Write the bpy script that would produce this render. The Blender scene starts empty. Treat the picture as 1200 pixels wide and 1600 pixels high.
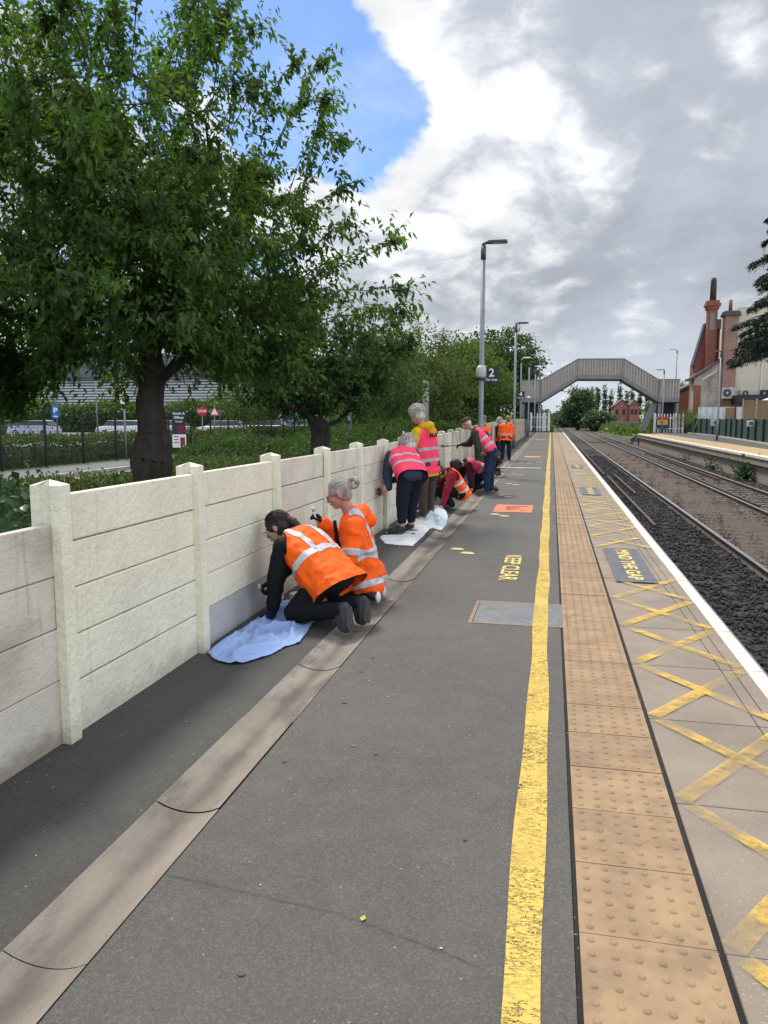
import bpy, bmesh, math, random
import numpy as np
from mathutils import Vector, Matrix, noise as mnoise
R = math.radians
SC = bpy.context.scene
COL = SC.collection
rnd = random.Random(7)
NR = np.random.default_rng(11)

# ------------------------------------------------------------------ camera, world, sun
EYE = 1.55
cam = bpy.data.cameras.new('camera'); cam_o = bpy.data.objects.new('camera', cam); COL.objects.link(cam_o)
cam.sensor_fit = 'VERTICAL'; cam.sensor_height = 36.0; cam.lens = 36.0 * 1200 / 1600
cam.clip_start = 0.05; cam.clip_end = 6000
cam_o.location = (0, 0, EYE)
cam_o.rotation_euler = (R(90) - math.atan(147 / 1200), 0, R(12.23))
SC.camera = cam_o

SUN_EL, SUN_AZ = R(56), R(-38)          # azimuth measured from +Y towards +X
sun = bpy.data.lights.new('sun', 'SUN'); sun_o = bpy.data.objects.new('sun', sun); COL.objects.link(sun_o)
sun.energy = 2.1; sun.angle = R(10); sun.color = (1.0, 0.93, 0.83)
sd = Vector((math.sin(SUN_AZ) * math.cos(SUN_EL), math.cos(SUN_AZ) * math.cos(SUN_EL), math.sin(SUN_EL)))
sun_o.rotation_euler = sd.to_track_quat('Z', 'Y').to_euler()

class NT:
    """small helper round a node tree"""
    def __init__(s, tree): s.t = tree; s.n = tree.nodes; s.l = tree.links
    def new(s, typ, **kw):
        n = s.n.new(typ)
        for k, v in kw.items():
            if k.startswith('in_'):
                key = k[3:]; key = int(key) if key.isdigit() else key.replace('_', ' ')
                n.inputs[key].default_value = v
            else: setattr(n, k, v)
        return n
    def link(s, a, b): s.l.new(a, b)
    def math(s, op, a, b=None, c=None, clamp=False):
        n = s.n.new('ShaderNodeMath'); n.operation = op; n.use_clamp = clamp
        for i, v in enumerate((a, b, c)):
            if v is None: continue
            if isinstance(v, (int, float)): n.inputs[i].default_value = v
            else: s.l.new(v, n.inputs[i])
        return n.outputs[0]
    def mix(s, fac, a, b, blend='MIX'):
        n = s.n.new('ShaderNodeMix'); n.data_type = 'RGBA'; n.blend_type = blend
        for sock, v in ((n.inputs[0], fac), (n.inputs[6], a), (n.inputs[7], b)):
            if isinstance(v, (int, float)): sock.default_value = v
            elif isinstance(v, tuple): sock.default_value = (*v[:3], 1)
            else: s.l.new(v, sock)
        return n.outputs[2]
    def noise(s, vec, scale, detail=4, rough=0.55, dist=0.0):
        n = s.new('ShaderNodeTexNoise'); n.inputs['Scale'].default_value = scale; n.inputs['Detail'].default_value = detail
        n.inputs['Roughness'].default_value = rough; n.inputs['Distortion'].default_value = dist
        if vec is not None: s.l.new(vec, n.inputs['Vector'])
        return n.outputs['Fac']
    def ramp(s, fac, stops):
        n = s.n.new('ShaderNodeValToRGB'); e = n.color_ramp.elements
        while len(e) < len(stops): e.new(0.5)
        for i, (p, c) in enumerate(stops):
            e[i].position = p; e[i].color = (c, c, c, 1) if isinstance(c, (int, float)) else (*c, 1)
        s.l.new(fac, n.inputs[0]); return n.outputs[0]
    def smooth(s, x, lo, hi):
        n = s.n.new('ShaderNodeMapRange'); n.interpolation_type = 'SMOOTHSTEP'
        s.l.new(x, n.inputs[0]); n.inputs[1].default_value = lo; n.inputs[2].default_value = hi
        return n.outputs[0]

world = bpy.data.worlds.new('World'); SC.world = world; world.use_nodes = True
def build_world():
    w = NT(world.node_tree); w.n.clear()
    out = w.new('ShaderNodeOutputWorld'); bg = w.new('ShaderNodeBackground'); bg.inputs[1].default_value = 0.1
    sky = w.new('ShaderNodeTexSky'); sky.sky_type = 'NISHITA'; sky.sun_disc = False
    sky.sun_elevation = SUN_EL; sky.sun_rotation = SUN_AZ; sky.air_density = 1.0; sky.dust_density = 0.6; sky.ozone_density = 2.5
    tc = w.new('ShaderNodeTexCoord'); nrm = w.new('ShaderNodeVectorMath', operation='NORMALIZE'); w.link(tc.outputs['Generated'], nrm.inputs[0])
    D = nrm.outputs[0]
    sep = w.new('ShaderNodeSeparateXYZ'); w.link(D, sep.inputs[0])
    zz = w.math('ADD', w.math('MAXIMUM', sep.outputs[2], 0.0), 0.42)
    px = w.math('DIVIDE', sep.outputs[0], zz); py = w.math('DIVIDE', sep.outputs[1], zz)
    cb = w.new('ShaderNodeCombineXYZ'); w.link(px, cb.inputs[0]); w.link(py, cb.inputs[1]); cb.inputs[2].default_value = 0.37
    P = cb.outputs[0]
    warp = w.new('ShaderNodeTexNoise'); warp.inputs['Scale'].default_value = 3.5; warp.inputs['Detail'].default_value = 4; w.link(P, warp.inputs['Vector'])
    wv = w.new('ShaderNodeVectorMath', operation='MULTIPLY_ADD'); w.link(warp.outputs['Color'], wv.inputs[0]); wv.inputs[1].default_value = (0.16, 0.16, 0.16); w.link(P, wv.inputs[2])
    PW = wv.outputs[0]
    n1 = w.noise(PW, 2.6, 10, 0.58)
    n2 = w.noise(PW, 6.5, 9, 0.60)
    n3 = w.noise(PW, 3.0, 6, 0.55)
    def blob(c, inner, outer, amt):
        d = w.new('ShaderNodeVectorMath', operation='DOT_PRODUCT'); w.link(D, d.inputs[0]); d.inputs[1].default_value = Vector(c).normalized()
        return w.math('MULTIPLY', w.smooth(d.outputs['Value'], math.cos(R(outer)), math.cos(R(inner))), amt)
    cov = w.math('ADD', w.math('MULTIPLY', w.math('SUBTRACT', n1, 0.5), 1.7), 0.655)
    for c, i, o, a in BLUE: cov = w.math('SUBTRACT', cov, blob(c, i, o, a))
    for c, i, o, a in CLOUD: cov = w.math('ADD', cov, blob(c, i, o, a))
    dens = w.smooth(cov, 0.44, 0.58)
    # brighter where thin, greyer where thick; lumps from the second noise
    bil = w.math('ABSOLUTE', w.math('SUBTRACT', w.noise(PW, 5.0, 7, 0.55), 0.5))     # rounded billows
    th = w.math('ADD', w.math('MULTIPLY', cov, 0.55), w.math('MULTIPLY', w.math('SUBTRACT', n2, 0.18), 0.5))
    th = w.math('SUBTRACT', th, w.math('MULTIPLY', bil, 1.25))
    for c, i, o, a in BRIGHT: th = w.math('SUBTRACT', th, blob(c, i, o, a))
    thick = w.smooth(th, 0.20, 0.55)
    body = w.ramp(thick, [(0.0, (5.4, 5.45, 5.55)), (0.28, (4.85, 4.95, 5.1)), (0.60, (3.75, 3.93, 4.28)), (1.0, (2.72, 2.92, 3.34))])
    lump2 = w.math('ADD', w.math('MULTIPLY', w.smooth(n3, 0.34, 0.62), 0.26), 0.86)
    bodyl = w.mix(1.0, body, lump2, 'MULTIPLY')
    thin = w.smooth(w.noise(PW, 3.0, 7, 0.62), 0.45, 0.75)
    skyc = w.mix(1.0, sky.outputs[0], (0.60, 0.72, 0.92), 'MULTIPLY')
    skyc = w.mix(w.math('MULTIPLY', thin, 0.45), skyc, (4.9, 5.1, 5.4))
    c1 = w.mix(dens, skyc, bodyl)
    hor = w.smooth(sep.outputs[2], 0.16, 0.0)
    c2 = w.mix(w.math('MULTIPLY', hor, 0.55), c1, (4.6, 5.0, 5.5))
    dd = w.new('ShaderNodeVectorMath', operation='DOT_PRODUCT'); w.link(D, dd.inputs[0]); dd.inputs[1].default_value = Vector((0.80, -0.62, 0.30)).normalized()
    gain = w.math('ADD', w.math('MULTIPLY', w.smooth(dd.outputs['Value'], -0.30, 0.75), 1.5), 1.0)     # extra brightness added to the unseen sky behind and right, to lift the fence
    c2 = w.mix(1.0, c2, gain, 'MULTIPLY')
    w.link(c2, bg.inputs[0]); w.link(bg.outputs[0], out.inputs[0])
BLUE = [((-0.24, 0.895, 0.372), 3, 9.5, 0.24), ((-0.345, 0.85, 0.405), 3, 12, 0.28), ((-0.195, 0.925, 0.335), 1, 6, 0.20), ((-0.205, 0.955, 0.225), 0.3, 2.5, 0.13), ((-0.55, 0.73, 0.41), 1, 9, 0.22), ((-0.5, 0.5, 0.7), 5, 26, 0.16)]
CLOUD = [((-0.12, 0.89, 0.43), 2, 7, 0.18), ((0.06, 0.95, 0.28), 8, 26, 0.18), ((0.16, 0.90, 0.40), 3, 14, 0.12), ((-0.37, 0.865, 0.335), 1, 5.5, 0.26), ((-0.55, 0.78, 0.30), 1, 8, 0.14), ((0.5, 0.2, 0.6), 20, 70, 0.12)]
BRIGHT = [((-0.14, 0.90, 0.40), 1, 15, 0.17), ((-0.12, 0.945, 0.30), 1, 14, 0.15), ((-0.37, 0.865, 0.335), 2, 9, 0.16), ((0.15, 0.93, 0.335), 0.5, 6, 0.12), ((-0.08, 0.975, 0.20), 1, 8, 0.06)]
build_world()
SC.view_settings.view_transform = 'Standard'; SC.view_settings.look = 'None'; SC.view_settings.gamma = 1.0
SC.view_settings.exposure = 0.85
SC.render.engine = 'CYCLES'
SC.cycles.max_bounces = 6; SC.cycles.diffuse_bounces = 3; SC.cycles.transparent_max_bounces = 8
SC.cycles.caustics_reflective = False; SC.cycles.caustics_refractive = False

# ------------------------------------------------------------------ helpers
def tag(o, label=None, cat=None, group=None, kind=None):
    if label: o['label'] = label
    if cat: o['category'] = cat
    if group: o['group'] = group
    if kind: o['kind'] = kind
    return o
def empty(name, loc=(0, 0, 0), rz=0.0, label=None, cat=None, group=None):
    o = bpy.data.objects.new(name, None); o.empty_display_size = 0.2; COL.objects.link(o)
    o.location = loc; o.rotation_euler = (0, 0, rz)
    return tag(o, label, cat, group)
def link_mesh(name, me, mats, parent=None, smooth=False):
    o = bpy.data.objects.new(name, me); COL.objects.link(o)
    if not isinstance(mats, (list, tuple)): mats = [mats]
    if not me.materials:
        for m in mats: me.materials.append(m)
    if parent is not None: o.parent = parent
    if smooth and len(me.polygons): me.polygons.foreach_set('use_smooth', np.ones(len(me.polygons), bool))
    return o
def np_mesh(name, V, F, midx=None):
    """V (n,3), F list of arrays/tuples with equal size k (n,k)"""
    me = bpy.data.meshes.new(name)
    V = np.asarray(V, np.float32); F = np.asarray(F, np.int32)
    k = F.shape[1]
    me.vertices.add(len(V)); me.vertices.foreach_set('co', V.ravel())
    me.loops.add(F.size); me.loops.foreach_set('vertex_index', F.ravel())
    me.polygons.add(len(F)); me.polygons.foreach_set('loop_start', np.arange(0, F.size, k, dtype=np.int32))
    if midx is not None: me.polygons.foreach_set('material_index', np.asarray(midx, np.int32))
    me.update(calc_edges=True); me.validate()
    return me
class MB:
    """collects boxes, prisms and tubes into ONE mesh"""
    def __init__(s): s.v = []; s.f = []; s.m = []
    def add(s, vs, fs, m=0):
        b = len(s.v); s.v += [tuple(v) for v in vs]
        for f in fs: s.f.append(tuple(i + b for i in f)); s.m.append(m)
        return s
    def box(s, x0, x1, y0, y1, z0, z1, m=0, bev=0.0):
        if bev <= 0:
            vs = [(x, y, z) for z in (z0, z1) for x, y in ((x0, y0), (x1, y0), (x1, y1), (x0, y1))]
            s.add(vs, [(3, 2, 1, 0), (4, 5, 6, 7), (0, 1, 5, 4), (1, 2, 6, 5), (2, 3, 7, 6), (3, 0, 4, 7)], m)
        else:
            bm = bmesh.new(); bmesh.ops.create_cube(bm, size=1)
            for v in bm.verts: v.co = Vector(((x0 + x1) / 2 + v.co.x * (x1 - x0), (y0 + y1) / 2 + v.co.y * (y1 - y0), (z0 + z1) / 2 + v.co.z * (z1 - z0)))
            bmesh.ops.bevel(bm, geom=bm.edges[:], offset=bev, segments=2, affect='EDGES', profile=0.5)
            s.bm(bm, m)
        return s
    def bm(s, bm, m=0, mat=None):
        bm.verts.index_update()
        s.add([(mat @ v.co) if mat else v.co[:] for v in bm.verts], [[v.index for v in f.verts] for f in bm.faces], m); bm.free(); return s
    def tube(s, pts, rads, n=8, m=0, cap=True):
        pts = [Vector(p) for p in pts]
        if isinstance(rads, (int, float)): rads = [rads] * len(pts)
        rings = []; up = None
        for i, p in enumerate(pts):
            d = (pts[min(i + 1, len(pts) - 1)] - pts[max(i - 1, 0)])
            d = d.normalized() if d.length > 1e-9 else Vector((0, 0, 1))
            if up is None: up = Vector((1, 0, 0)) if abs(d.x) < 0.8 else Vector((0, 1, 0))
            a = (up - d * up.dot(d)); a = a.normalized() if a.length > 1e-6 else d.orthogonal().normalized(); up = a; b = d.cross(a)
            rings.append([p + (a * math.cos(2 * math.pi * k / n) + b * math.sin(2 * math.pi * k / n)) * rads[i] for k in range(n)])
        vs = [v for r in rings for v in r]; fs = []
        for i in range(len(pts) - 1):
            for k in range(n): fs.append((i * n + k, i * n + (k + 1) % n, (i + 1) * n + (k + 1) % n, (i + 1) * n + k))
        if cap: fs.append(tuple(range(n))[::-1]); fs.append(tuple((len(pts) - 1) * n + k for k in range(n)))
        return s.add(vs, fs, m)
    def prism(s, poly, axis, a0, a1, m=0):
        """poly: 2-D outline; axis 'x','y','z' extruded from a0 to a1"""
        def P(p, a): return {'x': (a, p[0], p[1]), 'y': (p[0], a, p[1]), 'z': (p[0], p[1], a)}[axis]
        n = len(poly); vs = [P(p, a0) for p in poly] + [P(p, a1) for p in poly]
        fs = [tuple(range(n)), tuple(range(n, 2 * n))[::-1]] + [(i, (i + 1) % n, n + (i + 1) % n, n + i)[::-1] for i in range(n)]
        return s.add(vs, fs, m)
    def quad(s, a, b, c, d, m=0): return s.add([a, b, c, d], [(0, 1, 2, 3)], m)
    def build(s, name, mats, parent=None, smooth=False, fix=True):
        me = bpy.data.meshes.new(name); me.from_pydata(s.v, [], s.f)
        me.polygons.foreach_set('material_index', s.m); me.update()
        if fix:
            bm = bmesh.new(); bm.from_mesh(me); bmesh.ops.recalc_face_normals(bm, faces=bm.faces); bm.to_mesh(me); bm.free()
        return link_mesh(name, me, mats, parent, smooth)
def struct(o): o['kind'] = 'structure'; return o
def text_obj(name, body, size, mat, parent=None, M=None, extrude=0.001, align='CENTER', bold=0.0, spacing=1.0, xs=1.0):
    cu = bpy.data.curves.new(name, 'FONT'); cu.body = body; cu.size = size; cu.align_x = align; cu.align_y = 'CENTER'
    cu.extrude = extrude; cu.offset = bold; cu.space_character = spacing; cu.resolution_u = 3
    t = bpy.data.objects.new(name, cu); COL.objects.link(t)
    dg = bpy.context.evaluated_depsgraph_get(); me = bpy.data.meshes.new_from_object(t.evaluated_get(dg))
    bpy.data.objects.remove(t); bpy.data.curves.remove(cu)
    S = Matrix.Diagonal((xs, 1, 1, 1)); me.transform((M @ S) if M else S)
    return link_mesh(name, me, mat, parent)
def copy_tree(o, parent=None):
    c = o.copy(); COL.objects.link(c); c.parent = parent
    for ch in o.children: copy_tree(ch, c)
    return c

# ------------------------------------------------------------------ materials
def mat(name, base, rough=0.7, var=0.25, vscale=3.0, bump=0.0, bscale=60.0, metallic=0.0, spec=0.5, dirt=None, dscale=2.0, damt=0.5, coord='Object', speck=None, speck_scale=120, speck_t=0.72, stretch=None, island=0.0, grime=0.0, gutter=None):
    m = bpy.data.materials.new(name); m.use_nodes = True; t = NT(m.node_tree); t.n.clear()
    out = t.new('ShaderNodeOutputMaterial'); b = t.new('ShaderNodeBsdfPrincipled')
    b.inputs['Roughness'].default_value = rough; b.inputs['Metallic'].default_value = metallic; b.inputs['Specular IOR Level'].default_value = spec
    tc = t.new('ShaderNodeTexCoord'); V = tc.outputs[coord]
    if stretch:
        mp = t.new('ShaderNodeMapping'); mp.inputs['Scale'].default_value = stretch; t.link(V, mp.inputs[0]); V = mp.outputs[0]
    n = t.noise(V, vscale, 5, 0.6)
    lo = tuple(max(0, c * (1 - var)) for c in base); hi = tuple(min(1, c * (1 + var)) for c in base)
    c = t.mix(t.smooth(n, 0.3, 0.7), lo, hi)
    if dirt: c = t.mix(t.math('MULTIPLY', t.smooth(t.noise(V, dscale, 6, 0.65), 0.46, 0.68), damt), c, dirt)
    if speck:
        sp = t.noise(V, speck_scale, 2, 0.5); c = t.mix(t.smooth(sp, speck_t - 0.03, speck_t + 0.03), c, speck)
    if gutter:     # silt lying along the bottom of the channel
        sg = t.new('ShaderNodeSeparateXYZ'); t.link(tc.outputs['Object'], sg.inputs[0]); dg_ = t.math('ABSOLUTE', t.math('SUBTRACT', sg.outputs[0], gutter[0]))
        mg = t.new('ShaderNodeMapping'); mg.inputs['Scale'].default_value = (3, 1.1, 1); t.link(tc.outputs['Object'], mg.inputs[0])
        c = t.mix(t.math('MULTIPLY', t.smooth(t.math('ADD', dg_, t.math('MULTIPLY', t.noise(mg.outputs[0], 2.4, 6, 0.65), 0.13)), gutter[1] + 0.06, gutter[1] - 0.035), 0.62), c, (0.055, 0.046, 0.038))
    if grime:      # splash dirt above the ground, drip marks and chips
        sx = t.new('ShaderNodeSeparateXYZ'); t.link(tc.outputs['Object'], sx.inputs[0])
        g1 = t.math('MULTIPLY', t.smooth(t.math('ADD', sx.outputs[2], t.math('MULTIPLY', t.noise(tc.outputs['Object'], 9, 5), -0.22)), 0.06, -0.10), 0.75)
        mp3 = t.new('ShaderNodeMapping'); mp3.inputs['Scale'].default_value = (14, 14, 0.9); t.link(tc.outputs['Object'], mp3.inputs[0])
        g2 = t.math('MULTIPLY', t.smooth(t.noise(mp3.outputs[0], 1.6, 4, 0.6), 0.56, 0.74), 0.34); g3 = t.math('MULTIPLY', t.smooth(t.noise(tc.outputs['Object'], 38, 3, 0.6), 0.69, 0.73), 0.6)
        c = t.mix(t.math('MULTIPLY', t.math('MAXIMUM', g1, t.math('MAXIMUM', g2, g3)), grime), c, (0.20, 0.165, 0.12))
    if island:
        gi = t.new('ShaderNodeNewGeometry'); c = t.mix(1.0, c, t.math('ADD', t.math('MULTIPLY', gi.outputs['Random Per Island'], island), 1 - island * 0.6), 'MULTIPLY')
    t.link(c, b.inputs['Base Color'])
    if bump:
        bn = t.new('ShaderNodeBump'); bn.inputs['Strength'].default_value = bump; bn.inputs['Distance'].default_value = 0.02
        t.link(t.noise(V, bscale, 4, 0.65), bn.inputs['Height']); t.link(bn.outputs[0], b.inputs['Normal'])
    t.link(b.outputs[0], out.inputs[0]); m['_'] = 0
    return m
def leafmat(name, c1, c2, c3=None, trans=0.35, rough=0.5):
    m = bpy.data.materials.new(name); m.use_nodes = True; t = NT(m.node_tree); t.n.clear()
    out = t.new('ShaderNodeOutputMaterial'); g = t.new('ShaderNodeNewGeometry')
    f = g.outputs['Random Per Island']
    c = t.mix(f, c1, c2)
    tc = t.new('ShaderNodeTexCoord'); n = t.noise(tc.outputs['Object'], 0.9, 3, 0.6)
    c = t.mix(t.smooth(n, 0.4, 0.7), c, c3 or tuple(x * 0.7 for x in c1))
    b = t.new('ShaderNodeBsdfPrincipled'); b.inputs['Roughness'].default_value = rough; b.inputs['Specular IOR Level'].default_value = 0.35; t.link(c, b.inputs['Base Color'])
    tr = t.new('ShaderNodeBsdfTranslucent'); t.link(t.mix(1.0, c, (1.5, 1.7, 0.6), 'MULTIPLY'), tr.inputs[0])
    mx = t.new('ShaderNodeMixShader'); mx.inputs[0].default_value = trans; t.link(b.outputs[0], mx.inputs[1]); t.link(tr.outputs[0], mx.inputs[2])
    t.link(mx.outputs[0], out.inputs[0]); return m
def wornpaint(name, col, lo, hi, scale=9.0, rough=0.6, fine=60.0, stretch=(1, 1, 1), crack=0.0, amax=1.0):
    """paint with worn-through holes: real transparency over the surface it lies on"""
    m = bpy.data.materials.new(name); m.use_nodes = True; t = NT(m.node_tree); t.n.clear()
    out = t.new('ShaderNodeOutputMaterial'); b = t.new('ShaderNodeBsdfPrincipled'); b.inputs['Roughness'].default_value = rough
    tc = t.new('ShaderNodeTexCoord'); mp = t.new('ShaderNodeMapping'); mp.inputs['Scale'].default_value = stretch; t.link(tc.outputs['Object'], mp.inputs[0]); V = mp.outputs[0]
    c = t.mix(t.noise(V, 4.0, 4), tuple(x * 0.82 for x in col), tuple(min(1, x * 1.12) for x in col)); t.link(c, b.inputs['Base Color'])
    a = t.math('ADD', t.math('MULTIPLY', t.noise(V, scale, 5, 0.6), 0.6), t.math('MULTIPLY', t.noise(V, fine, 4, 0.7), 0.4))
    a = t.smooth(a, lo, hi)
    if crack:
        mp2 = t.new('ShaderNodeMapping'); mp2.inputs['Scale'].default_value = (0.8, 1.9, 1); t.link(tc.outputs['Object'], mp2.inputs[0])
        r1 = t.math('ABSOLUTE', t.math('SUBTRACT', t.noise(mp2.outputs[0], crack, 5, 0.7, 0.6), 0.5))
        k = t.smooth(r1, 0.006, 0.034); k = t.math('MAXIMUM', k, t.math('MULTIPLY', t.smooth(t.noise(V, 3.0, 4), 0.42, 0.66), 0.85)); a = t.math('MULTIPLY', a, k)
    if amax < 1: a = t.math('MULTIPLY', a, t.math('ADD', t.math('MULTIPLY', t.smooth(t.noise(V, 3.2, 4), 0.40, 0.62), amax * 0.95), amax * 0.22))
    tr = t.new('ShaderNodeBsdfTransparent'); mx = t.new('ShaderNodeMixShader'); t.link(a, mx.inputs[0]); t.link(tr.outputs[0], mx.inputs[1]); t.link(b.outputs[0], mx.inputs[2])
    bn = t.new('ShaderNodeBump'); bn.inputs['Strength'].default_value = 0.25; bn.inputs['Distance'].default_value = 0.01; t.link(t.noise(V, 90, 3), bn.inputs['Height']); t.link(bn.outputs[0], b.inputs['Normal'])
    t.link(mx.outputs[0], out.inputs[0]); return m
def plain(name, col, rough=0.5, metallic=0.0, emit=None):
    return mat(name, col, rough, var=0.10, vscale=8.0, metallic=metallic)
def brickmat(name, c1, c2, mortar, scale=1.0, offs=(0, 0, 0), rot=(R(90), 0, 0)):
    m = bpy.data.materials.new(name); m.use_nodes = True; t = NT(m.node_tree); t.n.clear()
    out = t.new('ShaderNodeOutputMaterial'); b = t.new('ShaderNodeBsdfPrincipled'); b.inputs['Roughness'].default_value = 0.85
    tc = t.new('ShaderNodeTexCoord'); mp = t.new('ShaderNodeMapping'); mp.inputs['Rotation'].default_value = rot; t.link(tc.outputs['Object'], mp.inputs[0])
    br = t.new('ShaderNodeTexBrick'); br.inputs['Scale'].default_value = scale; br.inputs['Color1'].default_value = (*c1, 1); br.inputs['Color2'].default_value = (*c2, 1); br.inputs['Mortar'].default_value = (*mortar, 1)
    br.inputs['Mortar Size'].default_value = 0.012; br.inputs['Brick Width'].default_value = 0.225; br.inputs['Row Height'].default_value = 0.075; t.link(mp.outputs[0], br.inputs[0])
    c = t.mix(t.math('MULTIPLY', t.smooth(t.noise(tc.outputs['Object'], 0.8, 6, 0.65), 0.4, 0.7), 0.5), br.outputs[0], tuple(x * 0.55 for x in c1))
    t.link(c, b.inputs['Base Color']); t.link(b.outputs[0], out.inputs[0]); return m
M = {}
def asphalt(name, base, extra):
    m = bpy.data.materials.new(name); m.use_nodes = True; t = NT(m.node_tree); t.n.clear()
    out = t.new('ShaderNodeOutputMaterial'); b = t.new('ShaderNodeBsdfPrincipled'); b.inputs['Roughness'].default_value = 0.78
    tc = t.new('ShaderNodeTexCoord'); V = tc.outputs['Object']
    big = t.smooth(t.noise(V, 0.7, 5, 0.6), 0.3, 0.7); mid = t.noise(V, 6, 5, 0.65)
    c = t.mix(big, tuple(x * 0.8 for x in base), tuple(x * 1.15 for x in base))
    c = t.mix(t.math('MULTIPLY', t.smooth(mid, 0.42, 0.7), 0.35), c, tuple(x * 1.45 for x in base))
    vo = t.new('ShaderNodeTexVoronoi'); vo.inputs['Scale'].default_value = 165; t.link(V, vo.inputs['Vector'])
    sh = t.new('ShaderNodeSeparateColor'); t.link(vo.outputs['Color'], sh.inputs[0])
    c = t.mix(t.math('MULTIPLY', t.smooth(sh.outputs[0], 0.55, 1.0), 0.30), c, tuple(min(1, x * 2.6) for x in base))
    c = t.mix(t.math('MULTIPLY', t.smooth(sh.outputs[1], 0.6, 1.0), 0.34), c, tuple(x * 0.35 for x in base))
    vs = t.new('ShaderNodeTexVoronoi'); vs.inputs['Scale'].default_value = 34; t.link(V, vs.inputs['Vector'])
    sep = t.new('ShaderNodeSeparateColor'); t.link(vs.outputs['Color'], sep.inputs[0])
    fl = t.math('MULTIPLY', t.smooth(vs.outputs['Distance'], 0.16, 0.10), t.smooth(sep.outputs[0], 0.93, 0.95))
    c = t.mix(t.math('MULTIPLY', fl, 0.5), c, (0.42, 0.40, 0.36))
    if extra: c = t.mix(t.math('MULTIPLY', t.smooth(t.noise(V, 1.4, 6, 0.7), 0.5, 0.66), extra), c, (0.03, 0.03, 0.032))
    t.link(c, b.inputs['Base Color'])
    bn = t.new('ShaderNodeBump'); bn.inputs['Strength'].default_value = 0.55; bn.inputs['Distance'].default_value = 0.006
    t.link(t.math('ADD', t.noise(V, 150, 3, 0.7), t.math('MULTIPLY', t.noise(V, 9, 4), 1.2)), bn.inputs['Height']); t.link(bn.outputs[0], b.inputs['Normal'])
    t.link(b.outputs[0], out.inputs[0]); return m
M['asphalt'] = asphalt('asphalt', (0.078, 0.073, 0.064), 0.12)
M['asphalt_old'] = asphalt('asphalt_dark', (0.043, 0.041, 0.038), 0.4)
M['road'] = asphalt('road_asphalt', (0.10, 0.10, 0.105), 0.0)
M['seam'] = mat('seam', (0.02, 0.019, 0.017), 0.9, bump=0.6, bscale=90, speck=(0.3, 0.28, 0.22), speck_scale=70, speck_t=0.74)
M['channel'] = mat('channel_concrete', (0.22, 0.19, 0.155), 0.85, 0.22, 2.2, bump=0.35, bscale=70, dirt=(0.075, 0.062, 0.052), dscale=2.6, damt=0.75, gutter=(-1.395, 0.085), speck=(0.30, 0.265, 0.22), speck_scale=120, speck_t=0.69, stretch=(1.6, 0.6, 1))
M['tactile'] = mat('tactile_tan', (0.300, 0.198, 0.108), 0.72, 0.16, 6.0, bump=0.25, bscale=110, dirt=(0.215, 0.145, 0.09), dscale=4.0, damt=0.85, island=0.14)
M['coping'] = mat('coping_stone', (0.245, 0.20, 0.15), 0.75, 0.14, 1.6, bump=0.3, bscale=140, dirt=(0.17, 0.14, 0.115), dscale=2.2, damt=0.55, island=0.10, speck=(0.42, 0.37, 0.30), speck_scale=125, speck_t=0.68)
M['nose'] = mat('white_paint_worn', (0.70, 0.65, 0.55), 0.6, 0.10, 5.0, bump=0.2, bscale=60, dirt=(0.34, 0.29, 0.24), dscale=9, damt=0.55)
M['yellow'] = wornpaint('yellow_line_paint', (0.60, 0.415, 0.075), 0.34, 0.42, 7, crack=22.0, stretch=(1, 0.8, 1), fine=70)
M['hatch'] = wornpaint('faded_yellow_paint', (0.70, 0.45, 0.07), 0.28, 0.58, 7, fine=70, amax=0.72)
M['letters'] = wornpaint('yellow_lettering_paint', (0.72, 0.56, 0.17), 0.30, 0.42, 12)
M['panelgrey'] = mat('dark_grey_panel', (0.095, 0.10, 0.115), 0.7, 0.15, 6, bump=0.2, dirt=(0.2, 0.18, 0.15), dscale=8, damt=0.3)
M['steelcover'] = mat('galvanised_cover', (0.16, 0.165, 0.17), 0.5, 0.18, 10, bump=0.25, bscale=120, metallic=0.15, dirt=(0.10, 0.09, 0.08), dscale=4)
M['brassy'] = mat('rusty_frame', (0.25, 0.16, 0.10), 0.6, 0.3, 20)
M['dirt'] = mat('earth', (0.12, 0.10, 0.075), 0.95, 0.3, 1.5, bump=0.6, bscale=12)
M['grassbase'] = mat('turf', (0.06, 0.10, 0.03), 0.95, 0.35, 1.2, bump=0.8, bscale=14, dirt=(0.12, 0.11, 0.06), dscale=0.6, damt=0.5)
M['kerb'] = mat('kerb_stone', (0.42, 0.40, 0.36), 0.85, 0.15, 3, bump=0.2)
M['cream'] = mat('cream_paint', (0.80, 0.758, 0.59), 0.55, 0.05, 2.0, bump=0.6, bscale=26, dirt=(0.60, 0.555, 0.42), dscale=3.0, damt=0.35, grime=0.5, island=0.04)
M['rawconc'] = mat('raw_concrete', (0.58, 0.53, 0.44), 0.8, 0.10, 1.5, bump=0.4, bscale=40, grime=1.0, dirt=(0.34, 0.29, 0.235), dscale=1.7, damt=0.6, stretch=(1, 0.8, 1.3))
M['pinkconc'] = mat('part_painted_concrete', (0.68, 0.63, 0.515), 0.75, 0.09, 1.8, bump=0.4, bscale=40, grime=0.6, island=0.08, dirt=(0.43, 0.38, 0.31), dscale=2.2, damt=0.6)
M['lilacconc'] = mat('unpainted_base_board', (0.44, 0.43, 0.42), 0.8, 0.10, 2.5, bump=0.3, bscale=40, dirt=(0.3, 0.29, 0.28), dscale=3, damt=0.4)
M['oldconc'] = mat('old_cream_concrete', (0.55, 0.50, 0.39), 0.85, 0.12, 1.2, bump=0.3, dirt=(0.28, 0.25, 0.19), dscale=2, damt=0.7)
M['blackvoid'] = mat('dark_joint', (0.02, 0.018, 0.016), 0.95)
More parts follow.
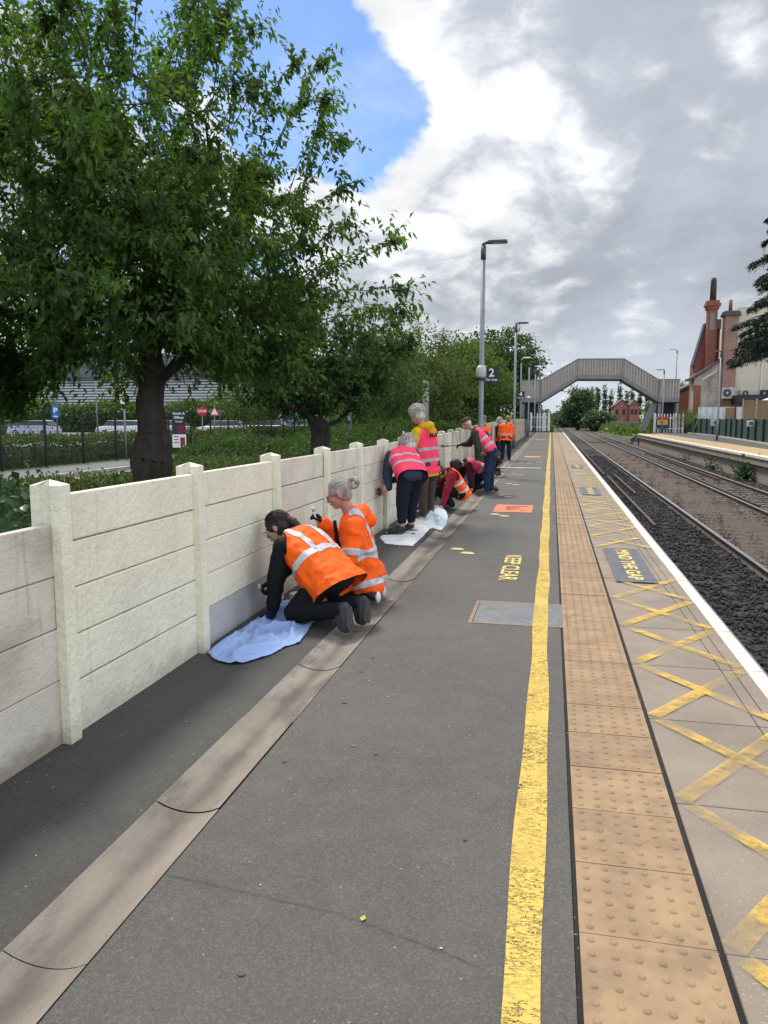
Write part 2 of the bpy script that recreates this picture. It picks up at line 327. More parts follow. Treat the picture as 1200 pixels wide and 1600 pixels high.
M['ballast_dark'] = mat('oily_ballast', (0.010, 0.0098, 0.0105), 0.75, 0.5, 9, bump=1.0, bscale=24, dirt=(0.022, 0.020, 0.020), dscale=5, damt=0.4)
M['ballast'] = mat('brown_ballast', (0.078, 0.054, 0.037), 0.9, 0.5, 11, bump=1.0, bscale=24, dirt=(0.05, 0.038, 0.03), dscale=3, damt=0.6)
M['railtop'] = mat('rail_head', (0.62, 0.62, 0.63), 0.32, 0.1, 6, metallic=1.0)
M['railside'] = mat('rail_rust', (0.075, 0.055, 0.045), 0.8, 0.35, 9)
M['sleeper'] = mat('sleeper', (0.13, 0.115, 0.10), 0.9, 0.3, 6, bump=0.5)
M['platwall'] = mat('platform_wall', (0.30, 0.27, 0.23), 0.9, 0.25, 1.2, bump=0.4, bscale=12, dirt=(0.11, 0.10, 0.085), dscale=1.2, damt=0.7)
M['galv'] = mat('galvanised_steel', (0.22, 0.235, 0.25), 0.5, 0.12, 4, metallic=0.35)
M['lamphead'] = mat('lamp_grey', (0.055, 0.058, 0.062), 0.5, 0.1)
M['black'] = mat('black', (0.012, 0.013, 0.015), 0.55, 0.2)
M['signnavy'] = plain('sign_navy', (0.012, 0.014, 0.022), 0.4)
M['white'] = plain('white', (0.78, 0.78, 0.76), 0.5)
M['clad'] = mat('bridge_cladding', (0.42, 0.385, 0.335), 0.7, 0.10, 2.0, dirt=(0.2, 0.18, 0.155), dscale=1.0, damt=0.5, stretch=(4, 1, 0.3))
M['clad_edge'] = mat('bridge_steel', (0.22, 0.21, 0.20), 0.6, 0.1)
M['bark'] = mat('bark', (0.048, 0.038, 0.030), 0.95, 0.4, 3.0, bump=1.0, bscale=9, dirt=(0.085, 0.075, 0.06), dscale=4, damt=0.5, stretch=(1.5, 1.5, 0.5))
# ------------------------------------------------------------------ ground and platform
def sheet(name, x0, x1, y0, y1, z, m, nx=1, ny=1, f=None):
    xs = np.linspace(x0, x1, nx + 1); ys = np.linspace(y0, y1, ny + 1)
    X, Y = np.meshgrid(xs, ys); Z = np.full_like(X, z) if f is None else f(X, Y)
    V = np.stack([X, Y, Z], -1).reshape(-1, 3); i = np.arange(ny)[:, None] * (nx + 1) + np.arange(nx)[None]
    F = np.stack([i, i + 1, i + nx + 2, i + nx + 1], -1).reshape(-1, 4)
    return struct(link_mesh(name, np_mesh(name, V, F), m))
END = 86.0
def gz(X, Y):      # the one sheet of ground: verge and road on the left, sunk trackbed in the middle, yard on the right
    z = np.where(X < -2.45, -0.55, -1.45)
    z = np.where((X > 1.2) & (X < 8.9), -1.30, z)
    z = np.where(X > 11.0, -0.6, z)
    z = np.where((Y > 95) & (X > -2.45), -1.30, z)
    z = np.where((Y > 95) & (X > 8.9), -0.9, z)
    return z
xs = np.array([-2500, -600, -200, -90, -50, -30, -20, -12, -8, -5, -3.2, -2.46, -2.44, 1.0, 1.25, 3, 5, 7, 8.85, 8.95, 10.9, 11.1, 14, 20, 40, 90, 200, 600, 2500.0])
ys = np.array([-400, -100, -30, 0, 10, 20, 30, 40, 60, 80, 94, 96, 120, 200, 400, 1000, 3500.0])
X, Y = np.meshgrid(xs, ys); V = np.stack([X, Y, gz(X, Y)], -1).reshape(-1, 3); nx = len(xs) - 1; ny = len(ys) - 1
i = np.arange(ny)[:, None] * (nx + 1) + np.arange(nx)[None]
struct(link_mesh('ground', np_mesh('ground', V, np.stack([i, i + 1, i + nx + 2, i + nx + 1], -1).reshape(-1, 4)), M['grassbase']))

Y0 = -6.0
b = MB(); b.box(-2.43, 1.27, Y0, END, -1.6, -0.05); struct(b.build('platform_body', M['platwall']))
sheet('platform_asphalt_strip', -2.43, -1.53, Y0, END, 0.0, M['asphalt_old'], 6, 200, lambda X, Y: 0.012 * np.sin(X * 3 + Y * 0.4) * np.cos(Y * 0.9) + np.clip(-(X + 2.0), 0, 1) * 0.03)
sheet('platform_asphalt', -1.255, 0.105, Y0, END, 0.0, M['asphalt'], 2, 2)
# dished drainage channel in segments
b = MB(); yj = -1.0 - 0.907 * 4 + 0.89
y = 1.79 - 0.9 * 8
k = 0
while y < END:
    y1 = min(y + 0.9, END); n = 8; prof = []
    for j in range(n + 1):
        t = j / n; x = -1.53 + 0.275 * t; z = 0.006 - 0.034 * math.sin(math.pi * t) ** 0.8 + 0.003 * math.sin(k * 2.3)
        prof.append((x, z))
    g = 0.002
    vs = [(x, y + g, z) for x, z in prof] + [(x, y1 - g, z) for x, z in prof]
    b.add(vs, [(j, j + 1, n + 2 + j, n + 1 + j) for j in range(n)])
    k += 1; y = y1
struct(b.build('drainage_channel', M['channel'], smooth=True))
b = MB(); b.box(-1.54, -1.25, Y0, END, -0.052, -0.042); struct(b.build('channel_bed', M['blackvoid']))
sheet('joint_strip', 0.105, 0.125, Y0, END, -0.008, M['seam']); sheet('edge_joint', 0.512, 0.536, Y0, END, -0.010, M['seam'])
# tactile paving tiles with blisters
def blister(b, x, y, z):
    n = 8; vs = []
    for r, h in ((0.0125, 0.0), (0.0095, 0.0045), (0.004, 0.0058)):
        vs += [(x + r * math.cos(2 * math.pi * k / n), y + r * math.sin(2 * math.pi * k / n), z + h) for k in range(n)]
    fs = [(k, (k + 1) % n, n + (k + 1) % n, n + k) for k in range(n)] + [(n + k, n + (k + 1) % n, 2 * n + (k + 1) % n, 2 * n + k) for k in range(n)] + [tuple(range(2 * n, 3 * n))]
    b.add(vs, fs)
b = MB(); b2 = MB(); y = 3.387 - 0.385 * 24; T = 0.385
rr = random.Random(3)
while y < END - 0.01:
    y1 = min(y + T, END); dz = rr.uniform(-0.003, 0.003); tl = rr.uniform(-0.002, 0.002)
    z = 0.002 + dz
    if not (5.75 < y < 6.45 and False):
        b.box(0.122, 0.513, y + 0.003, y1 - 0.003, z - 0.05, z)
        if y < 34:
            for ix in range(6):
                for iy in range(6): blister(b2, 0.122 + 0.0326 + ix * 0.0652, y + 0.032 + iy * 0.0642, z)
    y = y1
struct(b.build('tactile_paving', M['tactile'])); struct(b2.build('tactile_blisters', M['tactile'], smooth=True, fix=False))
# coping slabs
b = MB(); c = MB(); gv = MB(); y = 2.229 - 0.907 * 9
while y < END - 0.01:
    y1 = min(y + 0.907, END); dz = rr.uniform(-0.004, 0.004)
    b.box(0.536, 1.305, y + 0.003, y1 - 0.003, -0.09 + dz, dz, bev=0.004)
    c.box(1.213, 1.309, y + 0.004, y1 - 0.004, -0.088 + dz, dz + 0.003)
    for gx_ in (1.06, 1.13): gv.box(gx_, gx_ + 0.004, y + 0.003, y1 - 0.003, dz, dz + 0.0015)
    y = y1
struct(b.build('coping_edge', M['coping'])); struct(c.build('white_edge_line', M['nose'])); struct(gv.build('coping_groove', M['seam']))
# yellow line, a little wavy
ys = np.arange(Y0, END + 0.01, 0.15)
def wob(y, s): return 0.006 * math.sin(y * 1.7 + s) + 0.004 * math.sin(y * 4.1 + 2 * s)
def ycx(y): return -0.036 - 0.0022 * max(0, y - 2) * (0.5 if y < 30 else 0.3)
V = []; F = []
for q, y in enumerate(ys):
    w = 0.056
    V += [(ycx(y) - w + wob(y, 0), y, 0.004), (ycx(y) + w + wob(y, 1.3), y, 0.004)]
    if q: F.append((2 * q - 2, 2 * q - 1, 2 * q + 1, 2 * q))
struct(link_mesh('yellow_line', np_mesh('yellow_line', V, F), M['yellow']))
# faded yellow hatching on the slabs
def strip(b, p, q, w, z, m=0):
    p = Vector((*p, 0)); q = Vector((*q, 0)); d = (q - p).normalized(); n = Vector((-d.y, d.x, 0)) * w / 2
    n_ = max(1, int((q - p).length / 0.12))
    for k in range(n_):
        a = p.lerp(q, k / n_); c = p.lerp(q, (k + 1) / n_)
        b.quad((*(a - n)[:2], z), (*(a + n)[:2], z), (*(c + n)[:2], z), (*(c - n)[:2], z), m)
b = MB(); y = 2.229 - 0.907 * 2; k = 0
while y < 70:
    if not (7.3 < y + 0.45 < 9.7 or 16.0 < y + .45 < 17.5 or 24.5 < y + .45 < 25.6):
        strip(b, (0.56, y + 0.02), (1.19, y + 0.90), 0.075, 0.0082)
        strip(b, (0.58, y + 0.88), (1.19, y + 0.05), 0.07, 0.0094)
    y += 0.907
struct(b.build('yellow_hatching', M['hatch']))
# MIND THE GAP panels, KEEP CLEAR lettering
def floor_text(name, body, size, x, y, z, m, parent, xs=1.0, bold=0.0):
    Mx = Matrix.Translation((x, y, z)) @ Matrix.Rotation(R(-90), 4, 'Z')
    return text_obj(name, body, size, m, parent, Mx, extrude=0.0006, xs=xs, bold=bold)
for q, (yc, L, lab) in enumerate(((8.42, 1.92, 'dark grey panel with yellow MIND THE GAP lettering, nearest one on the platform edge'), (16.8, 1.7, 'dark grey platform edge panel with yellow lettering, middle one of the three'), (25.2, 1.5, 'dark grey platform edge panel with yellow lettering, farthest one of the three'))):
    t = empty('painted_warning_panel', (0.83, yc, 0.004), 0, lab, 'floor marking', 'painted warnings on the coping slabs')
    p = MB(); p.box(-0.19, 0.19, -L / 2, L / 2, 0.006, 0.0085); p.build('panel', M['panelgrey'], t)
    if q < 1: floor_text('lettering', 'MIND THE GAP', 0.19, 0, 0, 0.011, M['letters'], t, xs=L * 0.9 / (0.19 * 6.9), bold=0.004)
    else: floor_text('lettering', 'MIND THE GAP', 0.17, 0, 0, 0.011, M['letters'], t, xs=L * 0.9 / (0.17 * 6.9), bold=0.003)
t = tag(floor_text('keep_clear_lettering', 'KEEP CLEAR', 0.25, -0.385, 8.02, 0.0045, M['letters'], None, xs=1.02, bold=0.003), 'yellow KEEP CLEAR lettering painted on the asphalt beside the yellow line', 'floor marking')
# steel cover let into the platform
t = empty('access_cover', (-0.20, 6.08, 0), 0, 'grey steel access cover let into the asphalt across the yellow line', 'access cover')
b = MB(); b.box(-0.355, 0.355, -0.335, 0.335, 0.0005, 0.0025); b.build('cover_plate', M['steelcover'], t)
b = MB()
for x0, x1, y0, y1 in ((-0.385, -0.356, -0.365, 0.365), (0.356, 0.385, -0.365, 0.365), (-0.355, 0.355, -0.365, -0.337), (-0.355, 0.355, 0.337, 0.365)): b.box(x0, x1, y0, y1, 0.0005, 0.0035)
b.build('frame', M['brassy'], t)
for (x0, x1) in ((-0.357, -0.351), (0.351, 0.357)): b = MB(); b.box(x0, x1, -0.335, 0.335, 0.003, 0.0038); b.build('gap_seal', M['blackvoid'], t)
# footprint stickers, orange floor signs
def footprint(m):
    b = MB(); n = 20; pts = []
    for k in range(n):
        a = 2 * math.pi * k / n; x = math.cos(a) * 0.062; yy = math.sin(a) * 0.095
        if yy > 0 and abs(x) < 0.03: yy -= 0.022 * (1 - abs(x) / 0.03)
        pts.append((x * (1.1 - 0.35 * (yy < 0) * abs(yy) / 0.095), yy))
    b.add([(p[0], p[1], 0.0) for p in pts], [tuple(range(n))])
    return b.build('footprint_sticker', m, None, fix=False)
fp = [(-1.06, 9.0), (-0.91, 8.75), (-0.86, 12.45), (-0.70, 12.25), (-0.95, 15.6), (-0.80, 15.3), (-0.95, 18.4), (-0.78, 18.1), (-1.0, 21.6), (-0.78, 21.3), (-0.95, 24.6), (-0.74, 24.2), (-1.0, 27.2), (-.72, 26.8), (-0.9, 31.0), (-0.7, 30.6)]
fm = plain('footprint_yellow', (0.62, 0.49, 0.20), 0.6)
f0 = footprint(fm)
FPL = ['pale yellow foot shaped sticker farther left of the KEEP CLEAR lettering', 'pale yellow foot shaped sticker nearest to the KEEP CLEAR lettering', 'pale yellow foot shaped sticker at the left corner of the orange floor sign', 'pale yellow foot shaped sticker below the middle of the orange floor sign']
for q, (x, yy) in enumerate(fp):
    o = f0 if q == 0 else f0.copy()
    if q: COL.objects.link(o)
    o.location = (x, yy, 0.004); o.rotation_euler = (0, 0, R(60 + 15 * math.sin(q * 3.1))); o.scale = (1.0, 1.0, 1)
    tag(o, FPL[q] if q < 4 else 'small pale foot shaped sticker on the asphalt beyond the nearest orange floor sign', 'footprint sticker', 'footprint stickers along the platform')
b = MB(); 
om = mat('orange_floor_vinyl', (0.72, 0.17, 0.075), 0.55, 0.08, 5, dirt=(0.5, 0.13, 0.07), dscale=10, damt=0.4)
def osign(x, y, w, d, lab, txt=True):
    t = empty('floor_sign', (x, y, 0.004), 0, lab, 'floor sign', 'orange floor signs on the platform')
    b = MB(); b.box(-w / 2, w / 2, -d / 2, d / 2, 0, 0.002); b.build('sheet', om, t)
    if txt:
        b = MB()
        for k, (x0, x1, yy) in enumerate(((-0.14, 0.14, 0.28), (0.12, 0.26, 0.30), (-0.13, 0.10, 0.10), (-0.11, 0.13, -0.08), (-0.1, 0.02, -0.24), (0.12, 0.22, -0.26), (-0.16, -0.08, 0.02))): b.box(x0, x1, yy - 0.035, yy + 0.035, 0.0035, 0.0045)
        b.build('print', M['signnavy'], t)
osign(-0.60, 13.3, 0.64, 1.08, 'salmon orange rectangular floor sign with dark print stuck on the asphalt, nearest one')
osign(-0.72, 31.5, 0.62, 0.9, 'orange floor sign seen edge on, far along the platform past the pale strip', False)
osign(-0.78, 56.0, 0.7, 1.2, 'thin sliver of orange floor sign near the far end of the platform', False)
b = MB(); b.box(-0.68, 0.68, -0.16, 0.16, 0, 0.003)
o = b.build('cable_cover_strip', plain('pale_grey', (0.36, 0.36, 0.36), 0.7)); o.location = (-1.12 + 0.15, 24.3, 0.004)
tag(o, 'pale grey strip lying across the asphalt beyond the workers', 'strip')
b = MB(); b.box(-0.1, 0.1, -0.3, 0.3, 0, 0.002); o = b.build('drain_grate', M['steelcover']); o.location = (-0.38, 27.6, 0.004)
tag(o, 'small square metal plate in asphalt close to the yellow line', 'drain cover')
# asphalt repair patches (flat, slightly different surfacing)
M['patch'] = asphalt('asphalt_patch', (0.083, 0.073, 0.071), 0.0)
def patch(pts, z=0.0035):
    b = MB(); n = len(pts); b.add([(x, y, z) for x, y in pts], [tuple(range(n))]); return b
def crack(name, pts, w):
    b = MB()
    for (x0, y0), (x1, y1) in zip(pts, pts[1:]):
        n = max(1, int(math.hypot(x1 - x0, y1 - y0) / 0.03)); L_ = math.hypot(x1 - x0, y1 - y0); nx_, ny_ = -(y1 - y0) / L_, (x1 - x0) / L_; prev = None
        for k in range(n + 1):
            u = k / n; j = 0.008 * mnoise.noise(Vector((x0 * 3 + u * 9, y0 * 5, u * 7))); ww = w * (0.5 + rr.random()); x = x0 + (x1 - x0) * u + nx_ * j; y = y0 + (y1 - y0) * u + ny_ * j
            cur = ((x - nx_ * ww, y - ny_ * ww, 0.0042), (x + nx_ * ww, y + ny_ * ww, 0.0042))
            if prev: b.quad(prev[0], prev[1], cur[1], cur[0])
            prev = cur
    return struct(b.build(name, M['blackvoid']))
crack('asphalt_crack', [(-1.25, 2.24), (-0.6, 2.16), (-0.16, 2.02)], 0.0009); crack('asphalt_crack', [(-2.1, 3.2), (-1.53, 3.9)], 0.0008)
# fallen leaf and litter specks
lm = plain('dry_leaf', (0.55, 0.38, 0.06), 0.8)
b = MB(); b.add([(0, 0, 0.0045), (0.010, 0.012, 0.005), (0.004, 0.030, 0.0046), (-0.009, 0.014, 0.0052)], [(0, 1, 2, 3)])
o = b.build('fallen_leaf', lm); o.location = (-0.535, 2.14, 0.001); tag(o, 'single small yellow leaf lying on the near asphalt', 'leaf')
V = []; F = []
for k in range(150):
    x = NR.uniform(-2.2, 0.08); yy = NR.uniform(1.6, 12); s = NR.uniform(0.0015, 0.0045) * (1.6 if NR.random() < 0.08 else 1); a = NR.uniform(0, 6.3)
    if -1.6 < x < -1.2: continue
    B = len(V); V += [(x + s * math.cos(a + q * 1.57) * (1 + 0.6 * (q % 2)), yy + s * math.sin(a + q * 1.57), 0.0045) for q in range(4)]; F.append((B, B + 1, B + 2, B + 3))
o = link_mesh('litter_specks', np_mesh('litter', V, F), plain('litter_pale', (0.5, 0.47, 0.42), 0.8)); tag(o, 'tiny pale flecks of paint and grit scattered on the asphalt', 'litter', kind='stuff')

V = []; F = []; mi = []
for k in range(24):                     # flattened gum and old drips, darker or paler than the asphalt
    x = NR.uniform(-1.2, 0.05); yy = 1.5 + 9 * NR.random() ** 1.4; s = NR.uniform(0.006, 0.018); B = len(V); n = 10; e = NR.uniform(0.6, 1.0)
    V += [(x + s * (1 + 0.25 * math.sin(3 * q + k)) * math.cos(q * 0.6283), yy + s * e * (1 + 0.25 * math.sin(3 * q + k)) * math.sin(q * 0.6283), 0.0040) for q in range(n)]; F.append(tuple(range(B, B + n))); mi.append(0 if k % 4 else 1)
o = link_mesh('gum_spots', np_mesh('gum', V, F, mi), [plain('old_gum', (0.056, 0.053, 0.048), 0.7), plain("pale_gum", (0.13, 0.12, 0.108), 0.7)]); tag(o, 'flattened chewing gum spots and old drips on the near asphalt', 'gum spots', kind='stuff')
V = []; F = []
for k in range(1500):                   # grit and crumbs along the foot of the fence
    x = -2.205 + abs(NR.normal()) * 0.05; yy = 0.8 + 24 * NR.random() ** 1.5; s = NR.uniform(0.002, 0.0055); B = len(V); a = NR.uniform(0, 6.3); z = 0.008
    V += [(x + s * math.cos(a), yy + s * math.sin(a), z), (x + s * math.cos(a + 2.1), yy + s * math.sin(a + 2.1), z), (x + s * math.cos(a + 4.2), yy + s * math.sin(a + 4.2), z), (x, yy, z + s * 1.2)]; F += [(B, B + 1, B + 3), (B + 1, B + 2, B + 3), (B + 2, B, B + 3)]
o = link_mesh('grit', np_mesh('grit', V, F), mat('grit_brown', (0.13, 0.11, 0.085), 0.95, 0.4, 60)); tag(o, 'brown grit and crumbs lying along the foot of the concrete fence', 'grit', kind='stuff')

# ------------------------------------------------------------------ concrete fence
FX = -2.24
fence = empty('concrete_fence', (FX, 0, 0), 0, 'low concrete post and board fence along the back of the platform, part painted cream', 'fence')
def fz(y): return 1.195 + (0.0 if y < 14 else min(0.2, (y - 14) * 0.0075))
posts = [1.66 - 1.5, 1.66, 3.16]
while posts[-1] < 66.5: posts.append(posts[-1] + (1.455 if posts[-1] < 12 else 1.5))
def post_mesh(h, m, y):
    """slotted H post with a weathered pyramid top, front face at x=0.035"""
    pb = MB(); w = 0.044
    prof = [(0.035, -w), (0.035, w), (-0.012, w), (-0.022, w - 0.03), (-0.072, w - 0.03), (-0.085, w), (-0.115, w), (-0.115, -w), (-0.085, -w), (-0.072, -w + 0.03), (-0.022, -w + 0.03), (-0.012, -w)]
    n = len(prof); c = (-0.04, 0)
    vs = [(x, yy, -0.25) for x, yy in prof] + [(x, yy, h) for x, yy in prof] + [(c[0], c[1], h + 0.026)]
    fs = [(i, (i + 1) % n, n + (i + 1) % n, n + i)[::-1] for i in range(n)] + [(n + i, n + (i + 1) % n, 2 * n)[::-1] for i in range(n)]
    pb.add(vs, fs); o = pb.build('post', m, fence); o.location = (0, y, 0); o.rotation_euler = (R(rr.uniform(-0.5, 0.5)), R(rr.uniform(-0.6, 0.6)), 0)
    return o
def panel(y0, y1, top, m, mlow=None, nb=5):
    pb = MB(); hgt = 0.232 if nb == 5 else 0.25; z1 = top
    for k in range(nb):
        z0 = z1 - hgt; 
        if k == nb - 1: z0 = -0.2
        off = rr.uniform(-0.004, 0.004); tw = rr.uniform(-0.003, 0.003)
        pb.box(-0.062 + off, -0.014 + off, y0, y1, z0 + 0.003, z1 - 0.003 + tw, 1 if (mlow and k == nb - 1) else 0, bev=0.006)
        z1 = z0
    return pb.build('panel', [m, mlow or m], fence)
for q in range(len(posts)):
    y = posts[q]; t = fz(y)
    pm = M['cream'] if 2 <= q <= 7 else (M['rawconc'] if q < 2 else (M['pinkconc'] if q < 12 else M['oldconc']))
    if y < 66.4: post_mesh(t + 0.045 + (-.11 if q < 2 else 0), pm, y)
    if q + 1 < len(posts):
        y1 = posts[q + 1]; tt = fz((y + y1) / 2) + rr.uniform(-0.006, 0.006)
        if q <= 1: panel(y + 0.028, y1 - 0.028, 1.06, M['rawconc'], None, 4)
        elif q == 2: panel(y + 0.028, y1 - 0.028, tt, M['cream'])
        elif q == 3: panel(y + 0.028, y1 - 0.028, tt, M['cream'], M['lilacconc'])
        elif q < 7: panel(y + 0.028, y1 - 0.028, tt, M['pinkconc'])
        elif q < 12: panel(y + 0.028, y1 - 0.028, tt + 0.0, M['pinkconc'])
        else: panel(y + 0.028, y1 - 0.028, tt, M['oldconc'])
b = MB(); b.box(-0.09, 0.09, -0.12, 0.12, 0, 1.42, bev=0.01); o = b.build('gate_post', M['galv']); o.location = (FX + 0.16, 67.0, 0); tag(o, 'thick grey end post where the concrete fence stops', 'post')
# ------------------------------------------------------------------ trackbed
def rail(x, y0, y1, name, parent, lift=0.0, shiny=True):
    b = MB(); zt = -0.93 + lift
    hd = [(-0.036, zt - 0.006), (-0.030, zt), (0.030, zt), (0.036, zt - 0.006), (0.036, zt - 0.036), (0.010, zt - 0.05), (0.010, zt - 0.13), (0.07, zt - 0.145), (0.07, zt - 0.158), (-0.07, zt - 0.158), (-0.07, zt - 0.145), (-0.010, zt - 0.13), (-0.010, zt - 0.05), (-0.036, zt - 0.036)]
    n = len(hd); vs = [(x + p, y0, z) for p, z in hd] + [(x + p, y1, z) for p, z in hd]
    b.add(vs, [(i, (i + 1) % n, n + (i + 1) % n, n + i) for i in range(n)] + [tuple(range(n)), tuple(range(n, 2 * n))[::-1]], 0)
    if shiny:
        for k in (0, 1, 2): b.m[k] = 1
    return b.build(name, [M['railside'], M['railtop']], parent)
def ball(name, x0, x1, m, zf):
    return sheet(name, x0, x1, -5, 330, -1.0, m, 10, 500, zf)
def bz(X, Y):
    c = 0.020 * np.sin(X * 9 + Y * 4.3) * np.cos(Y * 6.1 - X * 3)
    return -1.085 + c
ball('trackbed_dark_ballast', 1.30, 3.50, M['ballast_dark'], bz)
ball('trackbed_brown_ballast', 3.50, 9.4, M['ballast'], lambda X, Y: bz(X, Y) + 0.05 * np.exp(-((X - 4.6) / 0.7) ** 2) - 0.05 * (X > 7.6))
sheet('trackside_earth', 9.4, 13.0, 84, 330, -1.06, M['dirt'], 3, 10)
def stones(name, n, xr, yr, m, size, lab, dens=1.6):
    x = NR.uniform(xr[0], xr[1], n); u = NR.random(n); y = yr[0] + (yr[1] - yr[0]) * u ** dens
    z = bz(x, y) + NR.uniform(-0.012, 0.03, n); s = NR.uniform(0.6, 1.25, n) * size
    ico = np.array([(1, 0, 0), (-1, 0, 0), (0, 1, 0), (0, -1, 0), (0, 0, 1), (0, 0, -1)], float)
    fc = np.array([(0, 2, 4), (2, 1, 4), (1, 3, 4), (3, 0, 4), (2, 0, 5), (1, 2, 5), (3, 1, 5), (0, 3, 5)])
    P = ico[None] * s[:, None, None] * NR.uniform(0.55, 1.2, (n, 6, 1))
    a = NR.uniform(0, 6.28, n); ca, sa = np.cos(a), np.sin(a); t = NR.uniform(-0.8, 0.8, n); ct, st = np.cos(t), np.sin(t)
    X1 = P[..., 0] * ca[:, None] - P[..., 1] * sa[:, None]; Y1 = P[..., 0] * sa[:, None] + P[..., 1] * ca[:, None]; Z1 = P[..., 2]
    Y2 = Y1 * ct[:, None] - Z1 * st[:, None]; Z2 = Y1 * st[:, None] + Z1 * ct[:, None]
    V = np.stack([X1 + x[:, None], Y2 + y[:, None], Z2 + z[:, None]], -1).reshape(-1, 3)
    F = (fc[None] + 6 * np.arange(n)[:, None, None]).reshape(-1, 3)
    return tag(link_mesh(name, np_mesh(name, V, F), m), lab, 'ballast', kind='stuff')
def stonemat(name, lo, hi):
    m = bpy.data.materials.new(name); m.use_nodes = True; t = NT(m.node_tree); bs = t.n['Principled BSDF']; bs.inputs['Roughness'].default_value = 0.8
    g = t.new('ShaderNodeNewGeometry'); t.link(t.mix(g.outputs['Random Per Island'], lo, hi), bs.inputs['Base Color']); return m
stones('ballast_stones', 24000, (1.5, 3.45), (4, 55), stonemat('stone_black', (0.006, 0.006, 0.007), (0.022, 0.021, 0.022)), 0.036, 'black oily ballast stones in the track beside the platform')
stones('ballast_stones', 24000, (3.6, 5.6), (8, 60), stonemat('stone_brown', (0.030, 0.021, 0.015), (0.17, 0.13, 0.095)), 0.034, 'brown ballast stones between the two tracks')
stones('ballast_stones', 9000, (5.7, 8.2), (17, 60), stonemat('stone_grey', (0.028, 0.022, 0.018), (0.12, 0.098, 0.08)), 0.034, 'grey brown ballast stones in the far track')
def track(x0, x1, lab, lift):
    t = empty('railway_track', ((x0 + x1) / 2, 0, 0), 0, lab, 'railway track', 'the two railway tracks')
    c = (x0 + x1) / 2
    for x in (x0, x1): rail(x - c, -3, 320, 'rail', t)
    s = None
    sb = MB(); sb.box(-1.2, 1.2, -0.12, 0.12, -1.2, -1.058 + lift, bev=0.01)
    far = MB()
    for k in range(160):
        y = 3.0 + 0.66 * k
        if k < 95:
            if s is None: s = sb.build('sleeper', M['sleeper_dark'] if x0 < 4 else M['sleeper'], t); o = s
            else: o = s.copy(); COL.objects.link(o); o.parent = t
            o.location = (0, y, rr.uniform(-0.012, 0.006))
        else: far.box(-1.2, 1.2, y - 0.12, y + 0.12, -1.2, -1.06)
    fo = far.build('far_sleepers', M['sleeper'], t); fo['kind'] = 'stuff'
    return t
M['sleeper_dark'] = mat('sleeper_oily', (0.017, 0.016, 0.016), 0.8, 0.4, 6, bump=0.5)
t1 = track(2.09, 3.53, 'near railway track with bright rail on black oily ballast beside the platform', -0.012); t2 = track(5.68, 7.13, 'far railway track with rusty rails and pale sleepers by the opposite platform', 0.0)
for (x, y0, y1) in ((-0.35, 19, 35), (0.02, 27, 36), (-0.42, 36, 70)): rail(x, y0, y1, 'check_rail', t1, -0.03, False)
for (x, y0, y1) in ((-0.42, 24, 70), (0.45, 34, 60)): rail(x, y0, y1, 'check_rail', t2, -0.03, False)
# ------------------------------------------------------------------ opposite platform
OX, OE = 8.32, 80.0
b = MB(); b.box(OX + 0.22, 13.2, 8, OE, -1.3, -0.12); struct(b.build('opposite_platform_body', M['platwall']))
b = MB()
y = 8.0
while y < OE: b.box(OX + 0.10, OX + 0.2195, y + 0.01, y + 0.45, -0.46, -0.13, bev=0.02) if int(y * 10) % 40 < 2 else None; y += 0.5
b.box(OX + 0.06, 8.70, 8, OE, -0.40, -0.121)
struct(b.build('opposite_platform_corbel', M['platwall']))
b = MB(); b.box(OX, OX + 0.35, 8, OE, -0.12, 0.0, bev=0.01); struct(b.build('opposite_white_edge', M['nose']))
opp_tan = mat('opposite_tan_paving', (0.42, 0.27, 0.13), 0.8, 0.12, 2.5, bump=0.2, dirt=(0.30, 0.21, 0.13), dscale=1.2, damt=0.5)
b = MB(); b.box(OX + 0.352, 10.35, 8, OE, -0.12, -0.002); struct(b.build('opposite_tactile_paving', opp_tan))
b = MB(); b.box(10.352, 13.2, 8, OE + 6, -0.12, -0.004); struct(b.build('opposite_asphalt', M['asphalt']))
b = MB(); b.box(10.36, 10.44, 8, OE, -0.003, 0.001); struct(b.build('opposite_white_line', M['nose']))
b = MB(); b.prism([(OE + 0.02, 0), (OE + 0.02, -1.3), (OE + 10, -1.3), (OE + 10, -1.0)], 'x', OX + 0.1, 10.33); struct(b.build('opposite_platform_ramp', M['asphalt_old']))
b = MB(); b.box(OX + 0.05, OX + 0.16, OE + 0.01, OE + 9, -1.2, -0.9); struct(b.build('opposite_ramp_edge', M['platwall']))

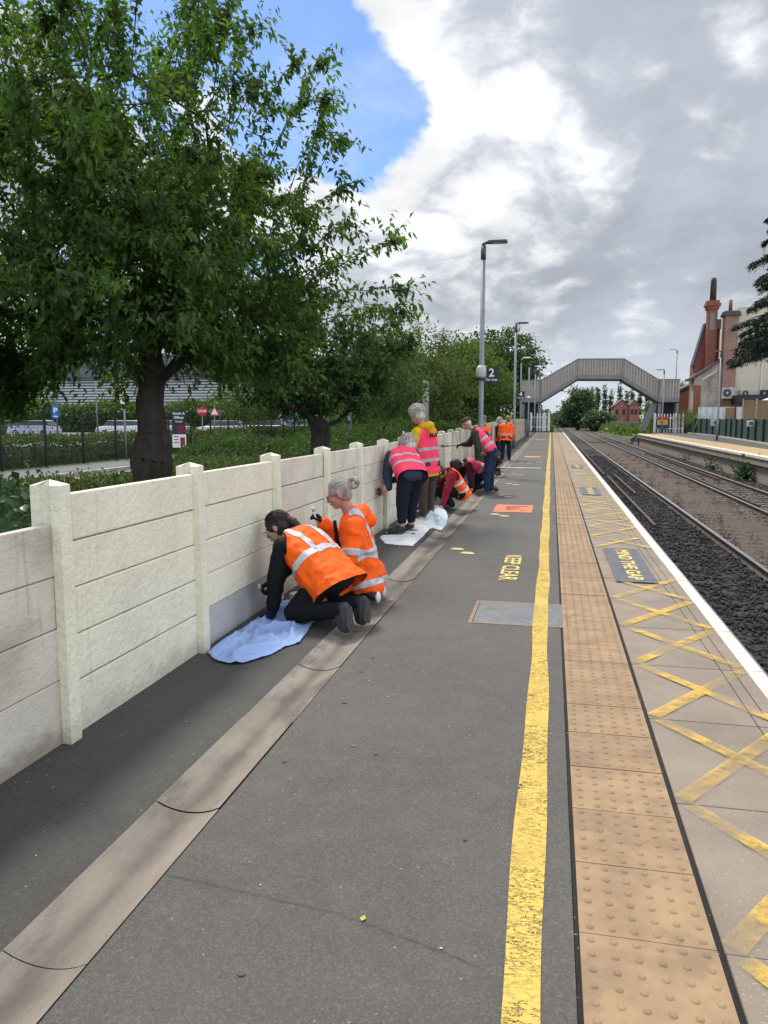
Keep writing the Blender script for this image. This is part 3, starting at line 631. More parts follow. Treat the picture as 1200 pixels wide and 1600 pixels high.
# ------------------------------------------------------------------ lamp posts and platform signs
def lamp(y, x=-1.87, h=6.15, lab='', collar=False, head='flat', arm=0.62, z0=0.0, group='lamp posts on the platforms', side=1):
    t = empty('lamp_post', (x, y, z0), 0, lab, 'lamp post', group)
    b = MB(); b.tube([(0, 0, 0), (0, 0, 1.35), (0, 0, 1.42), (0, 0, h - 0.28)], [0.085, 0.085, 0.066, 0.058], 14); b.build('pole', M['galv'], t, smooth=True)
    b = MB(); b.tube([(0, 0, h - 0.36), (0, 0, h - 0.02)], [0.068, 0.068], 12); b.build('pole_cap', M['lamphead'], t, smooth=True)
    b = MB()
    if head == 'flat':
        b.tube([(0, 0, h - 0.06), (0.0, 0, h + 0.03), (0.06 * side, 0, h + 0.07), (0.14 * side, 0, h + 0.08)], [0.05, 0.05, 0.045, 0.04], 10); b.build('bracket', M['lamphead'], t, smooth=True)
        hb = MB(); x0, x1 = (0.12, arm) if side > 0 else (-arm, -0.12); hb.box(x0, x1, -0.11, 0.11, h + 0.045, h + 0.12, bev=0.02); hd = hb.build('lamp_head', M['lamphead'], t)
        g = MB(); g.box(min(x0, x1) + 0.1, max(x0, x1) - 0.06, -0.08, 0.08, h + 0.038, h + 0.0455); g.build('lens', M['white'], hd)
    else:
        b.tube([(0, 0, h - 0.06), (0.1 * side, 0, h + 0.06), (0.25 * side, 0, h + 0.10)], 0.03, 8); b.build('bracket', M['white'], t)
        hb = MB(); hb.box(*sorted((0.15 * side, arm * side)), -0.14, 0.14, h + 0.05, h + 0.19, bev=0.05); hb.build('lamp_head', M['white'], t)
    if collar:
        b = MB(); b.tube([(0, 0, 2.62), (0, 0, 2.66), (0, 0, 2.86), (0, 0, 2.95)], [0.135, 0.145, 0.145, 0.09], 16); b.build('speaker', M['lampwhite'], t, smooth=True)
        b = MB(); b.tube([(0, 0, 2.56), (0, 0, 2.619)], [0.105, 0.125], 16); b.build('speaker_base', M['lamphead'], t, smooth=True)
    return t
M['lampwhite'] = mat('off_white_plastic', (0.48, 0.47, 0.43), 0.6, 0.15, 5)
def carstop(y, num, x, z, size, lab):
    t = empty('car_stop_sign', (x, y, z), 0, lab, 'sign', 'car stop signs on the lamp posts')
    w, h = size
    b = MB(); b.box(-w / 2, w / 2, -0.012, 0.012, -h / 2, h / 2); b.build('plate', M['signnavy'], t)
    Mx = Matrix.Translation((0, -0.014, 0.05 * h / 0.4)) @ Matrix.Rotation(R(90), 4, 'X')
    text_obj('number', num, 0.30 * h / 0.4, M['white'], t, Mx, bold=0.006)
    Mx = Matrix.Translation((0, -0.014, -0.125 * h / 0.4)) @ Matrix.Rotation(R(90), 4, 'X')
    text_obj('caption', 'Car stop', 0.088 * h / 0.4, M['white'], t, Mx, bold=0.002)
    b = MB(); b.box(-w / 2 - 0.12, -w / 2, 0.0125, 0.03, 0.05, 0.09); b.box(-w / 2 - 0.12, -w / 2, 0.0125, 0.03, -0.09, -0.05); b.build('clamp', M['galv'], t)
    return t
lamp(21.0, h=6.05, collar=True, lab='tall grey platform lamp post with pale round speaker and the 2 car stop sign')
carstop(20.95, '2', -1.60, 2.69, (0.38, 0.40), 'dark blue sign reading 2 Car stop on the nearest lamp post')
lamp(40.0, h=6.2, lab='second grey platform lamp post carrying the 4 car stop sign')
carstop(39.9, '4', -1.56, 2.69, (0.38, 0.40), 'dark sign reading 4 Car stop on the second lamp post')
lamp(66.0, h=6.1, lab='slim grey lamp post with pale ball fitting next to the white palisade', x=-1.92)
lamp(82.0, h=6.4, lab='thin lamp post farthest along this platform in front of the footbridge', x=-1.75)
carstop(64.9, '6', 0.0, 0, (0.36, 0.40), 'small dark car stop sign under the footbridge landing').location = (-1.12, 80, 2.65)
lamp(74.0, x=-2.9, h=7.0, head='wide', lab='white column lamp behind the fence, left of the footbridge', arm=0.85)
b = MB(); b.tube([(0, 0, 3.12), (0, 0, 3.19), (0, 0, 3.26), (0, 0, 3.34)], [0.08, 0.15, 0.15, 0.05], 10); o = b.build('dome_camera', M['white'], smooth=True); o.location = (-1.92, 65.8, 0); tag(o, 'white dome camera on the slim lamp post near the palisade', 'camera')
lamp(57.0, x=11.2, h=6.0, side=-1, arm=0.5, lab='grey lamp post on the opposite platform in front of the beige wall')
lamp(83.0, x=11.0, h=6.3, side=-1, arm=0.75, lab='grey lamp post beside the right end of the footbridge')
lamp(95.0, x=13.9, h=9.3, side=-1, arm=0.8, head='wide', lab='taller pale lamp post behind the right end of the footbridge')

# ------------------------------------------------------------------ footbridge
FB = 88.0; ft = empty('footbridge', (0, FB, 0), 0, 'grey ribbed metal clad footbridge with sloping sides spanning both tracks', 'footbridge')
prof_top = [(-3.35, 5.66), (-1.28, 5.66), (2.64, 7.90), (7.5, 7.84), (11.1, 5.6), (13.35, 5.58)]
prof_bot = [(-3.35, 3.32), (-1.24, 3.32), (2.70, 5.80), (7.2, 5.75), (11.2, 3.28), (13.3, 3.28)]
def interp(pr, x):
    for (x0, z0), (x1, z1) in zip(pr, pr[1:]):
        if x <= x1 or (x1, z1) == pr[-1]: return z0 + (z1 - z0) * (x - x0) / (x1 - x0)
def parapet(yo, name):
    b = MB(); x = -3.35; k = 0; xs = []
    while x < 13.3: xs.append(x); x += 0.15
    cuts = sorted(xs + [-1.26, 2.66, 7.35, 11.15, 13.3])
    for x0, x1 in zip(cuts, cuts[1:]):
        if x1 - x0 < 0.01: continue
        d = 0.10 if k % 2 else 0.0; k += 1
        for yy in (yo - d,):
            b.quad((x0, yy, interp(prof_bot, x0)), (x1, yy, interp(prof_bot, x1)), (x1, yy, interp(prof_top, x1)), (x0, yy, interp(prof_top, x0)))
            y2 = yo - (0.0 if d else 0.10); b.quad((x1, yy, interp(prof_bot, x1)), (x1, y2, interp(prof_bot, x1)), (x1, y2, interp(prof_top, x1)), (x1, yy, interp(prof_top, x1)))
            b.quad((x0, yo + 0.04, interp(prof_bot, x0)), (x1, yo + 0.04, interp(prof_bot, x1)), (x1, yo + 0.04, interp(prof_top, x1)), (x0, yo + 0.04, interp(prof_top, x0)))
    return b.build(name, M['clad'], ft, fix=False)
parapet(0, 'parapet'); parapet(2.2, 'parapet')
def edgebar(pr, dz0, dz1, name, y0, y1, m):
    b = MB()
    for (x0, z0), (x1, z1) in zip(pr, pr[1:]):
        b.add([(x0, y0, z0 + dz0), (x1, y0, z1 + dz0), (x1, y0, z1 + dz1), (x0, y0, z0 + dz1), (x0, y1, z0 + dz0), (x1, y1, z1 + dz0), (x1, y1, z1 + dz1), (x0, y1, z0 + dz1)], [(0, 1, 2, 3), (7, 6, 5, 4), (0, 4, 5, 1), (3, 2, 6, 7), (1, 5, 6, 2), (0, 3, 7, 4)])
    return b.build(name, m, ft)
edgebar(prof_top, -0.02, 0.10, 'top_rail', -0.10, 0.10, M['clad_edge']); edgebar(prof_top, -0.02, 0.10, 'top_rail', 2.1, 2.3, M['clad_edge'])
edgebar(prof_bot, -0.02, 0.42, 'edge_beam', -0.13, -0.055, M['clad_edge']); edgebar(prof_bot, -0.14, -0.03, 'deck', -0.1, 2.3, M['black'])
for x in (-1.26, 2.66, 7.35, 11.15):
    b = MB(); b.box(x - 0.045, x + 0.045, -0.19, -0.131, interp(prof_bot, x) + 0.0, interp(prof_top, x)); b.build('frame_post', M['clad_edge'], ft)
for x, zb in ((-3.2, 3.2), (-1.35, 3.2), (11.35, 3.15), (13.15, 3.15)):
    b = MB(); b.box(x - 0.15, x + 0.15, -0.02, 0.28, -0.9, zb); b.build('column', M['clad_edge'], ft)
    b = MB(); b.box(x - 0.15, x + 0.15, 1.9, 2.2, -0.9, zb); b.build('column', M['clad_edge'], ft)
b = MB(); b.box(-3.0, -1.5, 1.2, 1.3, 0.0, 3.15); b.build('stair_enclosure', M['black'], ft)
b = MB(); b.box(11.5, 13.0, 1.2, 1.3, 0.0, 3.15); b.build('stair_enclosure', M['black'], ft)
b = MB(); b.prism([(9.3, 0.2), (10.1, 0.2), (11.15, 3.1), (10.5, 3.1)], 'y', 0.3, 0.5); b.build('stair_flank', M['clad_edge'], ft)

# palisade gates
def palisade(x0, x1, y, lab, z0=0.0, h=1.85, board=False):
    t = empty('palisade_gate', ((x0 + x1) / 2, y, z0), 0, lab, 'fence', 'white palisade fences at the platform ends')
    L = x1 - x0; n = int(L / 0.29)
    b = MB(); b.box(-L / 2, L / 2, 0.03, 0.07, 0.42, 0.50); b.build('rail', M['white'], t)
    b = MB(); b.box(-L / 2, L / 2, 0.03, 0.07, h - 0.5, h - 0.42); b.build('rail', M['white'], t)
    pal = None
    for k in range(n + 1):
        if pal is None:
            b = MB(); b.prism([(-0.055, 0.05), (0.055, 0.05), (0.055, h - 0.08), (0.0, h), (-0.055, h - 0.08)], 'y', 0.0, 0.029); pal = b.build('pale', M['white'], t); o = pal
        else: o = pal.copy(); COL.objects.link(o); o.parent = t
        o.location = (-L / 2 + L * k / n, 0, 0)
    for k, x in enumerate((-L / 2 - 0.1, 0.25 * L, L / 2 + 0.1)):
        b = MB(); b.box(x - 0.07, x + 0.07, 0.071, 0.2, 0, h + 0.05); b.build('post', M['white'], t)
    return t
palisade(-2.15, -0.35, 86.6, 'white palisade gate closing the far end of this platform', 0.1, 2.0)
palisade(10.55, 13.2, 84.6, 'white palisade fence on the opposite platform with a coloured notice', 0, 2.0)
b = MB()
t = empty('warning_notice', (11.25, 84.4, 0.9), 0, 'red yellow and blue notice board on the opposite white palisade', 'sign')
for k, (z0, z1, c) in enumerate(((0.42, 0.78, (0.55, 0.05, 0.04)), (-0.05, 0.42, (0.75, 0.52, 0.03)), (-0.45, -0.05, (0.03, 0.05, 0.22)))):
    b = MB(); b.box(-0.5, 0.5, 0, 0.03, z0, z1); b.build('colour_band', plain('notice_%d' % k, c), t)
b = MB()
for z in (0.12, 0.24, -0.2, -0.3): b.box(-0.35, 0.35, -0.004, 0.0, z, z + 0.04)
b.build('print', M['signnavy'], t)
# ------------------------------------------------------------------ foliage helpers
def leaves_mesh(P, D, L, W, rng, droop=0.35):
    """folded leaf blades: P base points, D main directions, L lengths, W widths"""
    n = len(P); D = D / (np.linalg.norm(D, axis=1, keepdims=True) + 1e-9)
    Nn = rng.normal(size=(n, 3)) * 0.55 + np.array([0, 0, 1.0]); S = np.cross(D, Nn); S /= (np.linalg.norm(S, axis=1, keepdims=True) + 1e-9)
    U = np.cross(S, D)
    L = L[:, None]; W = W[:, None]
    mid = P + D * L * 0.45; tip = P + D * L - np.array([0, 0, 1]) * L * droop * 0.4
    V = np.stack([P, mid + S * W * 0.5 + U * W * 0.14, tip, mid - S * W * 0.5 + U * W * 0.14, mid], 1).reshape(-1, 3)
    f = np.array([(0, 4, 1), (1, 4, 2), (0, 3, 4), (4, 3, 2)])
    F = (f[None] + 5 * np.arange(n)[:, None, None]).reshape(-1, 3)
    return V, F
def quads_mesh(P, D, L, W, rng):
    n = len(P); D = D / (np.linalg.norm(D, axis=1, keepdims=True) + 1e-9)
    Nn = rng.normal(size=(n, 3)); S = np.cross(D, Nn); S /= (np.linalg.norm(S, axis=1, keepdims=True) + 1e-9)
    L = L[:, None]; W = W[:, None]
    V = np.stack([P, P + D * L * 0.5 + S * W * 0.5, P + D * L, P + D * L * 0.5 - S * W * 0.5], 1).reshape(-1, 3)
    F = (np.array([(0, 1, 2, 3)])[None] + 4 * np.arange(n)[:, None, None]).reshape(-1, 4)
    return V, F
def make_tree(name, label, base, fork, targets, leaf, lmat, trunk_r, stems=(), group=None, seed=1, cluster=40, spread=0.38, twig=0.006, simple=False, trunk_pts=None, trunk_rads=None, cat='tree', bark=None, shoots=()):
    """trunk with limbs grown towards target points, leaves in sprays round each twig end"""
    rng = np.random.default_rng(seed)
    t = empty(name, base, 0, label, cat, group)
    fork = np.array(fork, float); nodes = [np.zeros(3), fork]; par = [-1, 0]
    for s in stems:                                # main limbs given by hand, lists of points from the fork
        p = 1
        for q in s: nodes.append(np.array(q, float)); par.append(p); p = len(nodes) - 1
    T = np.array(targets, float); order = np.argsort(np.linalg.norm(T - fork, axis=1))
    ends = []
    for ti in order:
        tg = T[ti]; N = np.array(nodes[1:]); d = np.linalg.norm(N - tg, axis=1)
        cost = d + 0.25 * np.linalg.norm(N - fork, axis=1) + 0.8 * np.maximum(0, N[:, 2] - tg[2])
        j = int(np.argmin(cost)) + 1; a = nodes[j]; k = max(1, int(d[j - 1] / 0.45)); p = j
        for q in range(1, k + 1):
            u = q / k; pt = a + (tg - a) * u + rng.normal(size=3) * 0.05 * min(1, d[j - 1]) * (u < 1); pt[2] += 0.10 * d[j - 1] * math.sin(math.pi * u)
            nodes.append(pt); par.append(p); p = len(nodes) - 1
        ends.append(p)
    nsh = []
    for s in shoots:                               # long free sprays beyond the crown
        s = np.array(s, float); N = np.array(nodes[1:]); j = int(np.argmin(np.linalg.norm(N - s[0], axis=1))) + 1; p = j
        for q in s: nodes.append(q); par.append(p); p = len(nodes) - 1; nsh.append(p)
        ends.append(p)
    nodes = np.array(nodes); n = len(nodes); w = np.zeros(n)
    for e in ends: w[e] += twig ** 2.4
    for i in range(n - 1, 0, -1): w[par[i]] += w[i]
    r = np.maximum(w, 1e-12) ** (1 / 2.4); r = np.maximum(r, twig * 0.8); r = np.minimum(r, trunk_r * 0.75)
    kids = [[] for _ in range(n)]
    for i in range(1, n): kids[par[i]].append(i)
    mb = MB()
    if trunk_pts is None: trunk_pts = [(0, 0, -0.6), (0, 0, 0.05), tuple(fork * 0.5), tuple(fork), tuple(fork + np.array([0.02, 0, trunk_r * 0.9]))]; trunk_rads = [trunk_r * 1.25, trunk_r * 1.12, trunk_r * 0.95, trunk_r * 0.85, trunk_r * 0.4]
    pts = []; rads = []
    for (p0, r0), (p1, r1) in zip(zip(trunk_pts, trunk_rads), list(zip(trunk_pts, trunk_rads))[1:]):
        for u in (0, 0.34, 0.67): pts.append(Vector(p0).lerp(Vector(p1), u) + Vector(rng.normal(size=3)) * 0.02 * trunk_r / 0.3); rads.append((r0 + (r1 - r0) * u) * (1 + rng.normal() * 0.04))
    pts.append(Vector(trunk_pts[-1])); rads.append(trunk_rads[-1])
    if simple: mb.tube(pts, rads, 14)
    else:                                          # ridged bark with burrs
        pf = []; rf = []
        for q in range(len(pts) - 1):
            for u in (0, 0.25, 0.5, 0.75): pf.append(pts[q].lerp(pts[q + 1], u)); rf.append(rads[q] + (rads[q + 1] - rads[q]) * u)
        pf.append(pts[-1]); rf.append(rads[-1]); nn = 44; mb.tube(pf, rf, nn); vv = mb.v
        for q, c in enumerate(pf):
            for k_ in range(nn):
                p = Vector(vv[q * nn + k_]); a_ = (p - c).normalized(); z_ = p.z
                rg = abs(mnoise.noise(Vector((a_.x * 4.5, a_.y * 4.5, z_ * 1.1)))) * 0.26 + mnoise.noise(Vector((a_.x * 11, a_.y * 11, z_ * 4))) * 0.07 + max(0, mnoise.noise(Vector((a_.x * 1.6 + 5, a_.y * 1.6, z_ * 1.7)))) * 0.30
                vv[q * nn + k_] = tuple(c + (p - c) * (0.93 + rg))
    seen = set()
    for i in range(2, n):
        if i in seen or par[i] < 0: continue
        ch = [par[i], i]; seen.add(i); c = i
        while kids[c]:
            nx_ = max(kids[c], key=lambda q: r[q])
            if nx_ in seen: break
            ch.append(nx_); seen.add(nx_); c = nx_
        rr_ = [min(r[ch[0]], r[ch[1]] * 1.25)] + [r[q] for q in ch[1:]]
        mb.tube([nodes[q] for q in ch], rr_, 9 if rr_[0] > 0.05 else (5 if rr_[0] > 0.015 else 3), cap=False)
    mb.build('trunk', bark or M['bark'], t, smooth=True, fix=False)
    ep = nodes[ends]; pp = nodes[[par[e] for e in ends]]; cen = T.mean(0)
    k = cluster; m = len(ep)
    if simple:
        P = np.repeat(ep, k, 0); B = np.repeat(pp, k, 0); u = rng.uniform(-0.35, 1.35, (m * k, 1))
        P = B + (P - B) * u + rng.normal(size=(m * k, 3)) * np.array([spread, spread, spread * 0.55])
    else:                                          # side twigs round every branch end, leaves set along them
        per = 9; nt = max(4, k // per); A = np.repeat(pp + (ep - pp) * 0.2, nt, 0); E_ = np.repeat(ep, nt, 0); A = A + (E_ - A) * rng.uniform(-0.2, 1.0, (m * nt, 1))
        o = A - cen; o /= (np.linalg.norm(o, axis=1, keepdims=True) + 1e-9); d = o * 0.55 + rng.normal(size=A.shape) * 0.62 + np.array([0, 0, 0.12]); d /= np.linalg.norm(d, axis=1, keepdims=True)
        Lt = rng.uniform(0.5, 1.25, (m * nt, 1)) * spread * 1.75; tipp = A + d * Lt - np.array([0, 0, 0.10]) * Lt
        sd_ = np.cross(d, rng.normal(size=d.shape)); sd_ /= np.linalg.norm(sd_, axis=1, keepdims=True); s2 = np.cross(d, sd_); tr_ = 0.0042
        Vt = np.stack([A + sd_ * tr_, A - sd_ * tr_ * 0.5 + s2 * tr_ * 0.87, A - sd_ * tr_ * 0.5 - s2 * tr_ * 0.87, tipp], 1).reshape(-1, 3)
        Ft = (np.array([(0, 1, 3), (1, 2, 3), (2, 0, 3)])[None] + 4 * np.arange(m * nt)[:, None, None]).reshape(-1, 3)
        link_mesh('twigs', np_mesh('twigs', Vt, Ft), bark or M['bark'], t)
        u = np.tile((np.arange(per) + 0.8) / per, m * nt)[:, None]; P = np.repeat(A, per, 0) + (np.repeat(tipp, per, 0) - np.repeat(A, per, 0)) * u + rng.normal(size=(m * nt * per, 3)) * 0.012
    if len(nsh):
        q = nodes[nsh]; ks = 9; Q = np.repeat(q, ks, 0) + rng.normal(size=(len(q) * ks, 3)) * 0.05; P = np.concatenate([P, Q])
    D = (P - cen) * np.array([0.5, 0.5, 0.15]); D /= (np.linalg.norm(D, axis=1, keepdims=True) + 1e-9); D = D * 0.6 + rng.normal(size=D.shape) * 0.75 - np.array([0, 0, 0.55])
    L = rng.uniform(0.7, 1.25, len(P)) * leaf[0]; W = L * leaf[1]
    V, F = quads_mesh(P, D, L, W, rng) if simple else leaves_mesh(P, D, L, W, rng)
    link_mesh('crown', np_mesh('crown', V, F), lmat, t)
    return t
def ell_points(n, c, rad, rng, shell=0.55, zmin=None, bumps=0.25, sd=0):
    out = []
    while len(out) < n:
        d = rng.normal(size=3); d /= np.linalg.norm(d)
        rr_ = shell + (1 - shell) * rng.random() ** 0.6
        f = 1 + bumps * mnoise.noise(Vector(d * 2.1) + Vector((sd * 3.7, sd, 0)))*1.6
        p = np.array(c) + d * np.array(rad) * rr_ * f
        if zmin is None or p[2] > zmin: out.append(p)
    return out
def foliage_box(name, label, cat, x0, x1, y0, y1, z0, zf, n, lsize, m, core, kind=None, group=None, seed=3, rag=0.06, coref=0.68):
    """clipped hedge or low cover: dark twiggy core and leaves over its top and sides"""
    rng = np.random.default_rng(seed); t = empty(name, ((x0 + x1) / 2, (y0 + y1) / 2, z0), 0, label, cat, group)
    if kind: t['kind'] = kind
    cx, cy = (x0 + x1) / 2, (y0 + y1) / 2
    nx_, ny_ = max(2, int((x1 - x0) / 0.4)), max(2, int((y1 - y0) / 0.4)); nx_ = min(nx_, 60); ny_ = min(ny_, 120)
    X, Y = np.meshgrid(np.linspace(x0 + 0.06, x1 - 0.06, nx_ + 1), np.linspace(y0 + 0.06, y1 - 0.06, ny_ + 1))
    H = (zf(X, Y) - z0); Z = H * coref
    edge = np.zeros_like(Z, bool); edge[0] = edge[-1] = True; edge[:, 0] = edge[:, -1] = True
    Z = np.where(edge, 0, Z)
    V = np.stack([X - cx, Y - cy, Z], -1).reshape(-1, 3); i = np.arange(ny_)[:, None] * (nx_ + 1) + np.arange(nx_)[None]
    link_mesh('twigs', np_mesh('twigs', V, np.stack([i, i + 1, i + nx_ + 2, i + nx_ + 1], -1).reshape(-1, 4)), core, t)
    A_top = (x1 - x0) * (y1 - y0); hm = float(np.mean(H)); A_side = 2 * hm * ((x1 - x0) + (y1 - y0)); ft_ = A_top / (A_top + A_side)
    k = int(n * ft_); x = rng.uniform(x0, x1, n); y = rng.uniform(y0, y1, n)
    s = rng.random(n - k) * 2 * ((x1 - x0) + (y1 - y0)); a = x1 - x0; b_ = y1 - y0
    xs_ = np.where(s < a, x0 + s, np.where(s < a + b_, x1, np.where(s < 2 * a + b_, x1 - (s - a - b_), x0))); ys_ = np.where(s < a, y0, np.where(s < a + b_, y0 + s - a, np.where(s < 2 * a + b_, y1, y1 - (s - 2 * a - b_))))
    x[k:] = xs_; y[k:] = ys_; h = zf(x, y) - z0
    z = np.concatenate([h[:k] * rng.uniform(0.85, 1.02, k), h[k:] * rng.uniform(0.02, 1.0, n - k)])
    z += rng.normal(size=n) * rag; P = np.stack([x - cx + rng.normal(size=n) * rag, y - cy + rng.normal(size=n) * rag, z], -1)
    D = rng.normal(size=(n, 3)) * 0.7 + np.array([0, 0, 0.35]); L = rng.uniform(0.6, 1.3, n) * lsize
    Vv, F = leaves_mesh(P, D, L, L * 0.55, rng, 0.1) if lsize < 0.12 else quads_mesh(P, D, L, L * 0.6, rng)
    link_mesh('leaves', np_mesh('leaves', Vv, F), m, t)
    return t
M['twigs'] = mat('twigs', (0.016, 0.028, 0.011), 0.95, 0.4, 8, bump=0.5)
M['leaf_cherry'] = leafmat('cherry_leaf', (0.044, 0.098, 0.022), (0.125, 0.200, 0.048), (0.034, 0.072, 0.019), 0.48, 0.7)
M['leaf_dark'] = leafmat('dark_leaf', (0.031, 0.068, 0.018), (0.086, 0.142, 0.040), (0.024, 0.05, 0.015), 0.38, 0.7)
M['leaf_mid'] = leafmat('mid_leaf', (0.052, 0.100, 0.022), (0.115, 0.175, 0.044), (0.04, 0.076, 0.02), 0.38, 0.7)
M['leaf_lime'] = leafmat('lime_leaf', (0.07, 0.115, 0.028), (0.13, 0.17, 0.05), (0.05, 0.09, 0.02), 0.4)
M['leaf_olive'] = leafmat('olive_leaf', (0.066, 0.100, 0.028), (0.120, 0.160, 0.045), (0.075, 0.085, 0.028), 0.36, 0.7)
M['leaf_hedge'] = leafmat('hedge_leaf', (0.030, 0.062, 0.016), (0.080, 0.135, 0.034), (0.085, 0.095, 0.030), 0.3, 0.7)
M['leaf_laurel'] = leafmat('laurel_leaf', (0.012, 0.040, 0.012), (0.034, 0.090, 0.022), (0.018, 0.05, 0.014), 0.22, 0.3)
M['leaf_far'] = leafmat('far_leaf', (0.05, 0.085, 0.035), (0.09, 0.13, 0.055), (0.04, 0.07, 0.035), 0.3)
M['needle'] = leafmat('cedar_needle', (0.016, 0.034, 0.026), (0.042, 0.066, 0.050), (0.012, 0.024, 0.018), 0.15)

# ------------------------------------------------------------------ left of the platform: verge, road, hedges, fence, car park
sheet('road', -20.85, -17.2, -40, 120, -0.545, M['road']); sheet('verge_path', -16.45, -15.95, -40, 40, -0.546, mat('worn_verge', (0.36, 0.33, 0.24), 0.95, 0.25, 2, bump=0.4, dirt=(0.10, 0.12, 0.05), dscale=1.2, damt=0.6))
b = MB(); b.box(-17.2, -17.05, -40, 120, -0.6, -0.43, bev=0.02); struct(b.build('kerb', M['kerb']))
sheet('car_park', -120, -23.2, 30, 100, -0.10, M['road'])
b = MB(); b.box(-120, -23.1, 29.9, 100.1, -0.6, -0.102); struct(b.build('car_park_base', M['dirt']))
foliage_box('laurel_hedge', 'glossy green laurel hedge just behind the low grey end of the concrete fence', 'hedge', -4.6, -2.62, 0.2, 5.6, -0.55, lambda X, Y: 1.13 + 0.06 * np.sin(Y * 3) - 0.9 * np.clip(Y - 4.2, 0, 2) * 0.5 + 0.03 * np.sin(X * 7), 9000, 0.075, M['leaf_laurel'], M['twigs'], seed=5, rag=0.04)
foliage_box('ground_cover', 'low dense green shrubs covering the verge between the concrete fence and the big cherry tree', 'ground cover', -12.5, -2.7, 5.4, 26, -0.55, lambda X, Y: 0.38 + 0.10 * np.sin(X * 1.3 + Y * 0.7) + 0.08 * np.sin(Y * 2.1 - X) - 0.10 * np.clip(-X - 8, 0, 4), 26000, 0.11, M['leaf_hedge'], M['twigs'], kind='stuff', seed=6, rag=0.07)
foliage_box('ground_cover', 'dark green bushes far along behind the concrete fence', 'ground cover', -13.5, -3.0, 46, 84, -0.55, lambda X, Y: 1.0 + 0.28 * np.sin(X * 0.9 + Y * 0.45) + 0.2 * np.sin(Y * 1.1 - X), 16000, 0.30, M['leaf_dark'], M['twigs'], kind='stuff', seed=17, rag=0.15)
foliage_box('ground_cover', 'taller dark green bushes behind the middle of the concrete fence under the second tree', 'ground cover', -13.5, -3.0, 26, 46, -0.55, lambda X, Y: 0.42 + 0.22 * np.sin(X * 0.9 + Y * 0.45) + 0.15 * np.sin(Y * 1.1 - X) + 0.008 * (Y - 26), 42000, 0.15, M['leaf_dark'], M['twigs'], kind='stuff', seed=7, rag=0.12)
foliage_box('clipped_hedge', 'long clipped hedge behind the dark mesh fence, brownish green on top', 'hedge', -23.0, -21.7, 16, 78, -0.55, lambda X, Y: 0.66 + 0.07 * np.sin(Y * 0.9) + 0.05 * np.sin(Y * 2.7), 30000, 0.16, M['leaf_hedge'], M['twigs'], seed=8, rag=0.08)
foliage_box('car_park_hedge', 'light green hedge along the far side of the car park below the grey building', 'hedge', -75, -30, 80, 82, -0.1, lambda X, Y: 3.0 + 0.35 * np.sin(X * 0.6), 12000, 0.45, M['leaf_mid'], M['twigs'], seed=9, rag=0.2)
mf = empty('mesh_fence', (-21.25, 0, -0.55), 0, 'dark green wire mesh security fence running along the road in front of the clipped hedge', 'fence')
M['darkgreen'] = mat('fence_dark_green', (0.012, 0.02, 0.018), 0.6, 0.2)
pb = MB(); pb.box(-0.04, 0.04, -0.04, 0.04, 0, 2.42); p0 = None
for k in range(22):
    if p0 is None: p0 = pb.build('post', M['darkgreen'], mf); o = p0
    else: o = p0.copy(); COL.objects.link(o); o.parent = mf
    o.location = (0, 18.3 + 2.75 * k, 0)
wb = MB()
for k in range(12): wb.box(-0.006, 0.006, 18, 78, 0.12 + 0.2 * k - 0.006, 0.12 + 0.2 * k + 0.006)
for k in range(210): wb.box(0.008, 0.015, 18.2 + 0.28 * k, 18.207 + 0.28 * k, 0.05, 2.35)
wb.build('mesh', M['darkgreen'], mf)
# office building with louvred cladding
ob = empty('office_building', (-52, 92, -0.1), 0, 'long low office building with white louvred walls and dark roof band behind the cars', 'building')
b = MB(); b.box(-45, 16, 0.5, 24, 0, 9.2); b.build('wall', mat('dark_backing', (0.12, 0.12, 0.125), 0.8), ob)
b = MB(); b.box(-45.6, 16.6, -0.9, 25, 6.9, 9.6); b.build('roof_band', mat('roof_grey', (0.10, 0.115, 0.14), 0.5, 0.08), ob)
b = MB()
for k in range(17): b.box(-45, 16, 0.12, 0.30, 0.9 + 0.36 * k, 1.12 + 0.36 * k)
b.build('louvres', mat('louvre_white', (0.55, 0.56, 0.57), 0.5, 0.06), ob)
b = MB(); b.box(-2, 6, -0.2, 0.499, 0, 3.6); b.build('entrance', mat('beige_panel', (0.38, 0.34, 0.28), 0.8), ob)
b = MB()
for x in (-1, 2.2, 4.4): b.box(x, x + 1.4, -0.26, -0.201, 0.8, 2.4)
b.build('window', M['black'], ob)
ob2 = empty('retail_building', (-33, 96, -0.1), 0, 'grey clad building end with a bright green and white panel beside tree branches', 'building')
b = MB(); b.box(-3.5, 12, 0, 20, 0, 7.2); b.build('wall', mat('silver_cladding', (0.42, 0.44, 0.47), 0.5, 0.08, 2), ob2)
b = MB(); b.box(-3.0, -1.4, -0.15, -0.002, 1.0, 6.0); b.build('white_panel', M['white'], ob2)
b = MB(); b.box(-1.3, 0.4, -0.16, -0.002, 0.6, 6.0); b.build('dark_panel', plain('charcoal', (0.05, 0.055, 0.065)), ob2)
b = MB(); b.box(0.5, 2.4, -0.17, -0.002, 0.6, 5.2); b.build('green_panel', plain('bright_green', (0.02, 0.30, 0.08)), ob2)
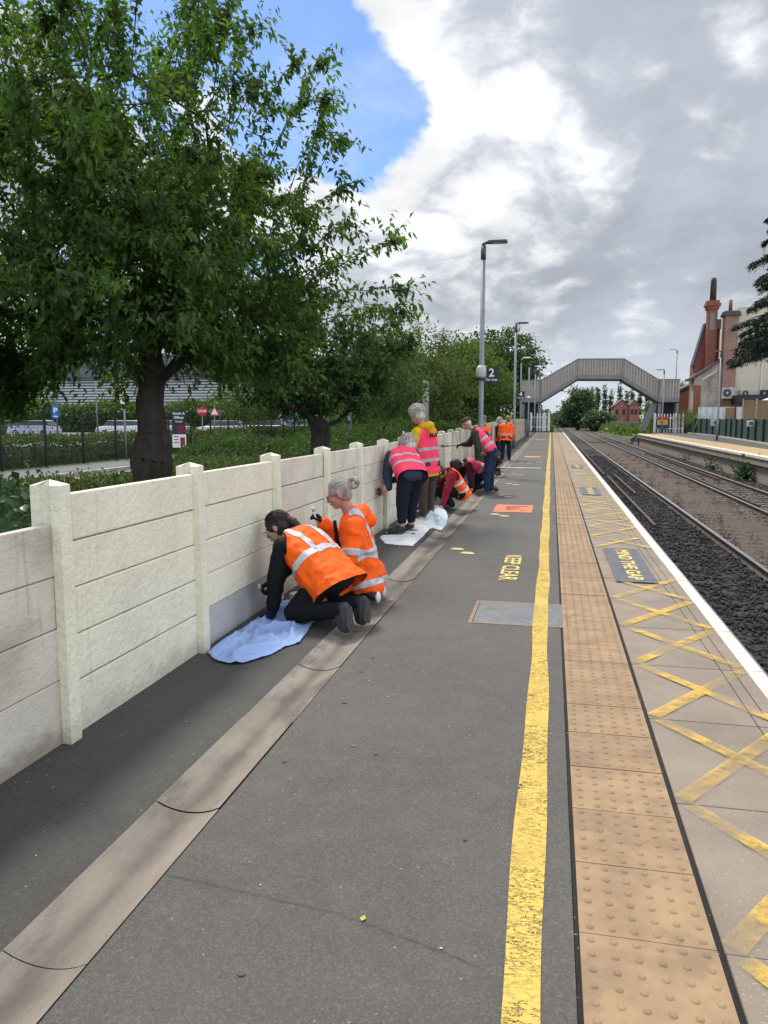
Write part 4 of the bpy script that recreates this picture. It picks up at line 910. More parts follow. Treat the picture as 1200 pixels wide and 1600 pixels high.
# cars
glassm = mat('car_glass', (0.03, 0.035, 0.04), 0.12, 0.1)
tyre = mat('tyre', (0.015, 0.015, 0.016), 0.9); rimm = mat('alloy', (0.45, 0.45, 0.46), 0.35, metallic=0.8)
def car(x, y, rz, colr, lab, proto=[None, None, None, None, None]):
    t = empty('parked_car', (x, y, -0.10), rz, lab, 'car', 'cars in the car park')
    cm = mat('car_paint', colr, 0.25, 0.03)
    prof = [(-2.05, 0.32), (-2.08, 0.62), (-1.98, 0.86), (-1.2, 0.97), (1.55, 1.0), (2.0, 0.90), (2.06, 0.6), (2.0, 0.3)]
    bm = bmesh.new()
    def loft(secs):
        rings = [[bm.verts.new(p) for p in s] for s in secs]
        for a, c in zip(rings, rings[1:]):
            for k in range(len(a) - 1): bm.faces.new((a[k], a[k + 1], c[k + 1], c[k]))
            bm.faces.new((a[-1], a[0], c[0], c[-1]))
        bm.faces.new(rings[0][::-1]); bm.faces.new(rings[-1])
    loft([[(px, yy, pz - dz) for px, pz in prof] for yy, dz in ((-0.86, 0.04), (-0.80, 0), (0.80, 0), (0.86, 0.04))])
    b = MB(); b.bm(bm); bm = bmesh.new()
    loft([[(-0.62, -0.60, 1.44), (1.2, -0.60, 1.45), (1.5, -0.62, 1.38), (-0.8, -0.62, 1.40)], [(-0.62, 0.60, 1.44), (1.2, 0.60, 1.45), (1.5, 0.62, 1.38), (-0.8, 0.62, 1.40)]]); b.bm(bm)
    body = b.build('body', cm, t)
    b = MB()
    lo = [(-1.25, -0.80, 0.96), (1.85, -0.80, 0.99), (1.85, 0.80, 0.99), (-1.25, 0.80, 0.96)]; hi = [(-0.72, -0.61, 1.40), (1.42, -0.61, 1.39), (1.42, 0.61, 1.39), (-0.72, 0.61, 1.40)]
    b.add(lo + hi, [(0, 1, 5, 4), (1, 2, 6, 5), (2, 3, 7, 6), (3, 0, 4, 7)]); b.build('windows', glassm, t)
    for wx in (-1.28, 1.25):
        for s in (-1, 1):
            w = MB(); w.tube([(wx, s * 0.66, 0.31), (wx, s * 0.87, 0.31)], 0.31, 16); wo = w.build('wheel', tyre, t)
            w = MB(); w.tube([(wx, s * 0.871, 0.31), (wx, s * 0.885, 0.31)], 0.2, 12); w.build('rim', rimm, wo)
    for s in (-1, 1):
        w = MB(); w.box(-2.075, -1.99, s * 0.62 - 0.14, s * 0.62 + 0.14, 0.64, 0.77); w.build('headlight', M['white'], t)
        w = MB(); w.box(1.99, 2.045, s * 0.66 - 0.12, s * 0.66 + 0.12, 0.66, 0.86); w.build('tail_light', plain('tail_red', (0.35, 0.02, 0.02)), t)
    return t
CARS = [(-44.5, 60, 0.1, (0.50, 0.58, 0.68), 'pale blue silver car behind the hedge beside the blue parking sign'), (-49, 62, 2.9, (0.05, 0.055, 0.06), 'dark car at the left end of the car park by the red brown brick pier'), (-37.5, 62, 1.45, (0.45, 0.08, 0.07), 'red car among white cars left of the big tree trunk'), (-36.2, 60.5, 0.1, (0.72, 0.72, 0.70), 'white car in front of the red car left of the big tree trunk'), (-33.4, 63, 0.2, (0.62, 0.64, 0.67), 'silver car nearest to the left side of the big tree trunk'), (-27.2, 61, 0.1, (0.70, 0.70, 0.69), 'white car just right of the Grade A Offices board'), (-27.2, 70, 0.1, (0.66, 0.67, 0.70), 'light grey car below the red triangle sign'), (-25.5, 67, 0.0, (0.10, 0.11, 0.13), 'dark grey car between pale cars right of the triangle sign'), (-26.3, 78, 0.1, (0.70, 0.71, 0.72), 'white van like car below the green and white panel'), (-24.4, 72, 0.1, (0.35, 0.38, 0.42), 'grey car at the right end of the car park near the second tree')]
for c in CARS: car(*c)
# signs and poles by the road
def pole(name, x, y, h, r, m, lab, cat='pole', z=-0.55):
    b = MB(); b.tube([(0, 0, 0), (0, 0, h)], [r, r * 0.9], 10); o = b.build(name, m, smooth=True); o.location = (x, y, z); return tag(o, lab, cat)
pole('sign_post', -20.95, 35.2, 3.1, 0.05, M['galv'], 'thin grey sign post at the road edge left of the big tree trunk')
t = empty('round_sign', (-20.95, 35.1, 2.35), 0.5, 'small round red and white road sign on the thin post left of the trunk', 'sign')
b = MB(); b.tube([(0, 0, 0), (0, 0.02, 0)], 0.19, 20); b.build('red_ring', plain('sign_red', (0.50, 0.03, 0.03)), t)
b = MB(); b.tube([(0, -0.012, 0), (0, -0.002, 0)], 0.13, 20); b.build('white_centre', M['white'], t)
pole('parking_post', -40.0, 56.8, 6.5, 0.07, M['galv'], 'tall grey pole with the blue parking sign at the left', z=-0.1)
t = empty('parking_sign', (-40.0, 56.65, 2.0), 0.6, 'blue parking sign with white P on a pole', 'sign')
b = MB(); b.box(-0.26, 0.26, -0.02, 0.02, -0.5, 0.62); b.build('plate', plain('sign_blue', (0.03, 0.13, 0.42)), t)
text_obj('letter', 'P', 0.6, M['white'], t, Matrix.Translation((0, -0.03, 0.14)) @ Matrix.Rotation(R(90), 4, 'X'), bold=0.02)
b = MB(); b.box(-0.18, 0.18, -0.028, -0.021, -0.38, -0.28); b.build('print', M['white'], t)
pole('stop_post', -23.6, 49.6, 2.9, 0.045, M['galv'], 'slim grey post carrying the stop sign right of the Grade A board')
t = empty('stop_sign', (-23.55, 49.5, 2.0), 0.45, 'red octagonal STOP sign beyond the mesh fence right of the tree trunk', 'sign')
b = MB(); b.tube([(0, 0, 0), (0, 0.02, 0)], 0.36, 8); b.build('plate', plain('stop_red', (0.45, 0.02, 0.025)), t)
text_obj('lettering', 'STOP', 0.24, M['white'], t, Matrix.Translation((0, -0.012, 0)) @ Matrix.Rotation(R(90), 4, 'X'), bold=0.006)
pole('triangle_post', -23.7, 51.8, 3.0, 0.045, M['galv'], 'slim grey post carrying the red triangle sign')
t = empty('triangle_sign', (-23.65, 51.7, 2.02), 0.45, 'white triangular road sign with red border next to the stop sign', 'sign')
b = MB(); b.prism([(-0.42, -0.34), (0.42, -0.34), (0, 0.40)], 'y', 0, 0.02); b.build('border', plain('tri_red', (0.5, 0.03, 0.03)), t)
b = MB(); b.prism([(-0.27, -0.25), (0.27, -0.25), (0, 0.22)], 'y', -0.008, -0.002); b.build('face', M['white'], t)
pole('lamp_column', -34.5, 54, 5.0, 0.06, M['galv'], 'pale thin pole in the car park left of the big trunk', z=-0.1)
pole('lamp_column', -25.8, 57.5, 6.2, 0.06, M['galv'], 'pale thin pole in the car park just above the triangle sign', z=-0.1)
pole('steel_column', -10.1, 38.3, 3.6, 0.10, M['galv'], 'pale galvanised column standing behind the second tree trunk')
pole('concrete_column', -6.05, 37.5, 3.9, 0.165, mat('column_concrete', (0.26, 0.25, 0.22), 0.85, 0.2, 3), 'thick pale concrete column rising behind the standing person in the yellow hood')
t = empty('brick_pier', (-52, 58, -0.1), 0, 'red brown brick pier at the left edge of the car park', 'pier')
b = MB(); b.box(-0.9, 0.9, -0.6, 0.6, 0, 2.3); b.build('brickwork', mat('pier_brick', (0.16, 0.055, 0.035), 0.9, 0.25, 4), t)
b = MB(); b.box(-1.0, 1.0, -0.7, 0.7, 2.3, 2.42); b.build('coping', M['kerb'], t)
# Grade A Offices board
t = empty('office_letting_board', (-19.75, 38.6, 0.0), 0.42, 'navy and white Grade A Offices letting board on the mesh fence beside the tree trunk', 'sign')
b = MB(); b.box(-0.36, 0.36, 0, 0.03, 0.66, 2.0); b.build('navy_panel', M['signnavy'], t)
b = MB(); b.box(-0.36, 0.36, 0, 0.03, -0.05, 0.659); b.build('white_panel', M['white'], t)
b = MB(); b.box(-0.10, 0.35, -0.004, -0.001, 0.70, 1.14); b.build('maroon_block', plain('maroon', (0.12, 0.01, 0.03)), t)
b = MB(); b.box(0.05, 0.30, -0.004, -0.001, 0.06, 0.50); b.build('red_block', plain('dark_crimson', (0.22, 0.02, 0.05)), t)
for s, z, sz in (('Grade A', 1.79, 0.185), ('Offices', 1.57, 0.185), ('TO LET', 1.35, 0.11)): text_obj('lettering', s, sz, M['white'], t, Matrix.Translation((0, -0.004, z)) @ Matrix.Rotation(R(90), 4, 'X'), bold=0.004)
b = MB()
for z in (0.52, 0.36, 0.2): b.box(-0.28, -0.04, -0.004, -0.001, z, z + 0.045)
b.build('print', M['black'], t)
b = MB(); b.tube([(0, 0.07, -0.55), (0, 0.07, 2.0)], 0.035, 8); b.build('post', M['darkgreen'], t)

# ------------------------------------------------------------------ trees on the left
def hero():
    rng = np.random.default_rng(21)
    base = Vector((-6.65, 12.0, -0.45))
    # crown envelope: wide low skirt, domed body, ragged top
    T = ell_points(560, (-0.3, 0, 4.6), (3.2, 3.5, 2.4), rng, 0.2, 2.6, 0.28, 4) + ell_points(90, (-1.0, 0.3, 6.5), (2.0, 2.3, 2.1), rng, 0.2, None, 0.3, 2) + ell_points(55, (0.0, -0.6, 3.6), (3.4, 3.4, 0.8), rng, 0.55, 2.6, 0.2, 6)
    T += ell_points(60, (-2.9, -0.5, 2.95), (1.7, 1.6, 0.7), rng, 0.2, 2.05, 0.2, 7) + ell_points(20, (2.0, -0.6, 3.1), (1.0, 1.0, 0.5), rng, 0.3, 2.1, 0.2, 8)
    T = [p for p in T if not (p[2] < 3.3 and math.hypot(p[0], p[1]) < 1.5)]
    shoots = []
    cam_r = np.array([math.cos(R(12.23)), math.sin(R(12.23)), 0])
    for k in range(70):
        a = rng.uniform(0, 2 * math.pi); rad = rng.uniform(0.2, 0.95); st = np.array([3.3 * rad * math.cos(a) - 0.35, 3.3 * rad * math.sin(a), 4.5 + 2.8 * math.sqrt(max(0, 1 - rad * rad * 0.9))])
        out = np.array([math.cos(a) * 0.45, math.sin(a) * 0.45, 1.2]) + rng.normal(size=3) * 0.2; out /= np.linalg.norm(out); Ls = rng.uniform(0.7, 2.0); n = int(Ls / 0.15)
        shoots.append([st + out * Ls * q / n + np.array([0, 0, -0.10]) * (q / n) ** 2 * (1 + rng.random()) for q in range(n + 1)])
    for h, ln, up in ((3.75, 1.3, 0.15), (4.3, 1.3, 0.5), (5.0, 1.1, 0.8), (5.6, 1.0, 1.3), (4.0, 1.4, 0.02), (6.1, 1.0, 1.8)):
        st = cam_r * rng.uniform(2.55, 2.95) * math.sqrt(max(0.1, 1 - ((h - 4.2) / 3.0) ** 2)) * (1.08 if h < 4.6 else 0.92) + np.array([0, rng.uniform(-1.2, 1.0), h]); n = int(ln / 0.13); o = cam_r + np.array([0, 0, up])
        shoots.append([st + o * ln * q / n * 0.9 + rng.normal(size=3) * 0.02 for q in range(n + 1)])
    stems = [[(-0.35, 0.0, 2.9), (-0.9, 0.05, 3.3), (-1.5, 0.1, 3.75), (-2.1, 0.2, 4.3)], [(0.03, 0.05, 3.3), (0.06, 0.1, 4.2), (0.0, 0.1, 5.2), (-0.05, 0.0, 6.4), (0.1, 0.0, 7.6)], [(0.55, -0.05, 2.85), (1.15, -0.1, 3.35), (1.8, -0.15, 3.8), (2.4, -0.2, 4.4)], [(0.25, 0.5, 3.0), (0.6, 1.2, 3.9), (1.0, 1.9, 4.8)], [(-0.1, -0.6, 3.0), (-0.4, -1.3, 3.9), (-0.6, -2.0, 4.8)]]
    make_tree('cherry_tree', 'large spreading cherry tree with thick burred dark trunk filling the upper left', base, (0.0, 0, 2.45), T, (0.128, 0.46), M['leaf_cherry'], 0.3, stems=stems, seed=33, cluster=100, spread=0.30, shoots=shoots,
              twig=0.0085,
              trunk_pts=[(0, 0, -0.4), (0.02, 0, 0.25), (-0.02, 0, 0.85), (0.02, 0, 1.3), (0.0, 0, 1.75), (0, 0, 2.45), (0.03, 0.05, 3.3), (0.06, 0.1, 4.2), (0.0, 0.1, 5.2)], trunk_rads=[0.36, 0.31, 0.305, 0.32, 0.235, 0.215, 0.15, 0.11, 0.07])
hero()
def street_tree(x, y, c, rad, n, lab, lm, seed, leaf=(0.17, 0.5), cluster=42, tr=0.24, fork=1.1, stems=(), spread=0.34, group='trees beyond the concrete fence', name='street_tree', simple=True, zmin=1.5, twig=0.006):
    rng = np.random.default_rng(seed); T = ell_points(n, c, rad, rng, 0.3, zmin, 0.3, seed)
    return make_tree(name, lab, (x, y, -0.5), (0, 0, fork), T, leaf, lm, tr, stems=stems, seed=seed, cluster=cluster, spread=spread, simple=simple, group=group, twig=twig)
street_tree(-6.7, 22, (-0.15, 0, 3.75), (2.45, 2.4, 1.95), 300, 'second tree along the fence, dark trunk forking low into two thick limbs', M['leaf_dark'], 41, tr=0.30, fork=1.75, leaf=(0.14, 0.5), cluster=81, twig=0.011,
            stems=[[(-0.5, 0, 2.2), (-0.95, 0, 2.7), (-1.3, 0, 3.3)], [(0.5, 0.1, 1.95), (0.95, 0.1, 2.35), (1.35, 0.1, 3.0)], [(0.1, 0, 2.5), (0.15, 0, 3.2), (0.1, 0, 4.1)]], spread=0.3, simple=False, zmin=2.35)
street_tree(-7.3, 33, (0, 0, 3.8), (2.2, 2.4, 2.1), 110, 'small dark tree half hidden behind the second tree', M['leaf_dark'], 42, cluster=60, zmin=2.4)
street_tree(-6.9, 42, (-0.1, 0, 4.3), (2.9, 2.8, 2.8), 170, 'olive green tree with airy top rising above the standing yellow hooded person', M['leaf_olive'], 43, spread=0.38, cluster=85)
street_tree(-6.5, 55, (0, 0, 4.6), (3.0, 3.0, 2.9), 150, 'mid green tree behind the first lamp post', M['leaf_mid'], 44, leaf=(0.24, 0.6), spread=0.42, cluster=100)
street_tree(-7.2, 70, (0, 0, 5.0), (3.6, 3.4, 3.4), 150, 'mid green tree between the first and second lamp posts', M['leaf_mid'], 45, leaf=(0.29, 0.6), spread=0.45, cluster=105)
street_tree(-5.6, 97, (0, 0, 7.2), (4.6, 4.6, 5.4), 260, 'tall dark green tree behind the left end of the footbridge', M['leaf_dark'], 46, leaf=(0.36, 0.6), spread=0.5, cluster=80)
street_tree(-9.5, 92, (0, 0, 6.3), (4.2, 4.2, 4.6), 220, 'broad dark tree just left of the footbridge end tree', M['leaf_dark'], 47, leaf=(0.36, 0.6), spread=0.5, cluster=80)
street_tree(-13, 60, (0, 0, 4.6), (4.2, 4.2, 3.4), 190, 'bushy dark tree filling the gap behind the concrete column', M['leaf_dark'], 48, leaf=(0.26, 0.5), spread=0.55)
street_tree(-17, 74, (0, 0, 5.0), (4.6, 4.6, 3.8), 150, 'dark tree deep behind the road to the right of the second tree', M['leaf_dark'], 49, leaf=(0.3, 0.5), spread=0.6)
street_tree(-23.4, 58, (0, 0, 3.9), (2.9, 2.6, 2.9), 120, 'light green young tree beside the triangle sign beyond the road', M['leaf_lime'], 50, leaf=(0.24, 0.5), spread=0.4)
street_tree(-44, 54, (0, 0, 4.2), (3.4, 3.4, 2.9), 80, 'thin grey green tree at the far left beyond the mesh fence', M['leaf_mid'], 51, leaf=(0.26, 0.45), spread=0.55, cluster=44, zmin=2.2)
street_tree(-27.5, 33, (0, 0, 4.1), (2.6, 2.6, 2.2), 60, 'sparse light tree over the hedge left of the big trunk', M['leaf_mid'], 52, leaf=(0.2, 0.45), spread=0.5, cluster=34, zmin=2.2)
foliage_box('shrub_belt', 'dark shrubs along the road behind the trees', 'shrubs', -20, -9, 62, 100, -0.55, lambda X, Y: 2.2 + 0.6 * np.sin(X * 0.7 + Y * 0.4) + 0.4 * np.sin(Y * 0.9), 11000, 0.4, M['leaf_dark'], M['twigs'], kind='stuff', seed=12, rag=0.25)
# ------------------------------------------------------------------ distance beyond the footbridge
def blob_tree(x, y, c, rad, n, lab, lm, seed, leaf, cluster=34, spread=1.0, tr=0.4, z=-0.9, name='distant_tree', group='trees beyond the footbridge', fork=1.5):
    rng = np.random.default_rng(seed); T = ell_points(n, c, rad, rng, 0.35, 0.3, 0.3, seed)
    return make_tree(name, lab, (x, y, z), (0, 0, fork), T, (leaf, 0.6), lm, tr, seed=seed, cluster=cluster, spread=spread, simple=True, group=group, twig=0.02)
blob_tree(5.6, 172, (0, 0, 4.6), (3.0, 3.2, 4.3), 130, 'large rounded mid green tree seen under the footbridge left of the poplars', M['leaf_far'], 61, 0.6, spread=0.7, cluster=50)
blob_tree(9.2, 160, (0, 0, 1.9), (2.6, 2.8, 2.0), 90, 'lower bright green bush tree in front of the rounded tree under the footbridge', M['leaf_far'], 62, 0.55, spread=0.6, cluster=40)
blob_tree(4.6, 215, (0, 0, 2.6), (3.0, 3.4, 2.8), 80, 'distant green tree where the railway lines vanish', M['leaf_far'], 63, 0.8)
blob_tree(2.9, 300, (0, 0, 2.2), (3.6, 4, 2.6), 70, 'faint far tree above the vanishing rails', M['leaf_far'], 64, 1.0)
blob_tree(-4.5, 260, (0, 0, 2.2), (4.0, 5, 2.6), 70, 'far tree left of the vanishing rails', M['leaf_far'], 69, 1.0)
blob_tree(18.4, 140, (0, 0, 2.7), (2.0, 2.4, 3.0), 80, 'dark green tree beside the distant brick house', M['leaf_dark'], 65, 0.5, spread=0.6, cluster=50)
blob_tree(15.6, 118, (0, 0, 3.1), (2.2, 2.4, 3.3), 90, 'dense green tree under the right sloping side of the footbridge', M['leaf_mid'], 66, 0.42, spread=0.6, cluster=55)
blob_tree(13.9, 106, (0, 0, 1.9), (1.5, 1.5, 2.0), 50, 'yellow green shrub beside the right footbridge support', M['leaf_lime'], 67, 0.3, spread=0.5)
blob_tree(11.6, 205, (0, 0, 1.6), (1.8, 2, 1.9), 70, 'low dark tree left of the distant brick house in front of the poplars', M['leaf_dark'], 68, 0.7, spread=0.6)
blob_tree(17.2, 110, (0, 0, 5.2), (1.3, 1.3, 2.6), 22, 'leafy tree top showing above the right end of the footbridge', M['leaf_mid'], 70, 0.35, spread=0.5, cluster=22)
for k in range(9):
    rng = np.random.default_rng(80 + k); h = 11.6 + rng.uniform(-0.9, 0.9); x = 10.9 + 1.95 * k
    T = ell_points(46, (0, 0, h * 0.56), (0.55, 0.55, h * 0.46), rng, 0.2, 1.0, 0.12, k)
    make_tree('poplar_tree', 'slender columnar poplar in the row of poplars seen under the footbridge', (x, 232 + rng.uniform(-2, 2), -0.9), (0, 0, 2.0), T, (0.42, 0.5), M['leaf_dark'], 0.22, seed=80 + k, cluster=34, spread=0.26, simple=True, group='row of poplars', twig=0.01)
foliage_box('lineside_scrub', 'rough green scrub along the railway bank beyond the footbridge', 'scrub', 9.6, 16, 110, 300, -1.0, lambda X, Y: -0.5 + 0.4 * np.sin(X * 1.1) * np.sin(Y * 0.2) + 0.003 * (Y - 110), 9000, 0.6, M['leaf_lime'], M['grassbase'], kind='stuff', seed=13, rag=0.25)
foliage_box('lineside_scrub', 'far green scrub left of the railway beyond the footbridge', 'scrub', -14, -0.6, 105, 320, -1.0, lambda X, Y: 0.6 + 0.6 * np.sin(X * 1.1) * np.sin(Y * 0.2) + 0.006 * (Y - 105) - 0.25 * np.clip(X + 4, 0, 4), 12000, 0.7, M['leaf_far'], M['twigs'], kind='stuff', seed=14, rag=0.3)
bk = brickmat('red_brick_far', (0.36, 0.11, 0.07), (0.30, 0.085, 0.06), (0.3, 0.2, 0.16), 0.35)
bk2 = brickmat('red_brick', (0.30, 0.075, 0.045), (0.24, 0.055, 0.035), (0.28, 0.17, 0.13), 1.0)
slate = mat('roof_slate', (0.075, 0.07, 0.075), 0.7, 0.2, 2); tile = mat('roof_tile_brown', (0.16, 0.09, 0.07), 0.8, 0.2, 2)
t = empty('brick_house', (15.4, 176, -0.6), 0.0, 'small red brick house with two gables seen under the footbridge', 'house')
b = MB(); b.prism([(-2.2, 0), (1.0, 0), (1.0, 4.6), (-0.4, 5.9), (-2.2, 4.6)], 'y', 0, 8); b.box(1.01, 3.0, -0.8, 7, 0, 4.8); b.build('wall', bk, t)
b = MB(); b.prism([(-2.45, 4.45), (-0.4, 6.0), (-0.4, 6.2), (-2.5, 4.65)], 'y', -0.2, 8.2); b.prism([(1.1, 4.45), (-0.4, 6.0), (-0.4, 6.2), (1.2, 4.65)], 'y', -0.2, 8.2); b.prism([(0.9, 4.81), (2.0, 6.2), (3.2, 4.81)], 'y', -0.9, 7.2); b.build('roof', tile, t)
for x, yy in ((-1.5, -0.01), (-0.1, -0.01), (1.6, -0.81), (2.4, -0.81)):
    b = MB(); b.box(x - 0.28, x + 0.28, yy - 0.03, yy, 2.9, 4.0); b.build('window', M['black'], t)
t = empty('palisade_fence', (17, 190, -1), 0, 'grey palisade fence along the bank in front of the brick house', 'fence')
b = MB()
for k in range(50): b.box(-3.5 + 0.24 * k, -3.36 + 0.24 * k, 0, 0.05, 0, 1.9)
b.build('pales', M['galv'], t); t.location = (14, 150, -1)
t = empty('lineside_hut', (12.2, 182, -0.9), 0, 'low grey lineside hut beside the track beyond the footbridge', 'hut')
b = MB(); b.box(-1.8, 1.8, 0, 2.5, 0, 2.3); b.build('wall', M['galv'], t); b = MB(); b.box(-1.95, 1.95, -0.15, 2.65, 2.3, 2.45); b.build('roof', M['lamphead'], t); b = MB(); b.box(-0.5, 0.4, -0.04, -0.002, 0.1, 2.0); b.build('door', M['lamphead'], t)

# ------------------------------------------------------------------ right side: old brick building, fences, cedar
BY = 88.0
t = empty('old_brick_building', (14.7, BY, -0.6), 0, 'tall old building with beige rendered gable, red brick side, chimney breast and slate lean to', 'building')
ox, oz = 14.7, -0.6
render_m = mat('beige_render', (0.64, 0.57, 0.43), 0.9, 0.06, 0.5, bump=0.1, dirt=(0.40, 0.36, 0.28), dscale=0.5, damt=0.5)
render2 = mat('patchy_old_render', (0.42, 0.37, 0.31), 0.9, 0.25, 0.6, dirt=(0.24, 0.15, 0.10), dscale=0.4, damt=0.8)
stackb = brickmat('weathered_brick', (0.36, 0.17, 0.12), (0.28, 0.12, 0.085), (0.36, 0.29, 0.24), 0.45)
b = MB(); b.box(2.75 + 1.28, 16, 0.0, 14, 0, 13.6); b.build('rendered_wall', render_m, t)
b = MB(); b.box(2.75, 4.02, -0.45, 1.0, 0, 12.7); b.build('chimney_breast', stackb, t)
b = MB(); b.box(2.55, 4.22, -0.6, 1.2, 12.7, 13.0); b.box(2.65, 4.12, -0.52, 1.1, 13.0, 13.2); b.build('breast_cap', slate, t)
b = MB(); b.tube([(3.3, 0.2, 13.2), (3.3, 0.2, 14.4)], [0.2, 0.17], 12); b.build('chimney_pot', bk2, t, smooth=True)
b = MB(); b.prism([(0.35, 0), (2.74, 0), (2.74, 12.0), (1.35, 12.0), (0.35, 8.0)], 'y', 2.0, 5); b.build('brick_wall', bk2, t)
b = MB(); b.prism([(0.05, 7.7), (0.3, 7.7), (1.32, 12.1), (1.15, 12.3)], 'y', 1.9, 3.2); b.build('main_roof', slate, t)
b = MB(); b.box(1.5, 2.735, 1.5, 1.99, 11.6, 12.6); b.build('parapet', M['platwall'], t)
b = MB(); b.box(1.25, 2.2, 0.9, 1.98, 6.2, 13.6); b.box(1.12, 2.33, 0.8, 2.1, 13.6, 13.9); b.box(0.98, 2.47, 0.7, 2.2, 13.9, 14.2); b.box(1.1, 2.35, 0.8, 2.1, 14.2, 14.5); st = b.build('chimney_stack', bk2, t)
b = MB(); b.tube([(1.75, 1.4, 14.5), (1.75, 1.4, 16.6), (1.75, 1.4, 16.9)], [0.34, 0.30, 0.2], 12); b.build('chimney_pot', mat('sooty_clay', (0.07, 0.035, 0.03), 0.9), st, smooth=True)
b = MB(); b.box(1.45, 2.05, 0.84, 0.898, 11.4, 13.2); b.build('stone_panel', M['platwall'], st)
b = MB(); b.prism([(0.0, 0), (2.74, 0), (2.74, 8.0), (2.4, 8.0), (0.0, 6.3)], 'y', -0.05, 1.9); b.build('lean_to_wall', render2, t)
b = MB(); b.prism([(-0.45, 6.05), (2.7, 8.2), (2.7, 8.42), (-0.5, 6.3)], 'y', -0.3, 2.0); b.build('lean_to_roof', slate, t)
b = MB(); b.box(0.02, 0.72, -0.2, -0.052, 0, 5.6); b.build('brick_pier', bk2, t)
b = MB(); b.prism([(0.75, 6.0), (2.2, 6.95), (2.2, 7.2), (0.75, 6.25)], 'y', -0.14, -0.052); b.build('bargeboard_line', render_m, t)
b = MB(); b.tube([(6.6, -0.06, 4), (6.6, -0.06, 8.3)], 0.06, 8); b.build('drainpipe', M['white'], t)
fanm = mat('fan_grille', (0.06, 0.065, 0.07), 0.6)
def ac(x, z, w, h, lab, y=-0.9, black=False):
    a = empty('air_conditioner', (ox + x, BY + y, oz + z), 0, lab, 'air conditioner', 'air conditioners on the old building')
    b = MB(); b.box(-w / 2, w / 2, 0, 0.40, 0, h, bev=0.03); b.build('casing', M['black'] if black else M['lampwhite'], a)
    b = MB(); b.tube([(-0.08 * w, -0.015, h * 0.52), (-0.08 * w, -0.001, h * 0.52)], h * 0.36, 20); g = b.build('fan_grille', fanm, a)
    b = MB(); b.tube([(-0.08 * w, -0.03, h * 0.52), (-0.08 * w, -0.016, h * 0.52)], h * 0.09, 10); b.build('hub', M['white'], g)
    b = MB(); b.box(-w / 2, -w / 2 + 0.08, 0.02, 0.45, -0.1, -0.001); b.box(w / 2 - 0.08, w / 2, 0.02, 0.45, -0.1, -0.001); b.build('bracket', M['galv'], a)
ac(3.3, 4.15, 1.25, 1.15, 'white air conditioner unit with round fan fixed below the chimney breast')
ac(5.15, 4.25, 1.2, 0.85, 'white air conditioner unit on the beige rendered wall', -0.5)
ac(6.95, 4.3, 0.8, 0.75, 'small black fan unit on the beige wall at the right edge', -0.5, True)
# lower building and fences
t = empty('brick_outbuilding', (15.6, 100, -0.6), 0, 'low red brick building with slate roof between footbridge and old building', 'building')
b = MB(); b.prism([(-1.6, 0), (1.6, 0), (1.6, 6.2), (-1.6, 4.6)], 'y', 0, 6); b.build('wall', bk2, t)
b = MB(); b.prism([(-1.9, 4.65), (1.7, 6.4), (1.7, 6.7), (-1.9, 4.9)], 'y', -0.3, 6.3); b.build('roof', slate, t)
b = MB(); b.box(-0.9, -0.5, -0.05, -0.002, 2.5, 3.6); b.build('window', M['white'], t)
gl = [(12.35, 44), (12.7, 51), (13.25, 59), (13.65, 66), (13.85, 75), (13.9, 83.5)]
gm = mat('fence_green', (0.012, 0.055, 0.042), 0.5, 0.12, 1, dirt=(0.008, 0.03, 0.025), dscale=0.8, damt=0.6)
t = empty('green_fence', (0, 0, 0), 0, 'dark green boarded fence along the back of the opposite platform', 'fence')
for (x0, y0), (x1, y1) in zip(gl, gl[1:]):
    n = 3
    b = MB()
    b.add([(x0, y0, 0.02), (x1, y1, 0.02), (x1, y1, 1.45), (x0, y0, 1.45), (x0 + 0.03, y0, 0.02), (x1 + 0.03, y1, 0.02), (x1 + 0.03, y1, 1.45), (x0 + 0.03, y0, 1.45)], [(0, 1, 2, 3), (7, 6, 5, 4), (3, 2, 6, 7), (0, 4, 5, 1)]); b.build('panel', gm, t)
    for k in range(n):
        u = k / n; b = MB(); x = x0 + (x1 - x0) * u; y = y0 + (y1 - y0) * u; b.box(x - 0.11, x - 0.02, y - 0.06, y + 0.06, 0, 1.5); b.build('post', M['darkgreen'], t)
b = MB()
for (x0, y0), (x1, y1) in zip(gl, gl[1:]): b.add([(x0 - 0.35, y0, 0.0), (x0 - 0.1, y0, 0.0), (x1 - 0.1, y1, 0.0), (x1 - 0.35, y1, 0.0), (x0 - 0.35, y0, 0.09), (x0 - 0.1, y0, 0.09), (x1 - 0.1, y1, 0.09), (x1 - 0.35, y1, 0.09)], [(4, 5, 6, 7), (0, 4, 7, 3), (1, 2, 6, 5)])
struct(b.build('opposite_kerb', M['kerb']))
for x, y, z, w, h, lab, red in ((13.62, 70, 1.15, 0.75, 0.55, 'white notice with red print on the green fence near its far end', True), (12.72, 54, 1.2, 0.55, 0.38, 'small white notice on the green fence near the right edge', False)):
    s = empty('notice', (x - 0.1, y, z), 0.35, lab, 'sign'); b = MB(); b.box(-w / 2, w / 2, -0.02, 0, -h / 2, h / 2); b.build('plate', M['white'], s)
    b = MB(); b.box(-w * 0.05 if red else -w * 0.3, w * 0.42 if red else w * 0.3, -0.026, -0.021, -h * 0.3, h * 0.3); b.build('print', plain('notice_red', (0.5, 0.08, 0.08)) if red else M['galv'], s)
wood = mat('larch_boards', (0.34, 0.22, 0.13), 0.85, 0.18, 1.5, dirt=(0.22, 0.14, 0.09), dscale=1, damt=0.5, stretch=(6, 1, 0.5))
t = empty('timber_fence', (19.4, 76, -0.4), 0, 'tall light brown timber fence panels with pale posts behind the green fence', 'fence')
